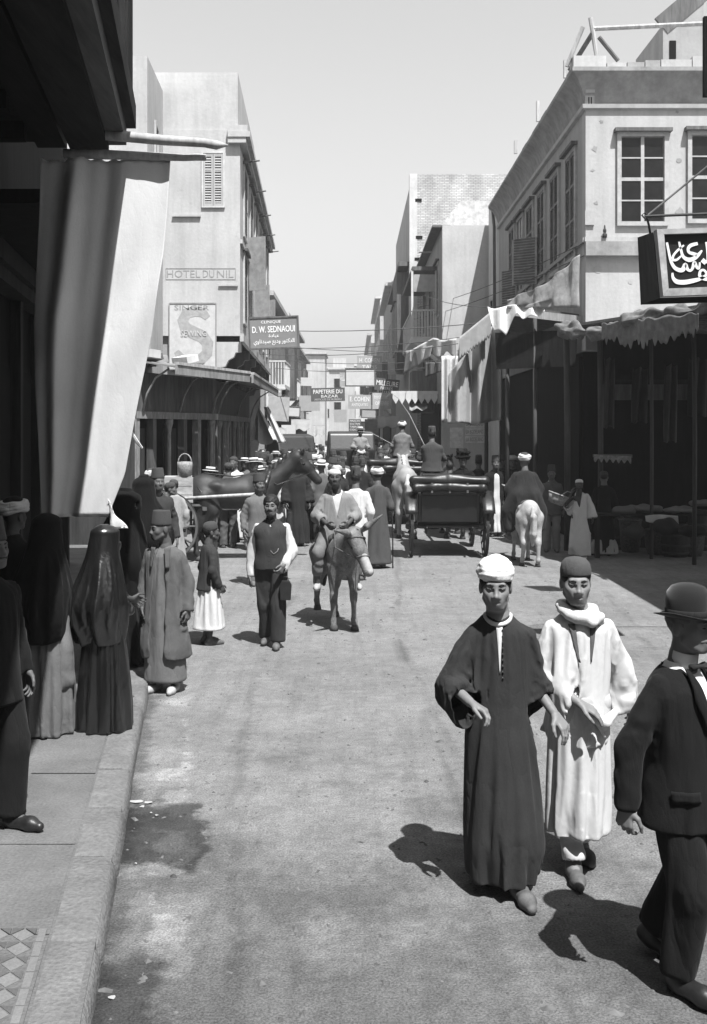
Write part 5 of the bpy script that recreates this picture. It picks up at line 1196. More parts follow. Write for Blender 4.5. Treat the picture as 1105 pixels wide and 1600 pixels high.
    def jacket(s, m, hem=.80, wd=1.0, dp=1.0, sl=(.053, .054, .047), upto=(.97, .97), v=(.22, .05), flare=.02, name='jacket', open_=0.0, seed=2, wr=(.005, 26), slit=False, extra=None):
        S = Shape(); s.torso(S, 0, hem, wd*1.04, dp*1.05, flare, (7, 1.0, .8, .05, seed)); cf = [s.sleeve(S, q, *sl, upto=upto[i]) for i, q in enumerate('lr')]
        if extra: extra(S)
        S.wr(wr[0], wr[1], seed, (1, 1, .8)); s.cuff_cut(S, cf); n = s.J['neck']
        S.s(Cone((n.x, n.y-.02, n.z), (n.x, n.y-.01, n.z+.10), .052, .075), .01)
        if v: S.s(Cone((n.x, n.y-.12, n.z-.02), (n.x, n.y-.17, n.z-v[0]), v[1], .004), .006)
        if open_:
            S.s(Cone((n.x, n.y-.15, n.z-.05), (n.x, n.y-.18, hem-.05), open_*.6, open_), .01)
        return s.add(name, S, m)
    def trousers(s, m, r=(.098, .076, .072), name='trousers', hem=.07, seed=3, top=None):
        J = s.J; S = Shape(); mid = (J['hl']+J['hr'])/2; S.u(Ell(mid+Vector((0, 0, .03)), (.168, .122, .12)), .03)
        for q in 'lr':
            a = J['a'+q]; k = J['k'+q]; e = k.lerp(a, 1.0)+Vector((0, 0, hem-.085)); S.u(Sleeve(J['h'+q]-Vector((0, 0, .01)), k, r[0], r[1], .012, 4, 11), .035); S.u(Sleeve(k, e, r[1], r[2], .014, 5, 12), .03)
        S.wr(.006, 24, seed, (1, 1, .9))
        for q in 'lr':
            k, a = J['k'+q], J['a'+q]; d = (a-k).normalized(); e = a+Vector((0, 0, hem-.085)); S.s(Cone(e+d*r[2]*.9, e+d*r[2]*.2, r[2]*1.3, r[2]*.9), .004)
        return s.add(name, S, m)
    def shoes(s, m, kind='shoe', fat=1.0):
        J = s.J
        for q in 'lr':
            a, t = J['a'+q], J['t'+q]; hgt = a.z-.085; S = Shape(); d = (t-a); heel = a+Vector((0, 0, -.050))-Vector((d.x, d.y, 0)).normalized()*.035
            ball = a.lerp(t, .72); ball.z = max(t.z+.004, .03)
            S.u(Cone(heel, ball, .037*fat, .041*fat), .02); S.u(Cone(ball, t+(t-ball)*.25, .041*fat, .026*fat), .02); S.u(Cone(a+Vector((0, 0, -.01)), heel.lerp(ball, .25), .042*fat, .040*fat), .03)
            S.i(Half((0, 0, -1), (0, 0, min(heel.z, ball.z)-.034))); S.build(kind, min(s.h, .009), m, s.o)
    def skirt(s, m, top, hem, r0=(.15, .12), r1=(.25, .2), folds=(10, .9, .3, .16, 4), name='skirt', cx=0, cy=0, wr=(.005, 20)):
        J = s.J; mid = (J['hl']+J['hr'])/2; lv = []
        for t in (0, .15, .4, .7, 1): lv.append((top+(hem-top)*t, mid.x+cx*t, mid.y+cy*t, r0[0]+(r1[0]-r0[0])*t**.8, r0[1]+(r1[1]-r0[1])*t**.8))
        S = Shape(); S.u(Loft(lv, folds), .02); S.wr(wr[0], wr[1], 7, (1, 1, .4)); return s.add(name, S, m)
    def patch(s, name, base, grow, halves, m, h=None):
        base.grow(grow)
        for n, p in halves: base.i(Half(n, p))
        return base.build(name, h or s.h, m, s.o)
    def surf(s, o, x, z, default=-.14, r=.014):
        me = o.data; v = np.empty(len(me.vertices)*3, np.float32); me.vertices.foreach_get('co', v); v = v.reshape(-1, 3)
        q = v[(np.abs(v[:, 0]-x) < r) & (np.abs(v[:, 2]-z) < r)]; return float(q[:, 1].min()) if len(q) else default
    def buttons(s, pts, m, r=.009):
        for p in pts: MB().lathe([(r, -.003), (r, .002), (r*.6, .004), (.001, .0045)], 10, Matrix.Translation(p) @ Matrix.Rotation(R(90), 4, 'X')).build('button', m, s.o, True, world_coords=False)
# ------------------------------------------------------------------ cloth settled by simulation over the figure
SIM = bpy.data.scenes.new('cloth_bench')                       # an empty bench scene for settling cloth, removed at the end
def settle(raw, collider_raw, caps, pin, cut=None, frames=24, shrink=-.06, bend=.6, stiff=12.0, sub=1, thick=.004, mass=.25):
    """raw: (verts, quads) of a garment; caps: (point, direction, radius) openings to cut; pin(v) -> weights; returns a settled mesh"""
    v, f = raw; c = v[f].mean(1); e1 = v[f[:, 2]]-v[f[:, 0]]; e2 = v[f[:, 3]]-v[f[:, 1]]; nn = np.cross(e1, e2); nn /= np.linalg.norm(nn, axis=1)[:, None]+1e-12; keep = np.ones(len(f), bool)
    for p, d, r in caps:
        d = vec(d)/np.linalg.norm(vec(d)); q = c-vec(p); keep &= ~((nn @ d > .72) & (np.linalg.norm(q, axis=1) < r) & (np.abs(q @ d) < .035))
    if cut is not None: keep &= ~(cut(c) & (nn[:, 1] < .3))
    f = f[keep]; used = np.unique(f); mp = np.full(len(v), -1); mp[used] = np.arange(len(used)); v = v[used]; f = mp[f]
    ed = np.sort(np.concatenate([f[:, [0, 1]], f[:, [1, 2]], f[:, [2, 3]], f[:, [3, 0]]]), 1); key, cnt = np.unique(ed, axis=0, return_counts=True); be = key[cnt == 1]      # even out the cut edges
    for it in range(8):
        acc = np.zeros_like(v); num = np.zeros(len(v)); np.add.at(acc, be[:, 0], v[be[:, 1]]); np.add.at(acc, be[:, 1], v[be[:, 0]]); np.add.at(num, be[:, 0], 1); np.add.at(num, be[:, 1], 1)
        q = num > 0; v = v.copy(); v[q] = v[q]*.4+.6*acc[q]/num[q][:, None]
    go = bpy.data.objects.new('tmp_g', quads_mesh('tmp_g', v, f, None)); SIM.collection.objects.link(go)
    co = bpy.data.objects.new('tmp_c', quads_mesh('tmp_c', *collider_raw, None)); SIM.collection.objects.link(co)
    co.modifiers.new('c', 'COLLISION'); co.collision.thickness_outer = .004; co.collision.thickness_inner = .05; co.collision.cloth_friction = 12
    vg = go.vertex_groups.new(name='pin'); w = pin(v)
    for lvl in (1.0, .5, .2):
        ix = np.nonzero(np.abs(w-lvl) < .16)[0]
        if len(ix): vg.add([int(i) for i in ix], lvl, 'REPLACE')
    m = go.modifiers.new('cl', 'CLOTH'); s = m.settings; s.quality = 3; s.mass = mass; s.tension_stiffness = stiff; s.compression_stiffness = stiff; s.shear_stiffness = stiff*.4; s.bending_stiffness = bend; s.air_damping = 2.0; s.tension_damping = 8; s.compression_damping = 8; s.shear_damping = 8; s.bending_damping = .8
    s.vertex_group_mass = 'pin'; s.pin_stiffness = 2.0; s.shrink_min = shrink; s.shrink_max = shrink
    m.collision_settings.distance_min = .004; m.collision_settings.collision_quality = 1; m.point_cache.frame_start = 1; m.point_cache.frame_end = frames
    if sub: sb = go.modifiers.new('s', 'SUBSURF'); sb.levels = sub; sb.render_levels = sub
    if thick: so = go.modifiers.new('t', 'SOLIDIFY'); so.thickness = thick; so.offset = -1
    for fr in range(1, frames+1): SIM.frame_set(fr)
    dg = SIM.view_layers[0].depsgraph; me = bpy.data.meshes.new_from_object(go.evaluated_get(dg)); SIM.frame_set(1)
    bpy.data.objects.remove(go); bpy.data.objects.remove(co); return me
def sim_garment(fig, name, S, m, caps, pin, h=.016, inset=-.016, **k):
    import copy
    raw = S.raw(h); C = copy.copy(S); C.ops = list(S.ops); C.noise = None; C.g = inset; col = C.raw(.02)
    me = settle(raw, col, caps, pin, **k); me.materials.clear(); finish(me, m, True)
    return put(name, me, fig.o, False)

def neck_pin(fig, lo=.06, wide=.115):
    n = fig.J['neck']
    def pin(v): return np.where(v[:, 2] > n.z-lo, 1.0, np.where((v[:, 2] > n.z-wide) & (np.abs(v[:, 0]-n.x) < .15), .5, 0.0))
    return pin
def drape_robe(fig, m, hem=.08, wd=1.0, dp=1.0, flare=.05, sl=(.054, .068, .088), upto=(.95, .95), slv=(1, 1), cx=0, cy=0, name='robe', h=.020, cut=None, sub=0, extra=None, frames=16, folds=None, neck=True, **k):
    S = Shape(); fig.torso(S, 0, hem, wd, dp, flare, folds, cx, cy); cf = [fig.sleeve(S, q, *sl, upto=upto[i]) for i, q in enumerate('lr') if slv[i]]
    if extra: extra(S)
    for c in cf: S.i2(c)
    n = fig.J['neck']; mid = (fig.J['hl']+fig.J['hr'])/2
    caps = [(e+d*.01, d, r*1.6) for e, d, r in cf]+[((mid.x+cx, mid.y+cy, hem), (0, 0, -1), (.178+flare)*wd*1.22), (n, (0, 0, 1), .10)]
    return sim_garment(fig, name, S, m, caps, neck_pin(fig), h=h, cut=cut, sub=sub, frames=frames, **k)
def drape_skirt(fig, m, top, hem, r0, r1, name='skirt', cx=0, cy=0, h=.020, sub=0, frames=16, folds=None, **k):
    mid = (fig.J['hl']+fig.J['hr'])/2; S = Shape(); lv = [(top+(hem-top)*t, mid.x+cx*t, mid.y+cy*t, r0[0]+(r1[0]-r0[0])*t**.8, r0[1]+(r1[1]-r0[1])*t**.8) for t in (0, .15, .4, .7, 1)]
    S.u(Loft(lv, folds), .02); caps = [((mid.x+cx, mid.y+cy, hem), (0, 0, -1), .6), ((mid.x, mid.y, top), (0, 0, 1), .4)]
    def pin(v): return np.where(v[:, 2] > top-.03, 1.0, 0.0)
    return sim_garment(fig, name, S, m, caps, pin, h=h, sub=sub, frames=frames, **k)
def drape_trousers(fig, m, r=(.098, .078, .074), hem=.07, h=.018, sub=0, frames=14, name='trousers', **k):
    J = fig.J; S = Shape(); mid = (J['hl']+J['hr'])/2; S.u(Ell(mid+Vector((0, 0, .03)), (.168, .122, .12)), .03); caps = []
    for q in 'lr':
        a, kn = J['a'+q], J['k'+q]; e = a+Vector((0, 0, hem-.085)); S.u(Cone(J['h'+q], kn, r[0], r[1]), .035); S.u(Cone(kn, e, r[1], r[2]), .03)
    for q in 'lr':
        a, kn = J['a'+q], J['k'+q]; e = a+Vector((0, 0, hem-.085)); d = (a-kn).normalized(); S.i2((e-d*.012, d, r[2])); caps.append((e, d, r[2]*1.6))
    def pin(v): return np.where(v[:, 2] > mid.z+.05, 1.0, 0.0)
    return sim_garment(fig, name, S, m, caps, pin, h=h, sub=sub, frames=frames, **k)
# ------------------------------------------------------------------ the three men walking towards the camera
robe_dk = cloth('robe_charcoal', .034, var=.14, vs=6, bs=110); cot_w = cloth('robe_white', .56, var=.06, vs=8, fine=.03, bump=.1, wrinkle=.12)
g = G(782, 1388)
f1 = Fig('person', 'man in long charcoal robe and thick white cap striding down the road', (g.x, g.y, 0), R(-3), 1.0, skin_v=.185, h=.0075, hh=.0042, thin=.92, jaw=.9, nose=1.25, pitch=.10, yaw=-.05, curl=(.75, .5),
         head=(-.03, -.06, 1.575), neck=(-.015, -.005, 1.435), sl=(-.150, -.005, 1.325), sr=(.140, .01, 1.335), el=(-.27, -.01, 1.07), wl=(-.165, -.225, 1.02), dl=(.78, -.5, -.32), er=(.165, .07, 1.07), wr=(.275, -.03, .92), legk=.6,
         kl=(-.08, .06, .50), al=(-.07, .26, .12), tl=(-.08, .10, .035), kr=(.08, -.10, .50), ar=(.085, -.08, .085), tr=(.125, -.27, .03), hands=(1, 1), palm=((-.1, -.2, -1), (-.3, .3, -1)))
r1 = drape_robe(f1, robe_dk, hem=.20, flare=.045, sl=(.056, .078, .100), upto=(.60, .40), cx=.03, cy=-.03, h=.0165, sub=1, frames=20, shrink=-.09, bend=.35, inset=-.022, folds=(9, 1.0, .3, .07, 11))
n1 = f1.J['neck']
MB().sheet(lambda u, v: (lambda x, z: (x, f1.surf(r1, x, z)-.003, z))(n1.x+.002+(v-.5)*(.030*(1-u)**1.3+.004), n1.z-.055-.235*u), 14, 2, .004).build('shirt_slit', cot_w, f1.o, True, world_coords=False)
MB().tube([(n1.x+.066*math.cos(a), n1.y-.010+.070*math.sin(a), n1.z-.010-.038*max(0, -math.sin(a))) for a in np.linspace(0, 6.283, 25)[:-1]], .011, 8, closed=True).build('collar', cot_w, f1.o, True, world_coords=False)
f1.buttons([Vector((n1.x+.018, f1.surf(r1, n1.x+.018, 1.36-.03*i)-.004, 1.36-.03*i)) for i in range(9)], felt_b, .005)
cap = Shape(); hd = f1.hd
cap.u(hd.ell((0, .014, .082), (.094, .110, .080)), .02)
cap.i(Half(hd.M @ Vector((0, -.18, -1)), hd.p(0, -.05, .048))); cap.wr(.004, 60, 3, (1, 1, 2.5)); cap.build('turban', .006, cloth('cap_wool', .74, var=.06, vs=20), f1.o)
face_bits(hd, f1.o, hair=1.02)
f1.shoes(leather_b, fat=1.05)

g2 = G(905, 1362)
f2 = Fig('person', 'youth in white robe, wrapped scarf and dark skullcap arm in arm with the robed man', (g2.x, g2.y, 0), R(2), .985, legk=.7, skin_v=.20, h=.0075, hh=.0042, jaw=.95, pitch=.12, yaw=-.08, curl=(.35, .4),
         head=(-.03, -.045, 1.59), neck=(-.01, 0, 1.44), el=(-.225, .02, 1.09), wl=(-.045, -.17, .97), dl=(.85, -.2, -.45), er=(.265, .08, 1.13), wr=(.31, .11, .90), kl=(-.06, .02, .5), al=(-.045, -.06, .085), tl=(-.06, -.24, .03), kr=(.075, .05, .5), ar=(.06, .20, .10), tr=(.075, .04, .035), palm=((.1, .2, -1), None))
s2 = drape_robe(f2, cot_w, hem=.79, dp=1.02, flare=.03, sl=(.054, .064, .076), upto=(.78, .86), name='shirt', h=.0165, sub=1, frames=20, shrink=-.10, bend=.25, inset=-.024)
drape_skirt(f2, cloth('robe_white_lower', .54, var=.06, vs=8, fine=.03, bump=.1, wrinkle=.12), 1.0, .31, (.160, .130), (.150, .18), name='gown', cx=-.02, h=.017, sub=1, frames=20, shrink=-.12, bend=.25, inset=-.03, folds=(9, .9, .4, .10, 23))
tro = f2.trousers(cot_w, (.07, .062, .058), hem=.12)
# darker gap of the waistcoat under the scarf
for (x, a) in ((-.065, .22), (.050, -.10)):
    MB().sheet(lambda u, v: (lambda xx, z: (xx, f2.surf(s2, xx, z)-.004, z))(x+a*.16*u+(v-.5)*.036*(1-.85*u), 1.375-.20*u), 10, 3, .004).build('waistcoat_edge', cloth('grey_stuff', .10), f2.o, True, world_coords=False)
sc = Shape(); c_ = f2.J['neck']
for i in range(14):
    a0, a1 = 2*math.pi*i/14, 2*math.pi*(i+1)/14
    def sp_(a): return (c_.x-.005+.088*math.cos(a), c_.y-.012+.088*math.sin(a), c_.z+.012-.040*max(0, -math.sin(a))-.012*math.cos(a))
    sc.u(Cone(sp_(a0), sp_(a1), .021+.012*max(0, -math.sin(a0)), .021+.012*max(0, -math.sin(a1))), .02)
sc.u(Cone((c_.x-.09, c_.y+.01, c_.z-.005), (c_.x+.05, c_.y-.125, c_.z-.055), .018, .022), .012); sc.u(Cone((c_.x+.05, c_.y-.125, c_.z-.055), (c_.x+.115, c_.y-.06, c_.z-.03), .022, .018), .012); sc.u(Cone((c_.x+.07, c_.y-.10, c_.z-.03), (c_.x+.12, c_.y-.04, c_.z-.07), .024, .02), .012); sc.wr(.004, 40, 8, (1, 1, 2.2)); sc.build('scarf', .007, cloth('scarf_wool', .58, var=.08, vs=25, wrinkle=.15), f2.o)
drp = Shape(); drp.u(Cone((.02, -.17, .90), (.10, -.16, .86), .020, .026), .02); drp.u(Cone((.10, -.16, .86), (.165, -.10, .90), .026, .02), .02); drp.u(Cone((.06, -.165, .88), (.10, -.15, .78), .02, .01), .02); drp.wr(.004, 50, 2); drp.build('gathered_fold', .007, cot_w, f2.o)
skullcap(f2.hd, f2.o, cloth('cap_maroon', .070), z=.045, hgt=.095); face_bits(f2.hd, f2.o, hair=1.0); f2.shoes(leather_b)

suit = cloth('black_suit', .013, var=.15, bs=160); suit2 = cloth('black_trousers', .015, var=.15, bs=160)
g3 = G(1068, 1535)
f3 = Fig('person', 'man in black suit and bowler hat passing close on the road', (g3.x, g3.y, 0), R(33), .965, skin_v=.15, h=.0075, hh=.0042, yaw=.15, pitch=.05, jaw=1.05, curl=(.9, .9),
         head=(0, -.035, 1.60), el=(-.30, .05, 1.10), wl=(-.33, .04, .85), er=(.26, -.03, 1.09), wr=(.25, -.16, .86), kl=(-.09, -.13, .50), al=(-.09, -.05, .10), tl=(-.10, -.24, .045), kr=(.09, .05, .49), ar=(.09, .26, .13), tr=(.11, .10, .035))
f3.undershirt(mat('starched_collar', .72, var=.03, bump=0), 1.2, .93, 'shirt')
j3 = drape_robe(f3, suit, hem=.76, wd=1.17, dp=1.20, flare=.025, sl=(.064, .062, .056), upto=(.97, .97), name='jacket', h=.016, sub=1, frames=18, shrink=-.035, bend=1.5, stiff=25, inset=-.012, cut=lambda c: (c[:, 1] < 0) & (np.abs(c[:, 0]) < .062*(c[:, 2]-1.17)/.25) & (c[:, 2] > 1.17))
drape_trousers(f3, suit2, (.108, .088, .078), hem=.11, shrink=-.035, bend=1.0, inset=-.018, sub=1); f3.shoes(leather, fat=1.08)
n3 = f3.J['neck']
MB().lathe([(.062, -.02), (.060, .045), (.056, .045), (.058, -.02)], 24, Matrix.Translation(n3+Vector((0, -.012, .005))) @ Matrix.Rotation(.18, 4, 'X')).build('collar', mat('starched_collar', .72), f3.o, True, world_coords=False)
MB().tube([n3+Vector((-.045, -.088, -.012)), n3+Vector((0, -.096, -.008)), n3+Vector((.045, -.088, -.012))], [.018, .010, .018], 8).build('bow_tie', ribbon, f3.o, True, world_coords=False)
for x in (-1, 1):      # lapels: two thin turned-back plates either side of the opening
    me_ = MB(); 
    def lp(u, v): 
        z = 1.405-.23*u; w_ = .060*math.sin(min(1, u*1.15+.12)*math.pi*.62)*(1-.45*max(0, u-.5)); xo = x*(.052*(1-u)+.004+w_*v)
        zz = z+.02*v*(1-u); return (xo, f3.surf(j3, xo, zz, -.12)-.010-.006*math.sin(v*math.pi), zz)
    me_.sheet(lp, 12, 5, .006).build('lapel', suit, f3.o, True, world_coords=False)
f3.buttons([Vector((.004, f3.surf(j3, .004, 1.13-.10*i)-.004, 1.13-.10*i)) for i in range(4)], leather, .010)
for x in (-1, 1): MB().sheet(lambda u, v: (x*(.09+.10*u), f3.surf(j3, x*(.09+.10*u), .915-.045*v)-.006, .915-.045*v), 10, 3, .006).build('pocket_flap', suit, f3.o, True, world_coords=False)
bowler(f3.hd, f3.o); face_bits(f3.hd, f3.o, mous=1.25, hair=.99, hm=hair_g)
# ------------------------------------------------------------------ people on the pavement and beside it
satin = mat('black_satin', .009, rough=.28, var=.2, vs=10, bump=.1, bs=60, spec=.8, dist=.01, wrinkle=.15); blk_cl = cloth('black_cloak', .009, var=.2); blk2 = cloth('black_wool', .013, var=.2)
coat_g = cloth('grey_coat', .100, var=.16, vs=7); gal_g = cloth('grey_galabeya', .135, var=.12, vs=7); jk_d = cloth('dark_jacket', .040, var=.15); jk_m = cloth('mid_jacket', .085); tr_d = cloth('dark_trousers', .040, var=.12); vest_m = cloth('waistcoat', .042); ctn = cloth('white_shirt', .52, var=.06, vs=9, bump=.1, wrinkle=.15)
g = G(258, 1080)
f = Fig('person', 'man in open grey overcoat over a long robe and dark tarboosh beside the kerb', (g.x, g.y, 0), R(-14), .93, skin_v=.085, h=.010, hh=.005, yaw=-.75, pitch=.08, head=(-.03, -.03, 1.59), el=(-.24, .03, 1.09), wl=(-.22, -.04, .83), wr=(.25, -.02, .82), kl=(-.08, -.02, .5), curl=.6)
drape_robe(f, gal_g, hem=.22, wd=.98, dp=.98, flare=.035, slv=(0, 0), shrink=-.09, bend=.4, inset=-.02)
drape_robe(f, coat_g, hem=.40, wd=1.13, dp=1.14, sl=(.060, .064, .062), flare=.07, name='overcoat', shrink=-.05, bend=1.0, inset=-.02, cut=lambda c: (c[:, 1] < -.03) & (np.abs(c[:, 0]) < .05+.055*(1.42-c[:, 2])))
tarboosh(f.hd, f.o, hgt=.13); face_bits(f.hd, f.o, mous=.7); f.shoes(mat('pale_slipper', .34), 'slipper')
for x in (-1, 1): MB().sheet(lambda u, v: (x*(.045+.03*u+.055*v*(1-.5*u)), -.118-.035*u+.03*v, 1.42-.20*u), 8, 4, .006).build('lapel', coat_g, f.o, True, world_coords=False)

g = G(327, 1006)
f = Fig('person', 'boy in dark jacket, white skirted robe and close cap watching the traffic', (g.x, g.y, 0), R(118), .775, skin_v=.07, h=.010, hh=.005, head_k=1.12, head=(0, -.03, 1.60), wl=(-.20, -.10, .86), wr=(.20, -.08, .86))
drape_skirt(f, ctn, .98, .30, (.16, .13), (.24, .21), shrink=-.12, bend=.3, inset=-.03); drape_robe(f, jk_d, hem=.80, wd=1.04, dp=1.05, flare=.02, sl=(.053, .056, .05), name='jacket', shrink=-.04, bend=1.2); skullcap(f.hd, f.o, felt_d, hgt=.10); face_bits(f.hd, f.o, hair=1.0, brows=False, eyes=False); f.shoes(leather_b)

def cloaked(label, loc, rz, sc, skirt_m, cloak_m, h=.010, seed=1, arm=None, hem=.03, lean=0.0, flare=.0):
    f = Fig('person', label, loc, rz, sc, skin_v=.06, h=h, hh=.008, hands=(0, 1 if arm else 0), legk=.6, sl=(-.10, 0, 1.32), sr=(.10, 0, 1.32), head=(0, -.03+lean*.3, 1.575), el=(-.09, .0, 1.12), wl=(-.06, -.06, 1.0), er=(.10, -.06, 1.12) if arm else (.09, 0, 1.12), wr=arm or (.06, -.08, 1.0), curl=.8)
    if h < .012: drape_skirt(f, skirt_m, 1.02, hem+.09, (.17, .15), (.25+flare, .23+flare), h=.020, sub=1, shrink=-.13, bend=.25, inset=-.03, folds=(11, 1.0, .4, .10, seed))
    else: f.skirt(skirt_m, 1.02, hem, (.17, .15), (.27+flare, .25+flare), (15, 1.0, .5, .12, seed+40), wr=(.010, 18))
    S = Shape(); lv = [(1.725, 0, .0, .03, .035), (1.70, 0, -.005, .075, .09), (1.60, 0, -.005, .108, .128), (1.48, 0, .01, .125, .135), (1.36, 0, .02, .195, .165), (1.2, 0, .045, .245, .215), (1.02, 0, .06, .27, .25), (.88, 0, .03, .225, .205), (.80, 0, .02, .19, .18)]
    S.u(Loft(lv, (9, 1.62, .95, .13, seed)), .02)
    if arm: S.u(Cone((.12, -.08, 1.2), arm, .10, .045), .06)
    if h < .012:
        S.i(Half((0, 0, -1), (0, 0, .82))); sim_garment(f, 'cloak', S, cloak_m, [((0, .02, .82), (0, 0, -1), .5)], lambda v: np.where(v[:, 2] > 1.62, 1.0, np.where(v[:, 2] > 1.45, .2, 0.0)), h=.019, sub=1, frames=18, shrink=-.08, bend=.5, inset=-.035, cut=lambda c: (c[:, 1] < -.09) & (np.abs(c[:, 0]) < .05) & (np.abs(c[:, 2]-1.58) < .07))
    else: S.s(f.hd.ell((0, -.115, .0), (.055, .06, .075)), .02); S.wr(.024, 11, seed, (1, 1, .7)); f.add('cloak', S, cloak_m)
    v = Shape(); v.u(f.hd.ell((0, -.055, -.03), (.068, .062, .085)), .02); v.i(Half(f.hd.M @ Vector((0, 0, 1)), f.hd.p(0, 0, -.005))); f.add('face_veil', v, cloak_m)
    return f
g = G(163, 1136, .12); cloaked('woman wrapped in glossy black satin mantle with a full pleated skirt', (g.x, g.y, .12), R(125), .895, satin, satin, .009, 3, (.26, -.36, 1.02))
g = G(72, 1142, .12); fw = cloaked('woman in black mantle with pale grey skirt by the satin-wrapped woman', (g.x, g.y, .12), R(150), .95, cloth('pale_skirt', .13, var=.15), blk_cl, .011, 6)
# the cloth bundle on her arm
S = Shape(); S.u(Ell((-.27, -.10, .52), (.085, .10, .26)), .03); S.u(Cone((-.25, -.12, .95), (-.27, -.10, .65), .02, .07), .05); S.u(Cone((-.30, -.1, .35), (-.34, -.14, .30), .10, .06), .05); S.wr(.016, 22, 4)
bb_ = S.build('cloth_bag', .011, cloth('bag_linen', .14), None); bb_.location = fw.o.location+Vector((.36, .06, .12)); bb_.rotation_euler = (0, 0, R(10)); bb_.scale = (.8,)*3; tag(bb_, 'sagging pale cloth bag held against the pale skirt', 'bag')
f = Fig('person', 'man in black robe and broad white turban standing under the curtain', (PX(20, 8.2), 8.2, .12), R(160), .985, skin_v=.06, h=.011, head=(0, -.02, 1.59)); f.robe(blk2, hem=.06, wd=1.1, dp=1.1); turban(f.hd, f.o, cloth('turban_white', .5), blk2, 1.12, seed=2); f.shoes(leather_b)
g = G(24, 1300, .12)
f = Fig('person', 'man in dark striped suit and polished shoes standing on the pavement edge', (g.x-.17, g.y+.05, .12), R(62), 1.0, skin_v=.09, h=.010, hh=.005, head=(0, -.02, 1.59), kr=(.09, -.12, .5), ar=(.09, -.10, .085), tr=(.10, -.28, .03), wl=(-.22, -.1, .84))
drape_robe(f, suit, hem=.74, wd=1.1, dp=1.1, flare=.02, sl=(.058, .058, .05), name='jacket', shrink=-.035, bend=1.2); drape_trousers(f, suit2, (.104, .086, .080), hem=.10, shrink=-.04, bend=1.0); f.shoes(leather); tarboosh(f.hd, f.o); face_bits(f.hd, f.o, mous=1)
for (px, py, Y, sc, sd, lab, rz) in ((196, 0, 9.9, .97, 8, 'tall woman in dull black mantle behind the satin-wrapped woman', 60), (225, 0, 11.6, 1.0, 12, 'woman in black shawl behind the man in the grey overcoat', 200)):
    cloaked(lab, (PX(px, Y), Y, .12), R(rz), sc, blk_cl, blk_cl, .013, sd)
f = Fig('person', 'man in dark jacket and tarboosh half hidden by the black-mantled women', (PX(246, 13.2), 13.2, .12 if PX(246, 13.2) < kerb_x(13.2) else 0), R(30), 1.0, skin_v=.10, h=.014); f.jacket(jk_d, hem=.75); f.trousers(tr_d); tarboosh(f.hd, f.o); f.shoes(leather)

# ------------------------------------------------------------------ the man in the waistcoat
g = G(424, 1010)
f = Fig('person', 'bareheaded man in waistcoat and white sleeves walking beside the donkey', (g.x, g.y, 0), R(-4), .975, skin_v=.12, h=.009, hh=.0045, head=(.005, -.04, 1.585), el=(-.225, .05, 1.09), wl=(-.255, .03, .82), er=(.24, .03, 1.10), wr=(.16, -.16, .93), curl=(.4, .9), kl=(-.08, .04, .5), al=(-.07, .16, .11), tl=(-.09, 0, .035), kr=(.08, -.08, .5), ar=(.07, -.08, .085), tr=(.09, -.25, .03), pitch=.04)
drape_robe(f, ctn, hem=1.02, wd=.95, dp=.95, flare=0, sl=(.054, .066, .056), upto=(.94, .92), name='shirt', shrink=-.09, bend=.3, inset=-.02)
S = Shape(); f.torso(S, 0, .88, 1.07, 1.16, .0); n = f.J['neck']
for x in (-1, 1): S.s(Cone((x*.20, 0, 1.30), (x*.235, 0, 1.18), .055, .06), .02)
S.s(Cone((n.x, n.y-.12, n.z-.01), (n.x, n.y-.165, n.z-.17), .065, .004), .008); S.s(Cone((n.x, n.y, n.z-.01), (n.x, n.y, n.z+.1), .072, .09), .01); S.wr(.004, 28, 3); f.add('waistcoat', S, vest_m)
drape_trousers(f, tr_d, (.104, .084, .078), hem=.11, shrink=-.045, bend=.8, inset=-.02); f.shoes(leather_b); face_bits(f.hd, f.o, mous=1.15, hair=1.10)
MB().tube([(0, -.142, 1.15), (.02, -.150, 1.09), (.05, -.148, 1.06), (.09, -.135, 1.09), (.10, -.128, 1.12)], .004, 5).build('watch_chain', mat('brass_chain', .25, rough=.4, bump=0), f.o, True, world_coords=False)
MB().tube([n+Vector((-.05, -.07, .005)), n+Vector((0, -.088, -.01)), n+Vector((.05, -.07, .005))], [.014, .009, .014], 6).build('bow_tie', ribbon, f.o, True, world_coords=False)
f.buttons([Vector((0, -.148, 1.20-.055*i)) for i in range(5)], felt_b, .007)
w = f.o.location+Vector((.17, -.18, .78))
hb = thing('hand_bag', 'small black bag hanging from the hand of the man in the waistcoat', 'bag', w-Vector((0, 0, .12)))
MB().prism([(-.055, -.12), (.055, -.12), (.065, .04), (.04, .09), (-.04, .09), (-.065, .04)], -.03, .03).build('bag_body', leather, hb, world_coords=False, bevel=.008)
MB().tube([(-.03, 0, .09), (-.02, 0, .13), (.02, 0, .13), (.03, 0, .09)], .005, 6).build('handle', leather, hb, True, world_coords=False)

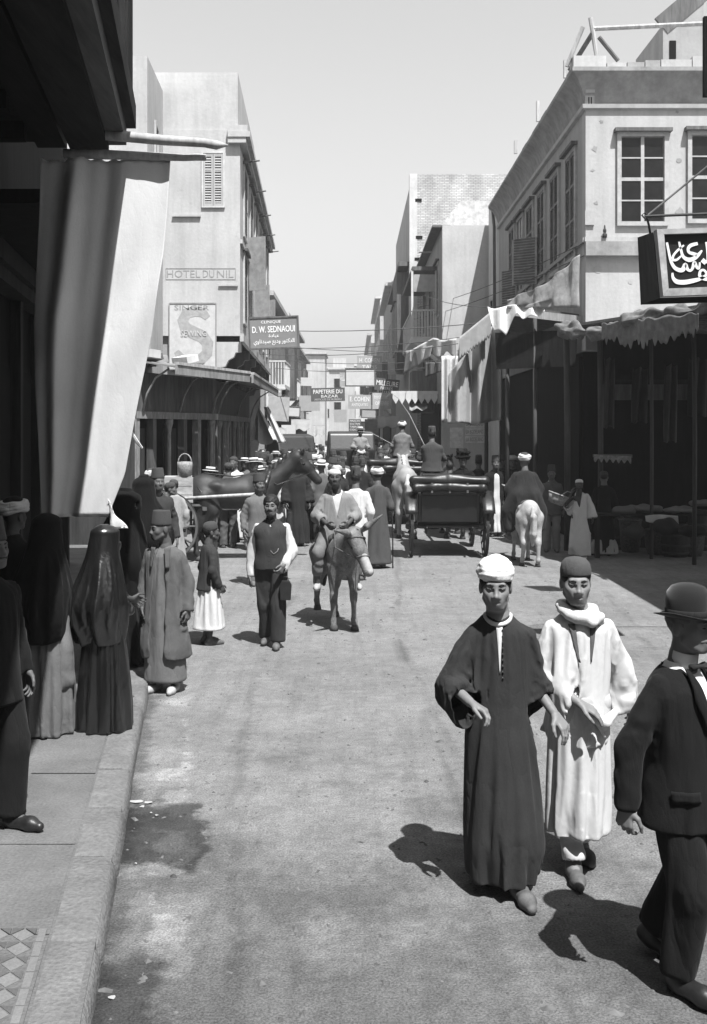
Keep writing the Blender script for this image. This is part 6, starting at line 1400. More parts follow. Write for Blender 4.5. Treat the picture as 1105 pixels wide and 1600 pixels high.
# ------------------------------------------------------------------ horses and donkeys
def quadruped(name, label, loc, rz, sc, m, legs=((0, 0, 0),)*4, nk=(0, -1.0, 1.72), mz=(0, -1.34, 1.40), ear=.16, hs=1.0, h=.018, mane=None, tail=True, cat='horse', belly=1.0, group=None, hoof=None):
    """legs: (knee dy, foot dy, lift) for front left, front right, hind left, hind right; nk poll, mz muzzle"""
    o = thing(name, label, cat, loc, rz, group, sc); S = Shape(); nk, mz = Vector(nk), Vector(mz)
    S.u(Ell((0, .02, 1.14), (.245*belly, .56, .27)), .06); S.u(Ell((0, -.42, 1.14), (.195, .28, .31)), .07); S.u(Ell((0, .50, 1.22), (.215, .33, .25)), .07); S.u(Ell((0, -.36, 1.36), (.09, .26, .13)), .10)
    for x in (-1, 1): S.u(Ell((x*.125, -.44, 1.06), (.105, .17, .27)), .035); S.u(Ell((x*.125, .50, 1.06), (.125, .24, .28)), .04); S.u(Ell((x*.16, .30, 1.28), (.07, .12, .07)), .05)
    S.u(Cone((0, -.52, 1.20), nk, .215, .105), .14)
    d = (mz-nk).normalized(); S.u(Cone(nk+Vector((0, -.02, .0)), nk.lerp(mz, .45), .108*hs, .090*hs), .06); S.u(Cone(nk.lerp(mz, .45), mz, .085*hs, .062*hs), .05); S.u(Ell(mz, (.058*hs, .066*hs, .058*hs)), .03)
    S.u(Ell(nk.lerp(mz, .25)+Vector((0, .05, -.07)), (.055*hs, .10*hs, .10*hs)), .05)
    sd = Vector((1, 0, 0)); sd = (sd-d*sd.dot(d)).normalized()
    up = d.cross(sd); up = -up if up.z < 0 else up
    for x in (-1, 1):
        b = nk+sd*x*.062*hs+up*.07; S.u(Cone(b, b+(up*.8+sd*x*(.35 if ear < .3 else .5)-d*.1)*ear*.5, .026, .036 if ear < .3 else .05), .02); S.u(Cone(b+(up*.8+sd*x*(.35 if ear < .3 else .5)-d*.1)*ear*.5, b+(up*.8+sd*x*(.5 if ear < .3 else .8)-d*.2)*ear, .036 if ear < .3 else .05, .008), .02)
    hooves = []
    for i, (kd, fd, lf) in enumerate(legs):
        x = (-.155, .155)[i % 2]
        if i < 2:
            a, k, ft, hf = Vector((x, -.46, .98)), Vector((x, -.48+kd, .50+lf*.5)), Vector((x, -.47+fd, .15+lf)), Vector((x, -.52+fd, .05+lf))
            S.u(Cone(a, k+Vector((0, 0, .05)), .105, .052), .05); S.u(Cone(k+Vector((0, 0, .05)), k-Vector((0, 0, .04)), .06, .050), .02); S.u(Cone(k, ft, .044, .036), .03); S.u(Cone(ft, hf, .044, .042), .03)
        else:
            a, st, k, ft, hf = Vector((x, .50, 1.08)), Vector((x, .36+kd*.5, .86)), Vector((x, .64+kd, .53+lf*.5)), Vector((x, .58+fd, .15+lf)), Vector((x, .52+fd, .05+lf))
            S.u(Cone(a, st, .16, .12), .06); S.u(Cone(a, k, .13, .058), .06); S.u(Cone(st, k, .12, .060), .06); S.u(Cone(k+Vector((0, .02, .03)), ft, .056, .040), .03); S.u(Cone(ft, hf, .046, .044), .03)
        hooves.append(hf)
    S.wr(.004, 14, 3, (1, 1, 1)); S.build('body', h, m, o)
    for hf in hooves: MB().lathe([(.066, -.05), (.058, .0), (.048, .035), (.002, .037)], 14, Matrix.Translation(hf), 1, 1.15).build('hoof', hoof or mat('hoof_horn', .07), o, True, world_coords=False)
    if tail:
        T = Shape(); T.u(Cone((0, .80, 1.30), (0, .90, 1.12), .04, .05), .03); T.u(Cone((0, .90, 1.12), (0, .90, .75), .055, .07), .04); T.u(Cone((0, .90, .75), (0, .86, .50), .07, .025), .03); T.wr(.012, 45, 3, (1, 1, .12)); T.build('tail', h*.8, mane or m, o)
    if mane:
        T = Shape()
        for i in range(9):
            t = i/8; p = Vector((0, -.45, 1.44)).lerp(nk+Vector((0, .05, .09)), t); T.u(Cone(p+Vector((0, .03, 0)), p+Vector((-.05, .05, -.14)), .035, .03), .03)
        T.wr(.012, 50, 5, (1, 1, .3)); T.build('mane', h*.8, mane, o)
    for x in (-1, 1):
        e = nk.lerp(mz, .30)+sd*x*.086*hs+up*.015; MB().lathe([(.002, -.03), (.02, -.018), (.028, 0), (.02, .018), (.002, .03)], 8, Matrix.Translation(e)).build('eye', iris_m, o, True, world_coords=False)
        e = mz+sd*x*.038*hs+d*.035*hs+up*.012; MB().lathe([(.002, -.014), (.010, -.008), (.013, 0), (.010, .008), (.002, .014)], 8, Matrix.Translation(e)).build('nostril', iris_m, o, True, world_coords=False)
    return o
def saddle(o, m, w=.30):
    S = Shape(); S.u(Ell((0, -.05, 1.36), (.20, .34, .12)), .03); S.u(Ell((0, -.30, 1.46), (.10, .08, .10)), .05); S.u(Cone((-.20, -.05, 1.36), (-w, -.05, 1.0), .10, .05), .05); S.u(Cone((.20, -.05, 1.36), (w, -.05, 1.0), .10, .05), .05)
    S.wr(.008, 20, 3); return S.build('saddle', .018, m, o)
def bridle(o, nk, mz, hs, m):
    nk, mz = Vector(nk), Vector(mz); d = (mz-nk).normalized()
    for t, r in ((.12, .118), (.62, .082)):
        c = nk.lerp(mz, t); u = Vector((1, 0, 0)); v = d.cross(u); MB().tube([c+(u*math.cos(a)+v*math.sin(a))*r*hs for a in np.linspace(0, 6.283, 17)[:-1]], .013, 5, closed=True).build('bridle_strap', m, o, True, world_coords=False)
    for x in (-1, 1):
        MB().tube([nk.lerp(mz, .12)+Vector((x*.116*hs, 0, 0)), nk.lerp(mz, .62)+Vector((x*.082*hs, 0, 0))], .008, 5).build('cheek_strap', m, o, True, world_coords=False)
        MB().tube([nk.lerp(mz, .66)+Vector((x*.082*hs, 0, 0)), Vector((x*.20, -.75, 1.30)), Vector((x*.10, -.30, 1.55))], .008, 5).build('rein', m, o, True, world_coords=False)
donk = mat('donkey_hide', .155, rough=.9, var=.55, vs=6, bump=.9, bs=90, stretch=(1, 1, .5), spec=.1, fine=.25, dist=.008); donk_w = mat('white_donkey_hide', .36, rough=.9, var=.25, vs=6, bump=.8, bs=90, spec=.1, fine=.15, dist=.008); bay = mat('bay_hide', .020, rough=.58, var=.5, vs=6, bump=.5, bs=90, spec=.4); grey_h = mat('grey_horse_hide', .26, rough=.7, var=.22, vs=6, bump=.3, bs=120); blk_h = mat('black_horse_hide', .012, rough=.4, bump=.2, bs=120, spec=.5)
def rider(name, label, o, off, rz, sc, seat, **k):
    """sits astride: off in the animal's own frame"""
    p = world_matrix(o) @ Vector(off); z0 = p.z-(.92-.02)*sc
    return Fig(name, label, (p.x, p.y, z0), rz, sc, hl=(-.13, -.02, .93), hr=(.13, -.02, .93), kl=(-.245, -.22, .66), kr=(.245, -.22, .66), al=(-.25, -.14, .26), ar=(.25, -.14, .26), tl=(-.27, -.30, .23), tr=(.27, -.30, .23), **k)
dnk, dmz = (.04, -.95, 1.50), (.20, -1.16, .98)
g = G(536, 984)
d1 = quadruped('donkey', 'brown donkey with pale muzzle trotting up the road under its rider', (g.x-.09, g.y+.36, 0), R(15), .775, donk, ((0, .02, 0), (-.02, -.06, 0), (-.05, .10, .13), (0, .12, 0)), dnk, dmz, .40, 1.16, .012, hair_m, cat='donkey', belly=.95)
sad = cloth('saddle_cloth', .07, var=.3, vs=10); saddle(d1, sad); bridle(d1, dnk, dmz, 1.22, leather_b)
S = Shape(); S.u(Cone(Vector(dnk).lerp(Vector(dmz), .5)+Vector((.005, -.035, 0)), Vector(dmz)+Vector((.005, -.02, .0)), .070, .070), .02); S.build('pale_muzzle', .012, mat('muzzle_pale', .34, var=.3, vs=9), d1)
S = Shape(); q_ = Vector(dnk); S.u(Cone(q_+Vector((0, .02, .11)), q_+Vector((.01, -.08, .07)), .04, .035), .03); S.u(Cone(q_+Vector((.01, -.08, .07)), q_+Vector((.03, -.125, -.04)), .035, .012), .03); S.wr(.01, 60, 2); S.build('forelock', .012, hair_m, d1)
for x in (-1, 1):
    MB().tube([(x*.24, -.1, 1.25), (x*.34, -.15, .95), (x*.345, -.17, .78)], .012, 6).build('stirrup_leather', leather_b, d1, True, world_coords=False)
f = rider('person', 'dark-skinned rider in open pale tunic and white skullcap on the brown donkey', d1, (0, -.05, 1.46), R(4), .96, 1.2, skin_v=.060, h=.010, hh=.005, curl=.9, head=(-.03, -.05, 1.59), el=(-.26, -.02, 1.13), wl=(-.13, -.24, 1.02), er=(.26, -.02, 1.13), wr=(.12, -.26, 1.02))
f.undershirt(ctn, 1.0, .86); drape_robe(f, cloth('rider_tunic', .20, var=.1), hem=.86, wd=1.05, dp=1.05, flare=.02, sl=(.056, .066, .068), upto=(.55, .55), name='tunic', shrink=-.08, bend=.4, cut=lambda c: (c[:, 1] < 0) & (np.abs(c[:, 0]) < .07*(c[:, 2]-1.12)/.3) & (c[:, 2] > 1.12))
S = Shape()
for q in 'lr': S.u(Sleeve(f.J['h'+q], f.J['k'+q], .078, .070, .010, 4, 5), .03); S.u(Sleeve(f.J['k'+q], f.J['k'+q].lerp(f.J['a'+q], .62), .070, .060, .010, 3, 6), .03)
S.u(Ell((0, 0, .93), (.19, .14, .11)), .05); S.wr(.010, 26, 3); f.add('breeches', S, cloth('rider_breeches', .15)); skullcap(f.hd, f.o, cloth('cap_white', .55), hgt=.07); face_bits(f.hd, f.o, mous=.7, hair=None); f.shoes(mat('pale_slipper', .34), 'slipper')

g = G(826, 884)
d2 = quadruped('donkey', 'white donkey seen from behind carrying a turbaned rider', (g.x, g.y+.35, 0), R(182), .78, donk_w, ((0, .05, 0), (0, -.1, 0), (.02, .10, 0), (0, -.12, 0)), (0, -.95, 1.5), (0, -1.2, 1.15), .32, 1.15, .016, None, cat='donkey', belly=1.05)
saddle(d2, sad)
f = rider('person', 'turbaned rider in wide dark cloak seen from behind on the white donkey', d2, (0, -.05, 1.44), R(182), 1.0, 1.2, skin_v=.10, h=.012, el=(-.27, -.05, 1.12), wl=(-.15, -.26, 1.05), er=(.27, -.05, 1.12), wr=(.15, -.26, 1.05))
def ex(S):
    for x in (-1, 1): S.u(Cone((x*.12, .05, 1.0), (x*.28, -.05, .72), .15, .13), .10); S.u(Cone((x*.28, -.05, .72), (x*.30, -.05, .50), .12, .09), .06)
drape_robe(f, cloth('cloak_dark', .030, var=.12), hem=.52, wd=1.18, dp=1.12, flare=.05, sl=(.066, .084, .095), extra=ex, name='cloak', shrink=-.07, bend=.6, frames=16); turban(f.hd, f.o, cloth('turban_white', .5), felt_d, 1.05, seed=4); f.shoes(leather_b)

# dark horse standing side-on, harnessed to a cart with crates
hnk, hmz = (.0, -1.08, 1.76), (0, -1.44, 1.36)
hz = quadruped('horse', 'glossy dark bay horse in harness standing across the roadside', (PX(366, 18.7), 18.7, 0), R(92), 1.06, bay, ((0, -.05, 0), (0, .1, 0), (0, .05, 0), (0, -.12, 0)), hnk, hmz, .17, 1.12, .017, hair_m)
bridle(hz, hnk, hmz, 1.0, leather)
S = Shape()
for i in range(16): a0, a1 = 2*math.pi*i/16, 2*math.pi*(i+1)/16; S.u(Cone((.255*math.cos(a0), -.52-.10*math.sin(a0), 1.20+.32*math.sin(a0)), (.255*math.cos(a1), -.52-.10*math.sin(a1), 1.20+.32*math.sin(a1)), .045), .02)
S.build('collar', .018, leather, hz)
for x in (-1, 1):
    MB().tube([(x*.28, -.5, 1.15), (x*.31, .1, 1.12), (x*.32, 1.3, 1.05)], .028, 8).build('shaft', wood_pale, hz, True, world_coords=False)
    MB().tube([(x*.02, .75, 1.44), (x*.27, .55, 1.2), (x*.30, .4, 1.10)], .012, 5).build('breeching_strap', leather, hz, True, world_coords=False)
MB().tube([(.0, -.4, 1.50), (0, 0, 1.435), (0, .5, 1.49), (0, .78, 1.40)], .014, 5).build('back_strap', leather, hz, True, world_coords=False)

def wheel(par, c, r, m, hubm, n=12, name='wheel', tyre=None, ang=0.0):
    """wheel in the YZ plane at c (parent's own frame)"""
    M = Matrix.Translation(c) @ Matrix.Rotation(ang, 4, 'Z') @ Matrix.Rotation(R(90), 4, 'Y')
    w = MB().lathe([(r-.055, -.025), (r-.012, -.027), (r-.012, .027), (r-.055, .025), (r-.055, -.025)], 40, M).build(name, m, par, world_coords=False); w.data.polygons[-1].use_smooth = False
    bm = bmesh.new(); bm.from_mesh(w.data); bmesh.ops.delete(bm, geom=[f_ for f_ in bm.faces if len(f_.verts) > 8], context='FACES'); bm.to_mesh(w.data); bm.free()
    t = MB().lathe([(r-.0115, -.029), (r, -.029), (r, .029), (r-.0115, .029), (r-.0115, -.029)], 40, M).build('tyre', tyre or iron, w, world_coords=False)
    bm = bmesh.new(); bm.from_mesh(t.data); bmesh.ops.delete(bm, geom=[f_ for f_ in bm.faces if len(f_.verts) > 8], context='FACES'); bm.to_mesh(t.data); bm.free()
    MB().lathe([(.03, -.12), (.055, -.10), (.075, -.03), (.075, .03), (.055, .10), (.03, .12)], 14, M).build('hub', hubm, w, True, world_coords=False)
    for i in range(n):
        a = 2*math.pi*i/n; MB().tube([M @ Vector((.06*math.cos(a), .06*math.sin(a), 0)), M @ Vector(((r-.05)*math.cos(a), (r-.05)*math.sin(a), 0))], [.022, .017], 6).build('spoke', m, w, True, world_coords=False)
    return w
cart = thing('horse_cart', 'plank cart with high wheels loaded with a crate behind the bay horse', 'cart', (PX(262, 18.9), 18.9, 0), R(92))
for i in range(6): MB().box((-.55+i*.185, -.75, 1.00), (-.37+i*.185, .7, 1.04)).build('bed_plank', wood_mid, cart, world_coords=False)
MB().box((-.55, -.78, .92), (.55, -.70, .998)).build('bed_rail', wood_mid, cart, world_coords=False); MB().box((-.55, .62, .92), (.55, .70, .998)).build('bed_rail', wood_mid, cart, world_coords=False)
MB().box((-.7, -.03, .62), (.7, .03, .68)).build('axle', wood_mid, cart, world_coords=False); MB().box((-.45, -.04, .68), (-.37, .04, .92)).build('axle_block', wood_mid, cart, world_coords=False); MB().box((.37, -.04, .68), (.45, .04, .92)).build('axle_block', wood_mid, cart, world_coords=False)
for x in (-.66, .66): wheel(cart, (x, 0, .65), .65, wood_mid, wood_mid, 12)
cr_ = thing('packing_crate', 'pale plank packing crate standing on the horse cart', 'crate', (PX(279, 18.6), 18.6, 1.05), R(8))
cp = wood('crate_pine', .36, stretch=(.3, 1, 1)); w_, h_ = 42*18.6/1600, .46
for side, (y_) in (('f', -.22), ('b', .20)):
    for i in range(3): MB().box((-w_/2, y_, i*h_/3+.004), (w_/2, y_+.02, (i+1)*h_/3-.004)).build('plank', cp, cr_, world_coords=False)
for x in (-w_/2-.02, w_/2+.0): MB().box((x, -.2, .004), (x+.02, .2, h_-.004)).build('side_board', cp, cr_, world_coords=False)
MB().box((-w_/2, -.215, h_+.0), (w_/2, .215, h_+.02)).build('lid', cp, cr_, world_coords=False)
MB().lathe([(.09, 0), (.13, .02), (.14, .2), (.135, .26), (.11, .26), (.11, .03)], 16, Matrix.Translation((PX(289, 18.5), 18.5, 1.535))).build('wicker_basket', mat('wicker', .28, var=.4, vs=30, bump=.8, bs=50), None, True); bk = bpy.data.objects['wicker_basket']; tag(bk, 'round wicker basket with hoop handle on top of the packing crate', 'basket')
MB().tube([(bk.location+Vector((PX(289, 18.5)+.12*math.cos(a), 18.5, 1.78+.16*math.sin(a)))) for a in np.linspace(0, math.pi, 10)], .012, 6).build('handle', mat('wicker', .28), bk, True)
S = Shape(); S.u(Ell((0, 0, .16), (.16, .14, .16)), .02); S.wr(.02, 20, 3); sk_ = S.build('sack', .014, cloth('pale_sack', .5), None); sk_.location = (PX(262, 18.6)-.12, 18.6, 1.05); tag(sk_, 'small pale sack slumped against the packing crate', 'sack')
# ------------------------------------------------------------------ people in the middle distance
def simple(label, loc, rz, sc=1.0, top='robe', m=None, m2=None, hat='tarboosh', skin_v=.10, h=.015, yaw=0, hatm=None, under=None, mous=.8, name='person', group=None, seed=1, **J):
    f = Fig(name, label, loc, rz, sc, skin_v=skin_v, h=h, yaw=yaw, group=group, legk=.7 if top == 'robe' else 1.0, **J)
    if top == 'robe':
        if under: f.undershirt(under, 1.0)
        drape_robe(f, m, hem=.18, flare=.06, h=.028, frames=14, shrink=-.09, bend=.4, inset=-.025)
    elif top == 'open':
        f.robe(under, hem=.10, wd=.95, dp=.95, flare=.05, slv=(0, 0), seed=seed); f.jacket(m, hem=.12, wd=1.12, dp=1.12, flare=.08, sl=(.06, .07, .08), v=(.2, .05), open_=.10, name='overrobe')
    else:
        if under: f.undershirt(under, 1.1)
        f.jacket(m, hem=.76, seed=seed); f.trousers(m2 or m)
    f.shoes(leather_b)
    if hat == 'tarboosh': tarboosh(f.hd, f.o, hatm)
    elif hat == 'turban': turban(f.hd, f.o, hatm or cloth('turban_white', .5), felt_d, 1.04, seed=seed)
    elif hat == 'boater': boater(f.hd, f.o)
    elif hat == 'cap': skullcap(f.hd, f.o, hatm or felt_d)
    face_bits(f.hd, f.o, mous=mous, eyes=False, hair=1.0, h=.009); return f
g = G(556, 906)
f = Fig('person', 'man in belted white shirt and dark tarboosh walking away behind the donkey', (g.x, g.y, 0), R(176), 1.01, skin_v=.11, h=.012, el=(-.24, .03, 1.1), wl=(-.2, -.12, .9))
drape_robe(f, ctn, hem=.86, wd=1.02, flare=.02, sl=(.056, .064, .056), name='shirt', shrink=-.08, bend=.4, h=.022, frames=16); drape_trousers(f, ctn, (.11, .09, .085), hem=.11, shrink=-.04, h=.022, frames=14); f.shoes(leather_b); tarboosh(f.hd, f.o, hgt=.14); face_bits(f.hd, f.o, hair=1.03, eyes=False, brows=False)
S = Shape(); f.torso(S, 0, .90, 1.10, 1.12, 0); S.i(Half((0, 0, 1), (0, 0, 1.03))); S.i(Half((0, 0, -1), (0, 0, .985))); f.add('belt', S, leather_b)
g = G(590, 887)
f = simple('man in long slate robe and white turban walking away with a cane', (g.x, g.y, 0), R(196), 1.0, 'robe', cloth('slate_robe', .065), None, 'turban', seed=9, el=(-.23, .05, 1.1), wl=(-.23, -.12, .92))
cw = f.o.location+Vector((.24, -.02, .90))
cn = thing('walking_cane', 'thin dark walking cane of the man in the slate robe', 'cane', (cw.x+.02, cw.y-.06, 0)); MB().tube([(0, 0, 0), (0, .02, .55), (-.01, .02, .93), (-.03, .02, .965), (-.07, .02, .96)], .011, 6).build('stick', wood_dark, cn, True, world_coords=False); MB().lathe([(.014, 0), (.015, .03), (.012, .05)], 8).build('ferrule', iron, cn, world_coords=False)
g = G(862, 862); simple('man in grey suit and tarboosh walking out of the porch shade', (g.x, g.y, 0), R(-10), .96, 'suit', jk_m, cloth('pale_trousers', .20), 'tarboosh', under=ctn, mous=1, seed=4)
g = G(905, 873)
f = Fig('person', 'man in loose white robe with one arm raised carrying a basket', (g.x, g.y, 0), R(-6), .86, skin_v=.05, h=.011, hh=.006, head=(0, -.03, 1.59), el=(-.27, .02, 1.16), wl=(-.17, -.06, 1.40), er=(.25, .02, 1.12), wr=(.28, -.02, .9), dl=(.3, -.1, .9))
drape_robe(f, cot_w, hem=.20, wd=1.06, dp=1.05, flare=.07, sl=(.066, .09, .12), upto=(.55, .85), shrink=-.09, bend=.35, h=.022, inset=-.03, cut=lambda c: (c[:, 1] < 0) & (np.abs(c[:, 0]) < .055*(c[:, 2]-1.1)/.3) & (c[:, 2] > 1.1)); skullcap(f.hd, f.o, cloth('cap_white', .55), hgt=.07); face_bits(f.hd, f.o, mous=.6, beard=.8, h=.008); f.shoes(mat('pale_slipper', .34), 'slipper')
bq = thing('carried_basket', 'open rimmed basket slung on the shoulder of the white-robed man', 'basket', f.o.location+Vector((-.42, .05, 1.02)))
wk = mat('wicker', .28, var=.4, vs=30, bump=.8, bs=50)
MB().lathe([(.08, -.02), (.14, .0), (.19, .16), (.18, .165), (.13, .02)], 20, Matrix.Rotation(.35, 4, 'Y')).build('basket_body', wk, bq, True, world_coords=False)
MB().tube([Matrix.Rotation(.35, 3, 'Y') @ Vector((.19*math.cos(a), .19*math.sin(a), .165)) for a in np.linspace(0, 6.283, 21)[:-1]], .014, 6, closed=True).build('rim', wk, bq, True, world_coords=False)
MB().tube([(.1, -.02, .14), (.2, -.06, .22), (.27, -.08, .20)], .008, 5).build('cord', wk, bq, True, world_coords=False)
g = G(944, 868); f = simple('figure in black robe over a pale hem beside the porch', (g.x, g.y, 0), R(170), .93, 'robe', blk2, None, 'cap', seed=14); f.skirt(cloth('pale_hem', .42), .34, .05, (.22, .17), (.26, .2), (9, .4, .2, .15, 3), name='hem')
g = G(774, 838); simple('man in open black overrobe over a white gown by the landau', (g.x, g.y, 0), R(8), 1.02, 'open', blk2, None, 'tarboosh', under=cot_w, seed=6)
simple('man in black robe and white turban against the dark shops', (PX(802, 24), 24, 0), R(-20), 1.02, 'robe', blk2, None, 'turban', seed=7)
simple('man in dark robe pausing beside the turbaned man at the dark shops', (PX(786, 25.2), 25.2, 0), R(60), 1.0, 'robe', cloth('brown_robe', .03), None, 'tarboosh', seed=8)
simple('bearded man in dark gown behind the landau wheel', (PX(748, 24.6), 24.6, 0), R(170), 1.0, 'robe', blk2, None, 'tarboosh', seed=11)
g = G(404, 914); simple('moustached man in buff coat and tarboosh standing at the bay horse', (g.x, g.y, 0), R(20), .97, 'suit', cloth('buff_coat', .13), cloth('buff_trousers', .16), 'tarboosh', under=ctn, mous=1.2, seed=15, yaw=.3)
simple('man in straw boater and pale coat beyond the bay horse', (PX(396, 20.2), 20.2, 0), R(30), 1.06, 'suit', cloth('pale_coat', .22), None, 'boater', under=ctn, seed=16)
simple('man in tilted straw boater beside the packing crate', (PX(330, 20.0), 20.0, 0), R(-60), .96, 'suit', jk_d, None, 'boater', under=ctn, seed=17)
simple('man in round dark cap in front of the pavilion columns', (PX(357, 20.6), 20.6, 0), R(180), 1.0, 'suit', jk_m, None, 'cap', seed=18)
simple('carter in pale smock standing at the cart tail', (PX(236, 17.6), 17.6, 0), R(140), .98, 'robe', cloth('smock', .24), None, 'turban', seed=19)
simple('man in dark jacket stooping beside the cart wheel', (PX(256, 16.8), 16.8, 0), R(100), .92, 'suit', jk_d, tr_d, 'cap', seed=20, head=(0, -.12, 1.52), neck=(0, -.05, 1.40))
simple('porter in pale sackcloth shirt between cart and pavement', (PX(272, 17.2), 17.2, 0), R(-150), .90, 'robe', cloth('sackcloth', .30, vs=12), None, 'cap', seed=23)

# ------------------------------------------------------------------ carriages
paint_b = mat('carriage_paint', .010, rough=.32, var=.3, vs=6, bump=.05, spec=.5, coat=.25); hood_l = mat('hood_leather', .016, rough=.42, var=.4, vs=12, bump=.5, bs=25, spec=.5); wheel_p = mat('wheel_paint', .09, rough=.5, var=.3, bump=.1); brassy = mat('brass', .5, rough=.3, bump=0)
def landau(label, loc, rz, sc=1.0, detail=True):
    o = thing('landau_carriage', label, 'carriage', loc, rz, None, sc)      # drives towards +Y, its back at -Y
    # tub: curved side profile in YZ, tapered in X
    prof = [(-.62, 1.28), (-.60, .95), (-.48, .70), (-.25, .58), (.25, .52), (.75, .52), (1.05, .62), (1.35, .85), (1.45, 1.18), (1.25, 1.18), (.9, 1.0), (.3, .98), (-.1, 1.05), (-.3, 1.3)]
    MB().prism(prof, -.62, .62, 'X').build('tub', paint_b, o, world_coords=False, bevel=.02)
    MB().box((-.55, -.652, .72), (.55, -.625, 1.24)).build('back_panel', paint_b, o, world_coords=False, bevel=.008)
    MB().box((-.60, -.66, 1.245), (.60, -.625, 1.275)).build('panel_bead', wheel_p, o, world_coords=False)
    for i, (z, y, r, w_) in enumerate(((1.56, -.72, .085, .70), (1.42, -.75, .075, .66), (1.33, -.70, .05, .52))):      # folded hood rolls
        S = Shape(); S.u(Cone((-w_, y, z-.02), (0, y-.03, z+.01), r*.95, r*1.05), .03); S.u(Cone((0, y-.03, z+.01), (w_, y, z-.02), r*1.05, r*.95), .03)
        S.u(Cone((-w_, y, z-.02), (-w_, y+.55, z-.16), r*.9, r*.6), .05); S.u(Cone((w_, y, z-.02), (w_, y+.55, z-.16), r*.9, r*.6), .05); S.wr(.012, 18, i+3, (1, 1, 1.5)); S.build('hood_roll', .016, hood_l, o)
    for x in (-.35, 0, .35): MB().box((x-.02, -.835, 1.30), (x+.02, -.80, 1.50)).build('hood_strap', leather_b, o, world_coords=False, bevel=.006)
    for x in (-1, 1):
        wheel(o, (x*.74, -.35, .60), .60, wheel_p, wheel_p, 14); wheel(o, (x*.66, 1.55, .46), .46, wheel_p, wheel_p, 12)
        def fend(u, v): a = R(155-120*u); return (x*(.64+.24*v), -.35+.70*math.cos(a)*1.0, .62+.68*math.sin(a)+.0)
        MB().sheet(fend, 16, 3, .02).build('mudguard', hood_l, o, True, world_coords=False)
        MB().tube([(x*.45, -.85, .62), (x*.45, -.55, .50), (x*.45, -.1, .55), (x*.45, .15, .68)], .022, 6).build('leaf_spring', iron, o, True, world_coords=False)
        lm = MB().lathe([(.05, -.09), (.06, -.07), (.06, .07), (.03, .11), (.02, .14)], 12, Matrix.Translation((x*.72, -.15, 1.16))).build('lamp', brassy, o, True, world_coords=False)
        MB().tube([(x*.60, -.05, .7), (x*.78, .1, .45), (x*.78, .3, .42)], .018, 6).build('step_iron', iron, o, True, world_coords=False)
    MB().tube([(-.74, -.35, .60), (.74, -.35, .60)], .032, 8).build('axle', wheel_p, o, True, world_coords=False); MB().tube([(-.66, 1.55, .46), (.66, 1.55, .46)], .03, 8).build('axle', wheel_p, o, True, world_coords=False)
    MB().box((-.05, -.4, .50), (.05, 1.7, .57)).build('perch', paint_b, o, world_coords=False)
    bx = MB().prism([(1.2, 1.1), (1.3, 1.45), (1.75, 1.50), (1.85, 1.15), (2.05, .95), (2.05, .90), (1.5, .80)], -.45, .45, 'X').build('box_seat', paint_b, o, world_coords=False, bevel=.015)
    MB().box((-.46, 1.22, 1.505), (.46, 1.74, 1.60)).build('seat_cushion', hood_l, bx, world_coords=False, bevel=.03)
    MB().tube([(0, 2.0, .62), (0, 4.2, .95)], .035, 8).build('pole', wheel_p, o, True, world_coords=False)
    return o
def seated(label, at, rz, sc, m, hat, sk=.10, seed=1, arms=True, h=.014, m2=None):
    f = Fig('person', label, (at[0], at[1], at[2]-.92*sc+.10*sc), rz, sc, skin_v=sk, h=h, hl=(-.09, 0, .92), hr=(.09, 0, .92), kl=(-.11, -.42, .90), kr=(.11, -.42, .90), al=(-.11, -.45, .50), ar=(.11, -.45, .50), tl=(-.12, -.62, .45), tr=(.12, -.62, .45), el=(-.25, -.05, 1.10), wl=(-.14, -.30, 1.08), er=(.25, -.05, 1.10), wr=(.14, -.30, 1.10))
    f.jacket(m, hem=.84, wd=1.1, dp=1.1, seed=seed); f.trousers(m2 or tr_d); f.shoes(leather)
    if hat == 'tarboosh': tarboosh(f.hd, f.o)
    elif hat == 'turban': turban(f.hd, f.o, None, felt_d, seed=seed)
    elif hat == 'boater': boater(f.hd, f.o)
    elif hat == 'plume':
        S = Shape(); S.u(f.hd.ell((0, .01, .075), (.15, .17, .03)), .02); S.u(f.hd.ell((0, .01, .11), (.10, .11, .05)), .03)
        for i in range(7): a = i*.9; S.u(f.hd.cone((.05*math.cos(a), .05*math.sin(a), .12), (.12*math.cos(a), .13*math.sin(a), .19+.03*math.sin(i*2)), .035, .03), .03)
        S.wr(.014, 45, 3, (1, 1, 1)); S.build('plumed_hat', .012, blk_cl, f.o)
    face_bits(f.hd, f.o, hair=1.03, eyes=False, brows=False, h=.009); return f
def whip(label, a, b, c, d):
    o = thing('coach_whip', label, 'whip', a); a = Vector(a)
    pts = [Vector(a).lerp(Vector(b), t) for t in (0, .3, .6, 1)]+[Vector(c), Vector(d)]
    MB().tube(pts, [.014, .012, .010, .008, .006, .005], 6).build('whip_stock', wood_pale, o, True)
lp = Vector((1.78, 19.55, 0)); ld = landau('black open landau with folded leather hood seen from behind', lp, R(-1), .93)
cm = seated('coachman in dark coat and tarboosh on the landau box', (lp.x-.18, lp.y+1.36, 1.50), R(178), 1.0, cloth('coachman_coat', .055), 'tarboosh', seed=3)
whip('long pale coach whip leaning from the landau coachman', P(668, 706, 21), P(640, 648, 20.8), P(622, 622, 20.7), P(614, 616, 20.6))
seated('woman in black with a plumed hat riding in the landau', (lp.x+.34, lp.y+.32, 1.04), R(0), .95, blk_cl, 'plume', seed=5)
seated('passenger in dark coat low in the landau seat', (lp.x+.12, lp.y+.65, .98), R(178), .86, jk_d, 'none', seed=6)
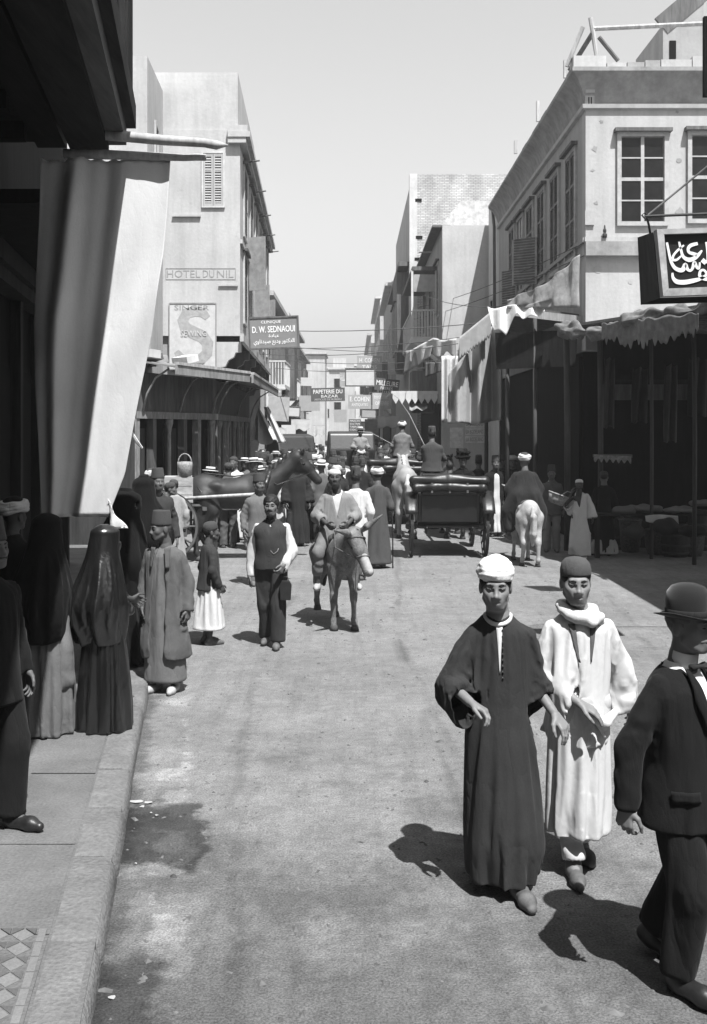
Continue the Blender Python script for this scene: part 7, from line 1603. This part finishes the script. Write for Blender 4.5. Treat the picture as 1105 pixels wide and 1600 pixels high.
quadruped('horse', 'grey carriage horse harnessed on the near side of the landau', (lp.x-.62, lp.y+3.3, 0), R(180), 1.05, grey_h, ((0, .05, 0), (0, -.1, 0), (0, .1, 0), (0, -.1, 0)), nk=(0, -1.12, 1.56), mz=(0, -1.46, 1.26), h=.02, mane=mat('pale_mane', .4), group='landau horses')
quadruped('horse', 'black carriage horse harnessed on the far side of the landau', (lp.x+.42, lp.y+3.3, 0), R(180), 1.05, blk_h, ((0, .05, 0), (0, -.1, 0), (0, .1, 0), (0, -.1, 0)), nk=(0, -1.12, 1.56), mz=(0, -1.46, 1.26), h=.02, mane=hair_m, group='landau horses')
l2 = Vector((1.15, 25.9, 0)); landau('second black carriage further up the road ahead of the landau', l2, R(-2), 1.0)
seated('coachman in grey coat and turban on the second carriage', (l2.x+.15, l2.y+1.5, 1.64), R(176), 1.05, cloth('grey_livery', .16), 'turban', seed=7)
whip('curved pale whip arching over the second carriage', P(618, 697, 27.5), P(598, 686, 27.3), P(580, 676, 27.2), P(560, 674, 27))
# closed cabs in the crowd
def cab(label, loc, rz, sc):
    o = thing('closed_cab', label, 'carriage', loc, rz, None, sc)
    prof = [(-.9, .55), (.5, .55), (.9, .8), (.95, 1.3), (.2, 1.35), (-.1, 1.75), (-.5, 2.02), (-.95, 1.95), (-1.12, 1.5), (-1.05, .9)]
    MB().prism(prof, -.62, .62, 'X').build('cab_body', hood_l, o, world_coords=False, bevel=.05)
    MB().prism([(-.85, 1.9), (-.5, 1.96), (-.2, 1.75), (-.3, 1.4), (-.85, 1.4)], -.5, .5, 'X').build('hood_lining', leather_b, o, world_coords=False)
    for x in (-1, 1): wheel(o, (x*.70, -.45, .55), .55, wheel_p, wheel_p, 10); wheel(o, (x*.66, 1.0, .42), .42, wheel_p, wheel_p, 10); MB().box((x*.64-.03, .9, 1.2), (x*.64+.03, .98, 1.45)).build('lamp', brassy, o, world_coords=False)
    MB().tube([(-.7, -.45, .55), (.7, -.45, .55)], .03, 6).build('axle', iron, o, world_coords=False); MB().box((-.45, .75, 1.352), (.45, 1.1, 1.5)).build('box_seat', leather_b, o, world_coords=False); return o
cab('hooded cab with its dark leather top raised among the crowd', (PX(545, 33), 33, 0), R(5), 1.15)
cab('hooded cab waiting by the left shops under the tent awning', (PX(445, 36), 36, 0), R(25), 1.1)
seated('driver in pale jacket and boater on the hooded cab', (PX(563, 31.3), 31.3, 1.55), R(10), 1.0, cloth('pale_coat', .22), 'boater', seed=9)

# ------------------------------------------------------------------ goods in the porch
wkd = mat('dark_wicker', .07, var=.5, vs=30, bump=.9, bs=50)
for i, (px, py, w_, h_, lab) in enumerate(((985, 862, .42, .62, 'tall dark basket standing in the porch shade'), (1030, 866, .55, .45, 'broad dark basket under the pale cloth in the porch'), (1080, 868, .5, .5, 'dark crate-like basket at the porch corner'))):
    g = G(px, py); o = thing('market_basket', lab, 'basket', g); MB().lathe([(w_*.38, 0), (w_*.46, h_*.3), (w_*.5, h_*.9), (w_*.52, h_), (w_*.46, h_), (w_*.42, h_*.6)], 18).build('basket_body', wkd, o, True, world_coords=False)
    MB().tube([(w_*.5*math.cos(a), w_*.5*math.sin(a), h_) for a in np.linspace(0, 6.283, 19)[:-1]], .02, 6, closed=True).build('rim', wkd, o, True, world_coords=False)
tb = thing('market_counter', 'dark plank counter piled with cloth inside the porch', 'counter', (PX(1020, 19.2), 19.2, 0))
for i in range(4): MB().box((-1.2, -.3+i*.16, .78), (1.4, -.15+i*.16, .82)).build('plank', wood_dark, tb, world_coords=False)
for x in (-1.1, 1.3):
    for y in (-.25, .25): MB().box((x-.04, y-.04, 0), (x+.04, y+.04, .778)).build('leg', wood_dark, tb, world_coords=False)
def pile(label, px, py, Y, rx, ry, rz_, m):
    S = Shape(); S.u(Ell((0, 0, rz_), (rx, ry, rz_)), .02); S.u(Ell((rx*.4, 0, rz_*1.1), (rx*.5, ry, rz_*.9)), .05); S.i(Half((0, 0, -1), (0, 0, 0))); S.wr(.02, 18, int(px)); o = S.build('cloth_pile', .016, m, None); o.location = P(px, py, Y); tag(o, label, 'cloth')
drape('counter_cloth', 'pale cloth drooping over a basket in the porch', lambda u, v: P(1008+52*u, 806-4*math.sin(u*3.1)*(1-u)+(8+7*u+3*math.sin(u*9))*v, 18.6)+Vector((0, -.05*math.sin(u*6)-.05*v, 0)), cloth('pale_cloth', .40), 24, 6, 'cloth')
pile('heap of dull cloth on the porch counter', 1005, 800, 19.2, .35, .2, .06, cloth('dull_cloth', .14)); 
MB().box((PX(930, 19.6), 19.45, 1.84), (PX(985, 19.6), 19.8, 1.90)).build('hanging_shelf', wood_mid, None); hs_ = bpy.data.objects['hanging_shelf']; tag(hs_, 'small shelf covered by fringed matting on the porch posts', 'shelf')
drape('fringed_mat', 'ragged pale matting laid over the small porch shelf', lambda u, v: P(928+58*u, 710+3*u+(9+3*math.sin(u*40))*v, 19.4)+Vector((0, -.02*math.sin(u*14), 0)), mat('matting', .22, var=.4, vs=20, bump=.8), 50, 4, 'matting')
for i, (px, y0, y1) in enumerate(((1018, 600, 690), (895, 600, 660), (815, 640, 760), (800, 600, 720))):
    pass

# more wares in the porch
for i, (px, py, r_, h_, lab) in enumerate(((962, 860, .24, .7, 'stout dark barrel beside the porch post'), (1062, 872, .26, .62, 'squat dark barrel below the heaped cloth'), (1098, 862, .22, .8, 'upright dark barrel at the porch corner'))):
    g = G(px, py); g.y += .25; o = thing('barrel', lab, 'barrel', g); MB().lathe([(r_*.82, 0), (r_*.96, h_*.25), (r_, h_*.5), (r_*.96, h_*.75), (r_*.82, h_), (r_*.76, h_), (r_*.74, h_-.04)], 18).build('staves', wood('barrel_wood', .035, stretch=(1, 1, .2)), o, True, world_coords=False)
    for t in (.12, .35, .65, .88): MB().lathe([(r_*(1-.18*abs(2*t-1)**2)+.003, h_*t-.02), (r_*(1-.18*abs(2*t-1)**2)+.008, h_*t-.018), (r_*(1-.18*abs(2*t-1)**2)+.008, h_*t+.018), (r_*(1-.18*abs(2*t-1)**2)+.003, h_*t+.02)], 18).build('hoop', iron, o, True, world_coords=False)
for i, (px, py, Y, rx, rz_, v, lab) in enumerate(((1040, 836, 18.4, .22, .14, .03, 'bulging grey sack leaning in the porch shade'), (990, 842, 18.9, .20, .12, .05, 'pale stained sack among the porch baskets'), (1085, 838, 18.2, .26, .10, .02, 'dark bundle lying on the porch goods'), (1060, 800, 18.8, .28, .04, .20, 'pale folded cloth on the porch wares'), (1095, 790, 18.6, .2, .045, .16, 'crumpled light cloth at the porch corner'), (975, 806, 19.1, .2, .09, .12, 'small heap of dark stuff on the porch counter'))):
    pile(lab, px, py, Y, rx, rx*.7, rz_, cloth('pile_%d' % i, v))
for i, (px, y0, y1, w_, v, lab) in enumerate(((952, 560, 668, 15, .05, 'narrow dark cloth hanging beside the porch post'), (1000, 575, 660, 22, .035, 'black cloth length hanging inside the porch'), (1048, 570, 690, 18, .06, 'grey cloth length hanging inside the porch'), (1090, 560, 650, 26, .04, 'broad dark cloth hanging at the porch corner'))):
    drape('hanging_wares', lab, lambda u, v_, px=px, y0=y0, y1=y1, w_=w_: P(px+w_*(u-.5)*(1+.2*v_), y0+(y1-y0)*v_+2*math.sin(u*9), 19.7 if px > 930 else 21.3)+Vector((0, .06*math.sin(u*11+v_*3), 0)), cloth('wares_%d' % i, v), 14, 10, 'cloth')
# further sign boards and awnings down the street
for i, (x0, x1, y0, y1, Y, m, tl, lab) in enumerate(((470, 490, 590, 603, 66, sgn_pale, .03, 'small pale blank board far down the left side'), (566, 590, 640, 652, 50, sgn_mid, .04, 'small grey board under the dealers signs'), (606, 634, 560, 585, 50, mat('sign_light', .44), 0, 'light square board beside the brick house oriel'), (448, 468, 636, 650, 52, sgn_pale, .06, 'pale board under the left balcony'), (522, 542, 640, 660, 75, sgn_mid, 0, 'grey board over the far crowd'), (560, 580, 660, 672, 60, sgn_pale, .05, 'small pale board above the far cabs'))):
    signboard('shop_sign', lab, x0, x1, y0, y1, Y, m, wood_mid if i % 2 else None, tilt=tl, thick=.05, fw=.05)
for i, (x0, x1, y0, y1, Y, m, lab) in enumerate(((455, 484, 655, 672, 50, linen_g, 'pale grey shop awning far down the left side'), (590, 625, 650, 668, 48, linen_g, 'grey shop awning under the right-hand signs'), (490, 508, 664, 680, 62, linen_g, 'grey cloth awning before the far left houses'), (570, 592, 655, 680, 58, linen_d, 'dark shop awning beyond the grey awning'), (424, 448, 668, 690, 44, linen_g, 'grey cloth awning beside the pointed tent'), (640, 668, 620, 640, 40, linen_g, 'grey awning below the scalloped valance'))):
    drape('shop_awning', lab, lambda u, v, x0=x0, x1=x1, y0=y0, y1=y1, Y=Y: P(x0+(x1-x0)*u, y0+(y1-y0)*v+2*math.sin(u*11)*v, Y-2.2*v)+Vector((0, .06*math.sin(u*16), 0)), m, 16, 6)
# ------------------------------------------------------------------ the crowd further down the street
crd = random.Random(21)
cm_ = {'pale': cloth('crowd_pale', .42), 'white': cloth('crowd_white', .58), 'dark': cloth('crowd_dark', .025), 'grey': cloth('crowd_grey', .11)}
protos = {}
def proto(kind, col, hat):
    k = (kind, col, hat)
    if k not in protos:
        f = Fig('person', 'x', (0, 0, -50), 0, 1.0, skin_v=.10, h=.022, hh=.013, hands=(1, 1)); m = cm_[col]
        if kind == 'robe': f.robe(m, hem=.05, flare=.06, wr=(.012, 20))
        else: f.jacket(m, hem=.76); f.trousers(tr_d if col != 'white' else m)
        if hat == 'tarboosh': tarboosh(f.hd, f.o)
        elif hat == 'turban': turban(f.hd, f.o, cloth('turban_white', .5), felt_d, 1.04, seed=3)
        elif hat == 'boater': boater(f.hd, f.o)
        else: skullcap(f.hd, f.o, felt_d)
        f.shoes(leather_b); protos[k] = f.o
    return protos[k]
KINDS = [('robe', 'pale', 'turban'), ('robe', 'white', 'cap'), ('robe', 'dark', 'turban'), ('robe', 'grey', 'tarboosh'), ('suit', 'dark', 'tarboosh'), ('suit', 'grey', 'boater'), ('suit', 'white', 'tarboosh'), ('robe', 'dark', 'tarboosh'), ('suit', 'pale', 'boater')]
HN = {'turban': 'white turban', 'cap': 'dark skullcap', 'tarboosh': 'dark tarboosh', 'boater': 'straw boater'}
taken = [(1.8, 19.6, 1.5), (1.8, 22.9, 1.2), (.9, 23.7, .9), (1.2, 26, 1.3), (-.15, 33, 1.3), (-2.4, 36, 1.2), (PX(396, 20.2), 20.2, .6)]
n = 0; tries = 0
bands = [(20.8, 24, 20), (24, 30, 34), (30, 40, 36), (40, 58, 36)]
for (a, b_, cnt) in bands:
    k_ = 0
    while k_ < cnt and tries < 6000:
        tries += 1; Y = crd.uniform(a, b_); X = crd.uniform(-2.7, min(2.6, 2.0+.0*Y)) if Y < 30 else crd.uniform(-3.1, 2.3)
        if Y < 24 and X > -.2 and X < 3: continue
        if any((X-x)**2+(Y-y)**2 < r*r for x, y, r in taken): continue
        taken.append((X, Y, .55)); kd = KINDS[crd.randrange(len(KINDS))]; p = proto(*kd); o = copy_tree(p)
        o.location = (X, Y, 0); o.rotation_euler = (0, 0, R(crd.choice([0, 15, -20, 180, 170, 195, 90, -80, 40])+crd.uniform(-12, 12))); s_ = crd.uniform(.93, 1.05); o.scale = (s_,)*3
        o['label'] = 'person in %s %s and %s in the crowd down the street' % (kd[1], 'long robe' if kd[0] == 'robe' else 'jacket', HN[kd[2]]); o['group'] = 'crowd down the street'; k_ += 1; n += 1
for p in protos.values():
    for ch in list(p.children):
        for c2 in list(ch.children): bpy.data.objects.remove(c2)
        bpy.data.objects.remove(ch)
    bpy.data.objects.remove(p)

bpy.data.scenes.remove(SIM)
# ------------------------------------------------------------------ dusty air
hz_ = MB().box((-905, -305, -1.5), (905, 1505, 17.5)).build('haze', None); stuff(hz_)
hm = bpy.data.materials.new('dusty_air'); hm.use_nodes = True; nt = hm.node_tree; nt.nodes.clear(); vo_ = nt.nodes.new('ShaderNodeVolumePrincipled'); mo = nt.nodes.new('ShaderNodeOutputMaterial')
vo_.inputs['Color'].default_value = (.95, .95, .95, 1); vo_.inputs['Density'].default_value = .0011; vo_.inputs['Anisotropy'].default_value = .35; nt.links.new(vo_.outputs[0], mo.inputs['Volume']); hz_.data.materials.append(hm)
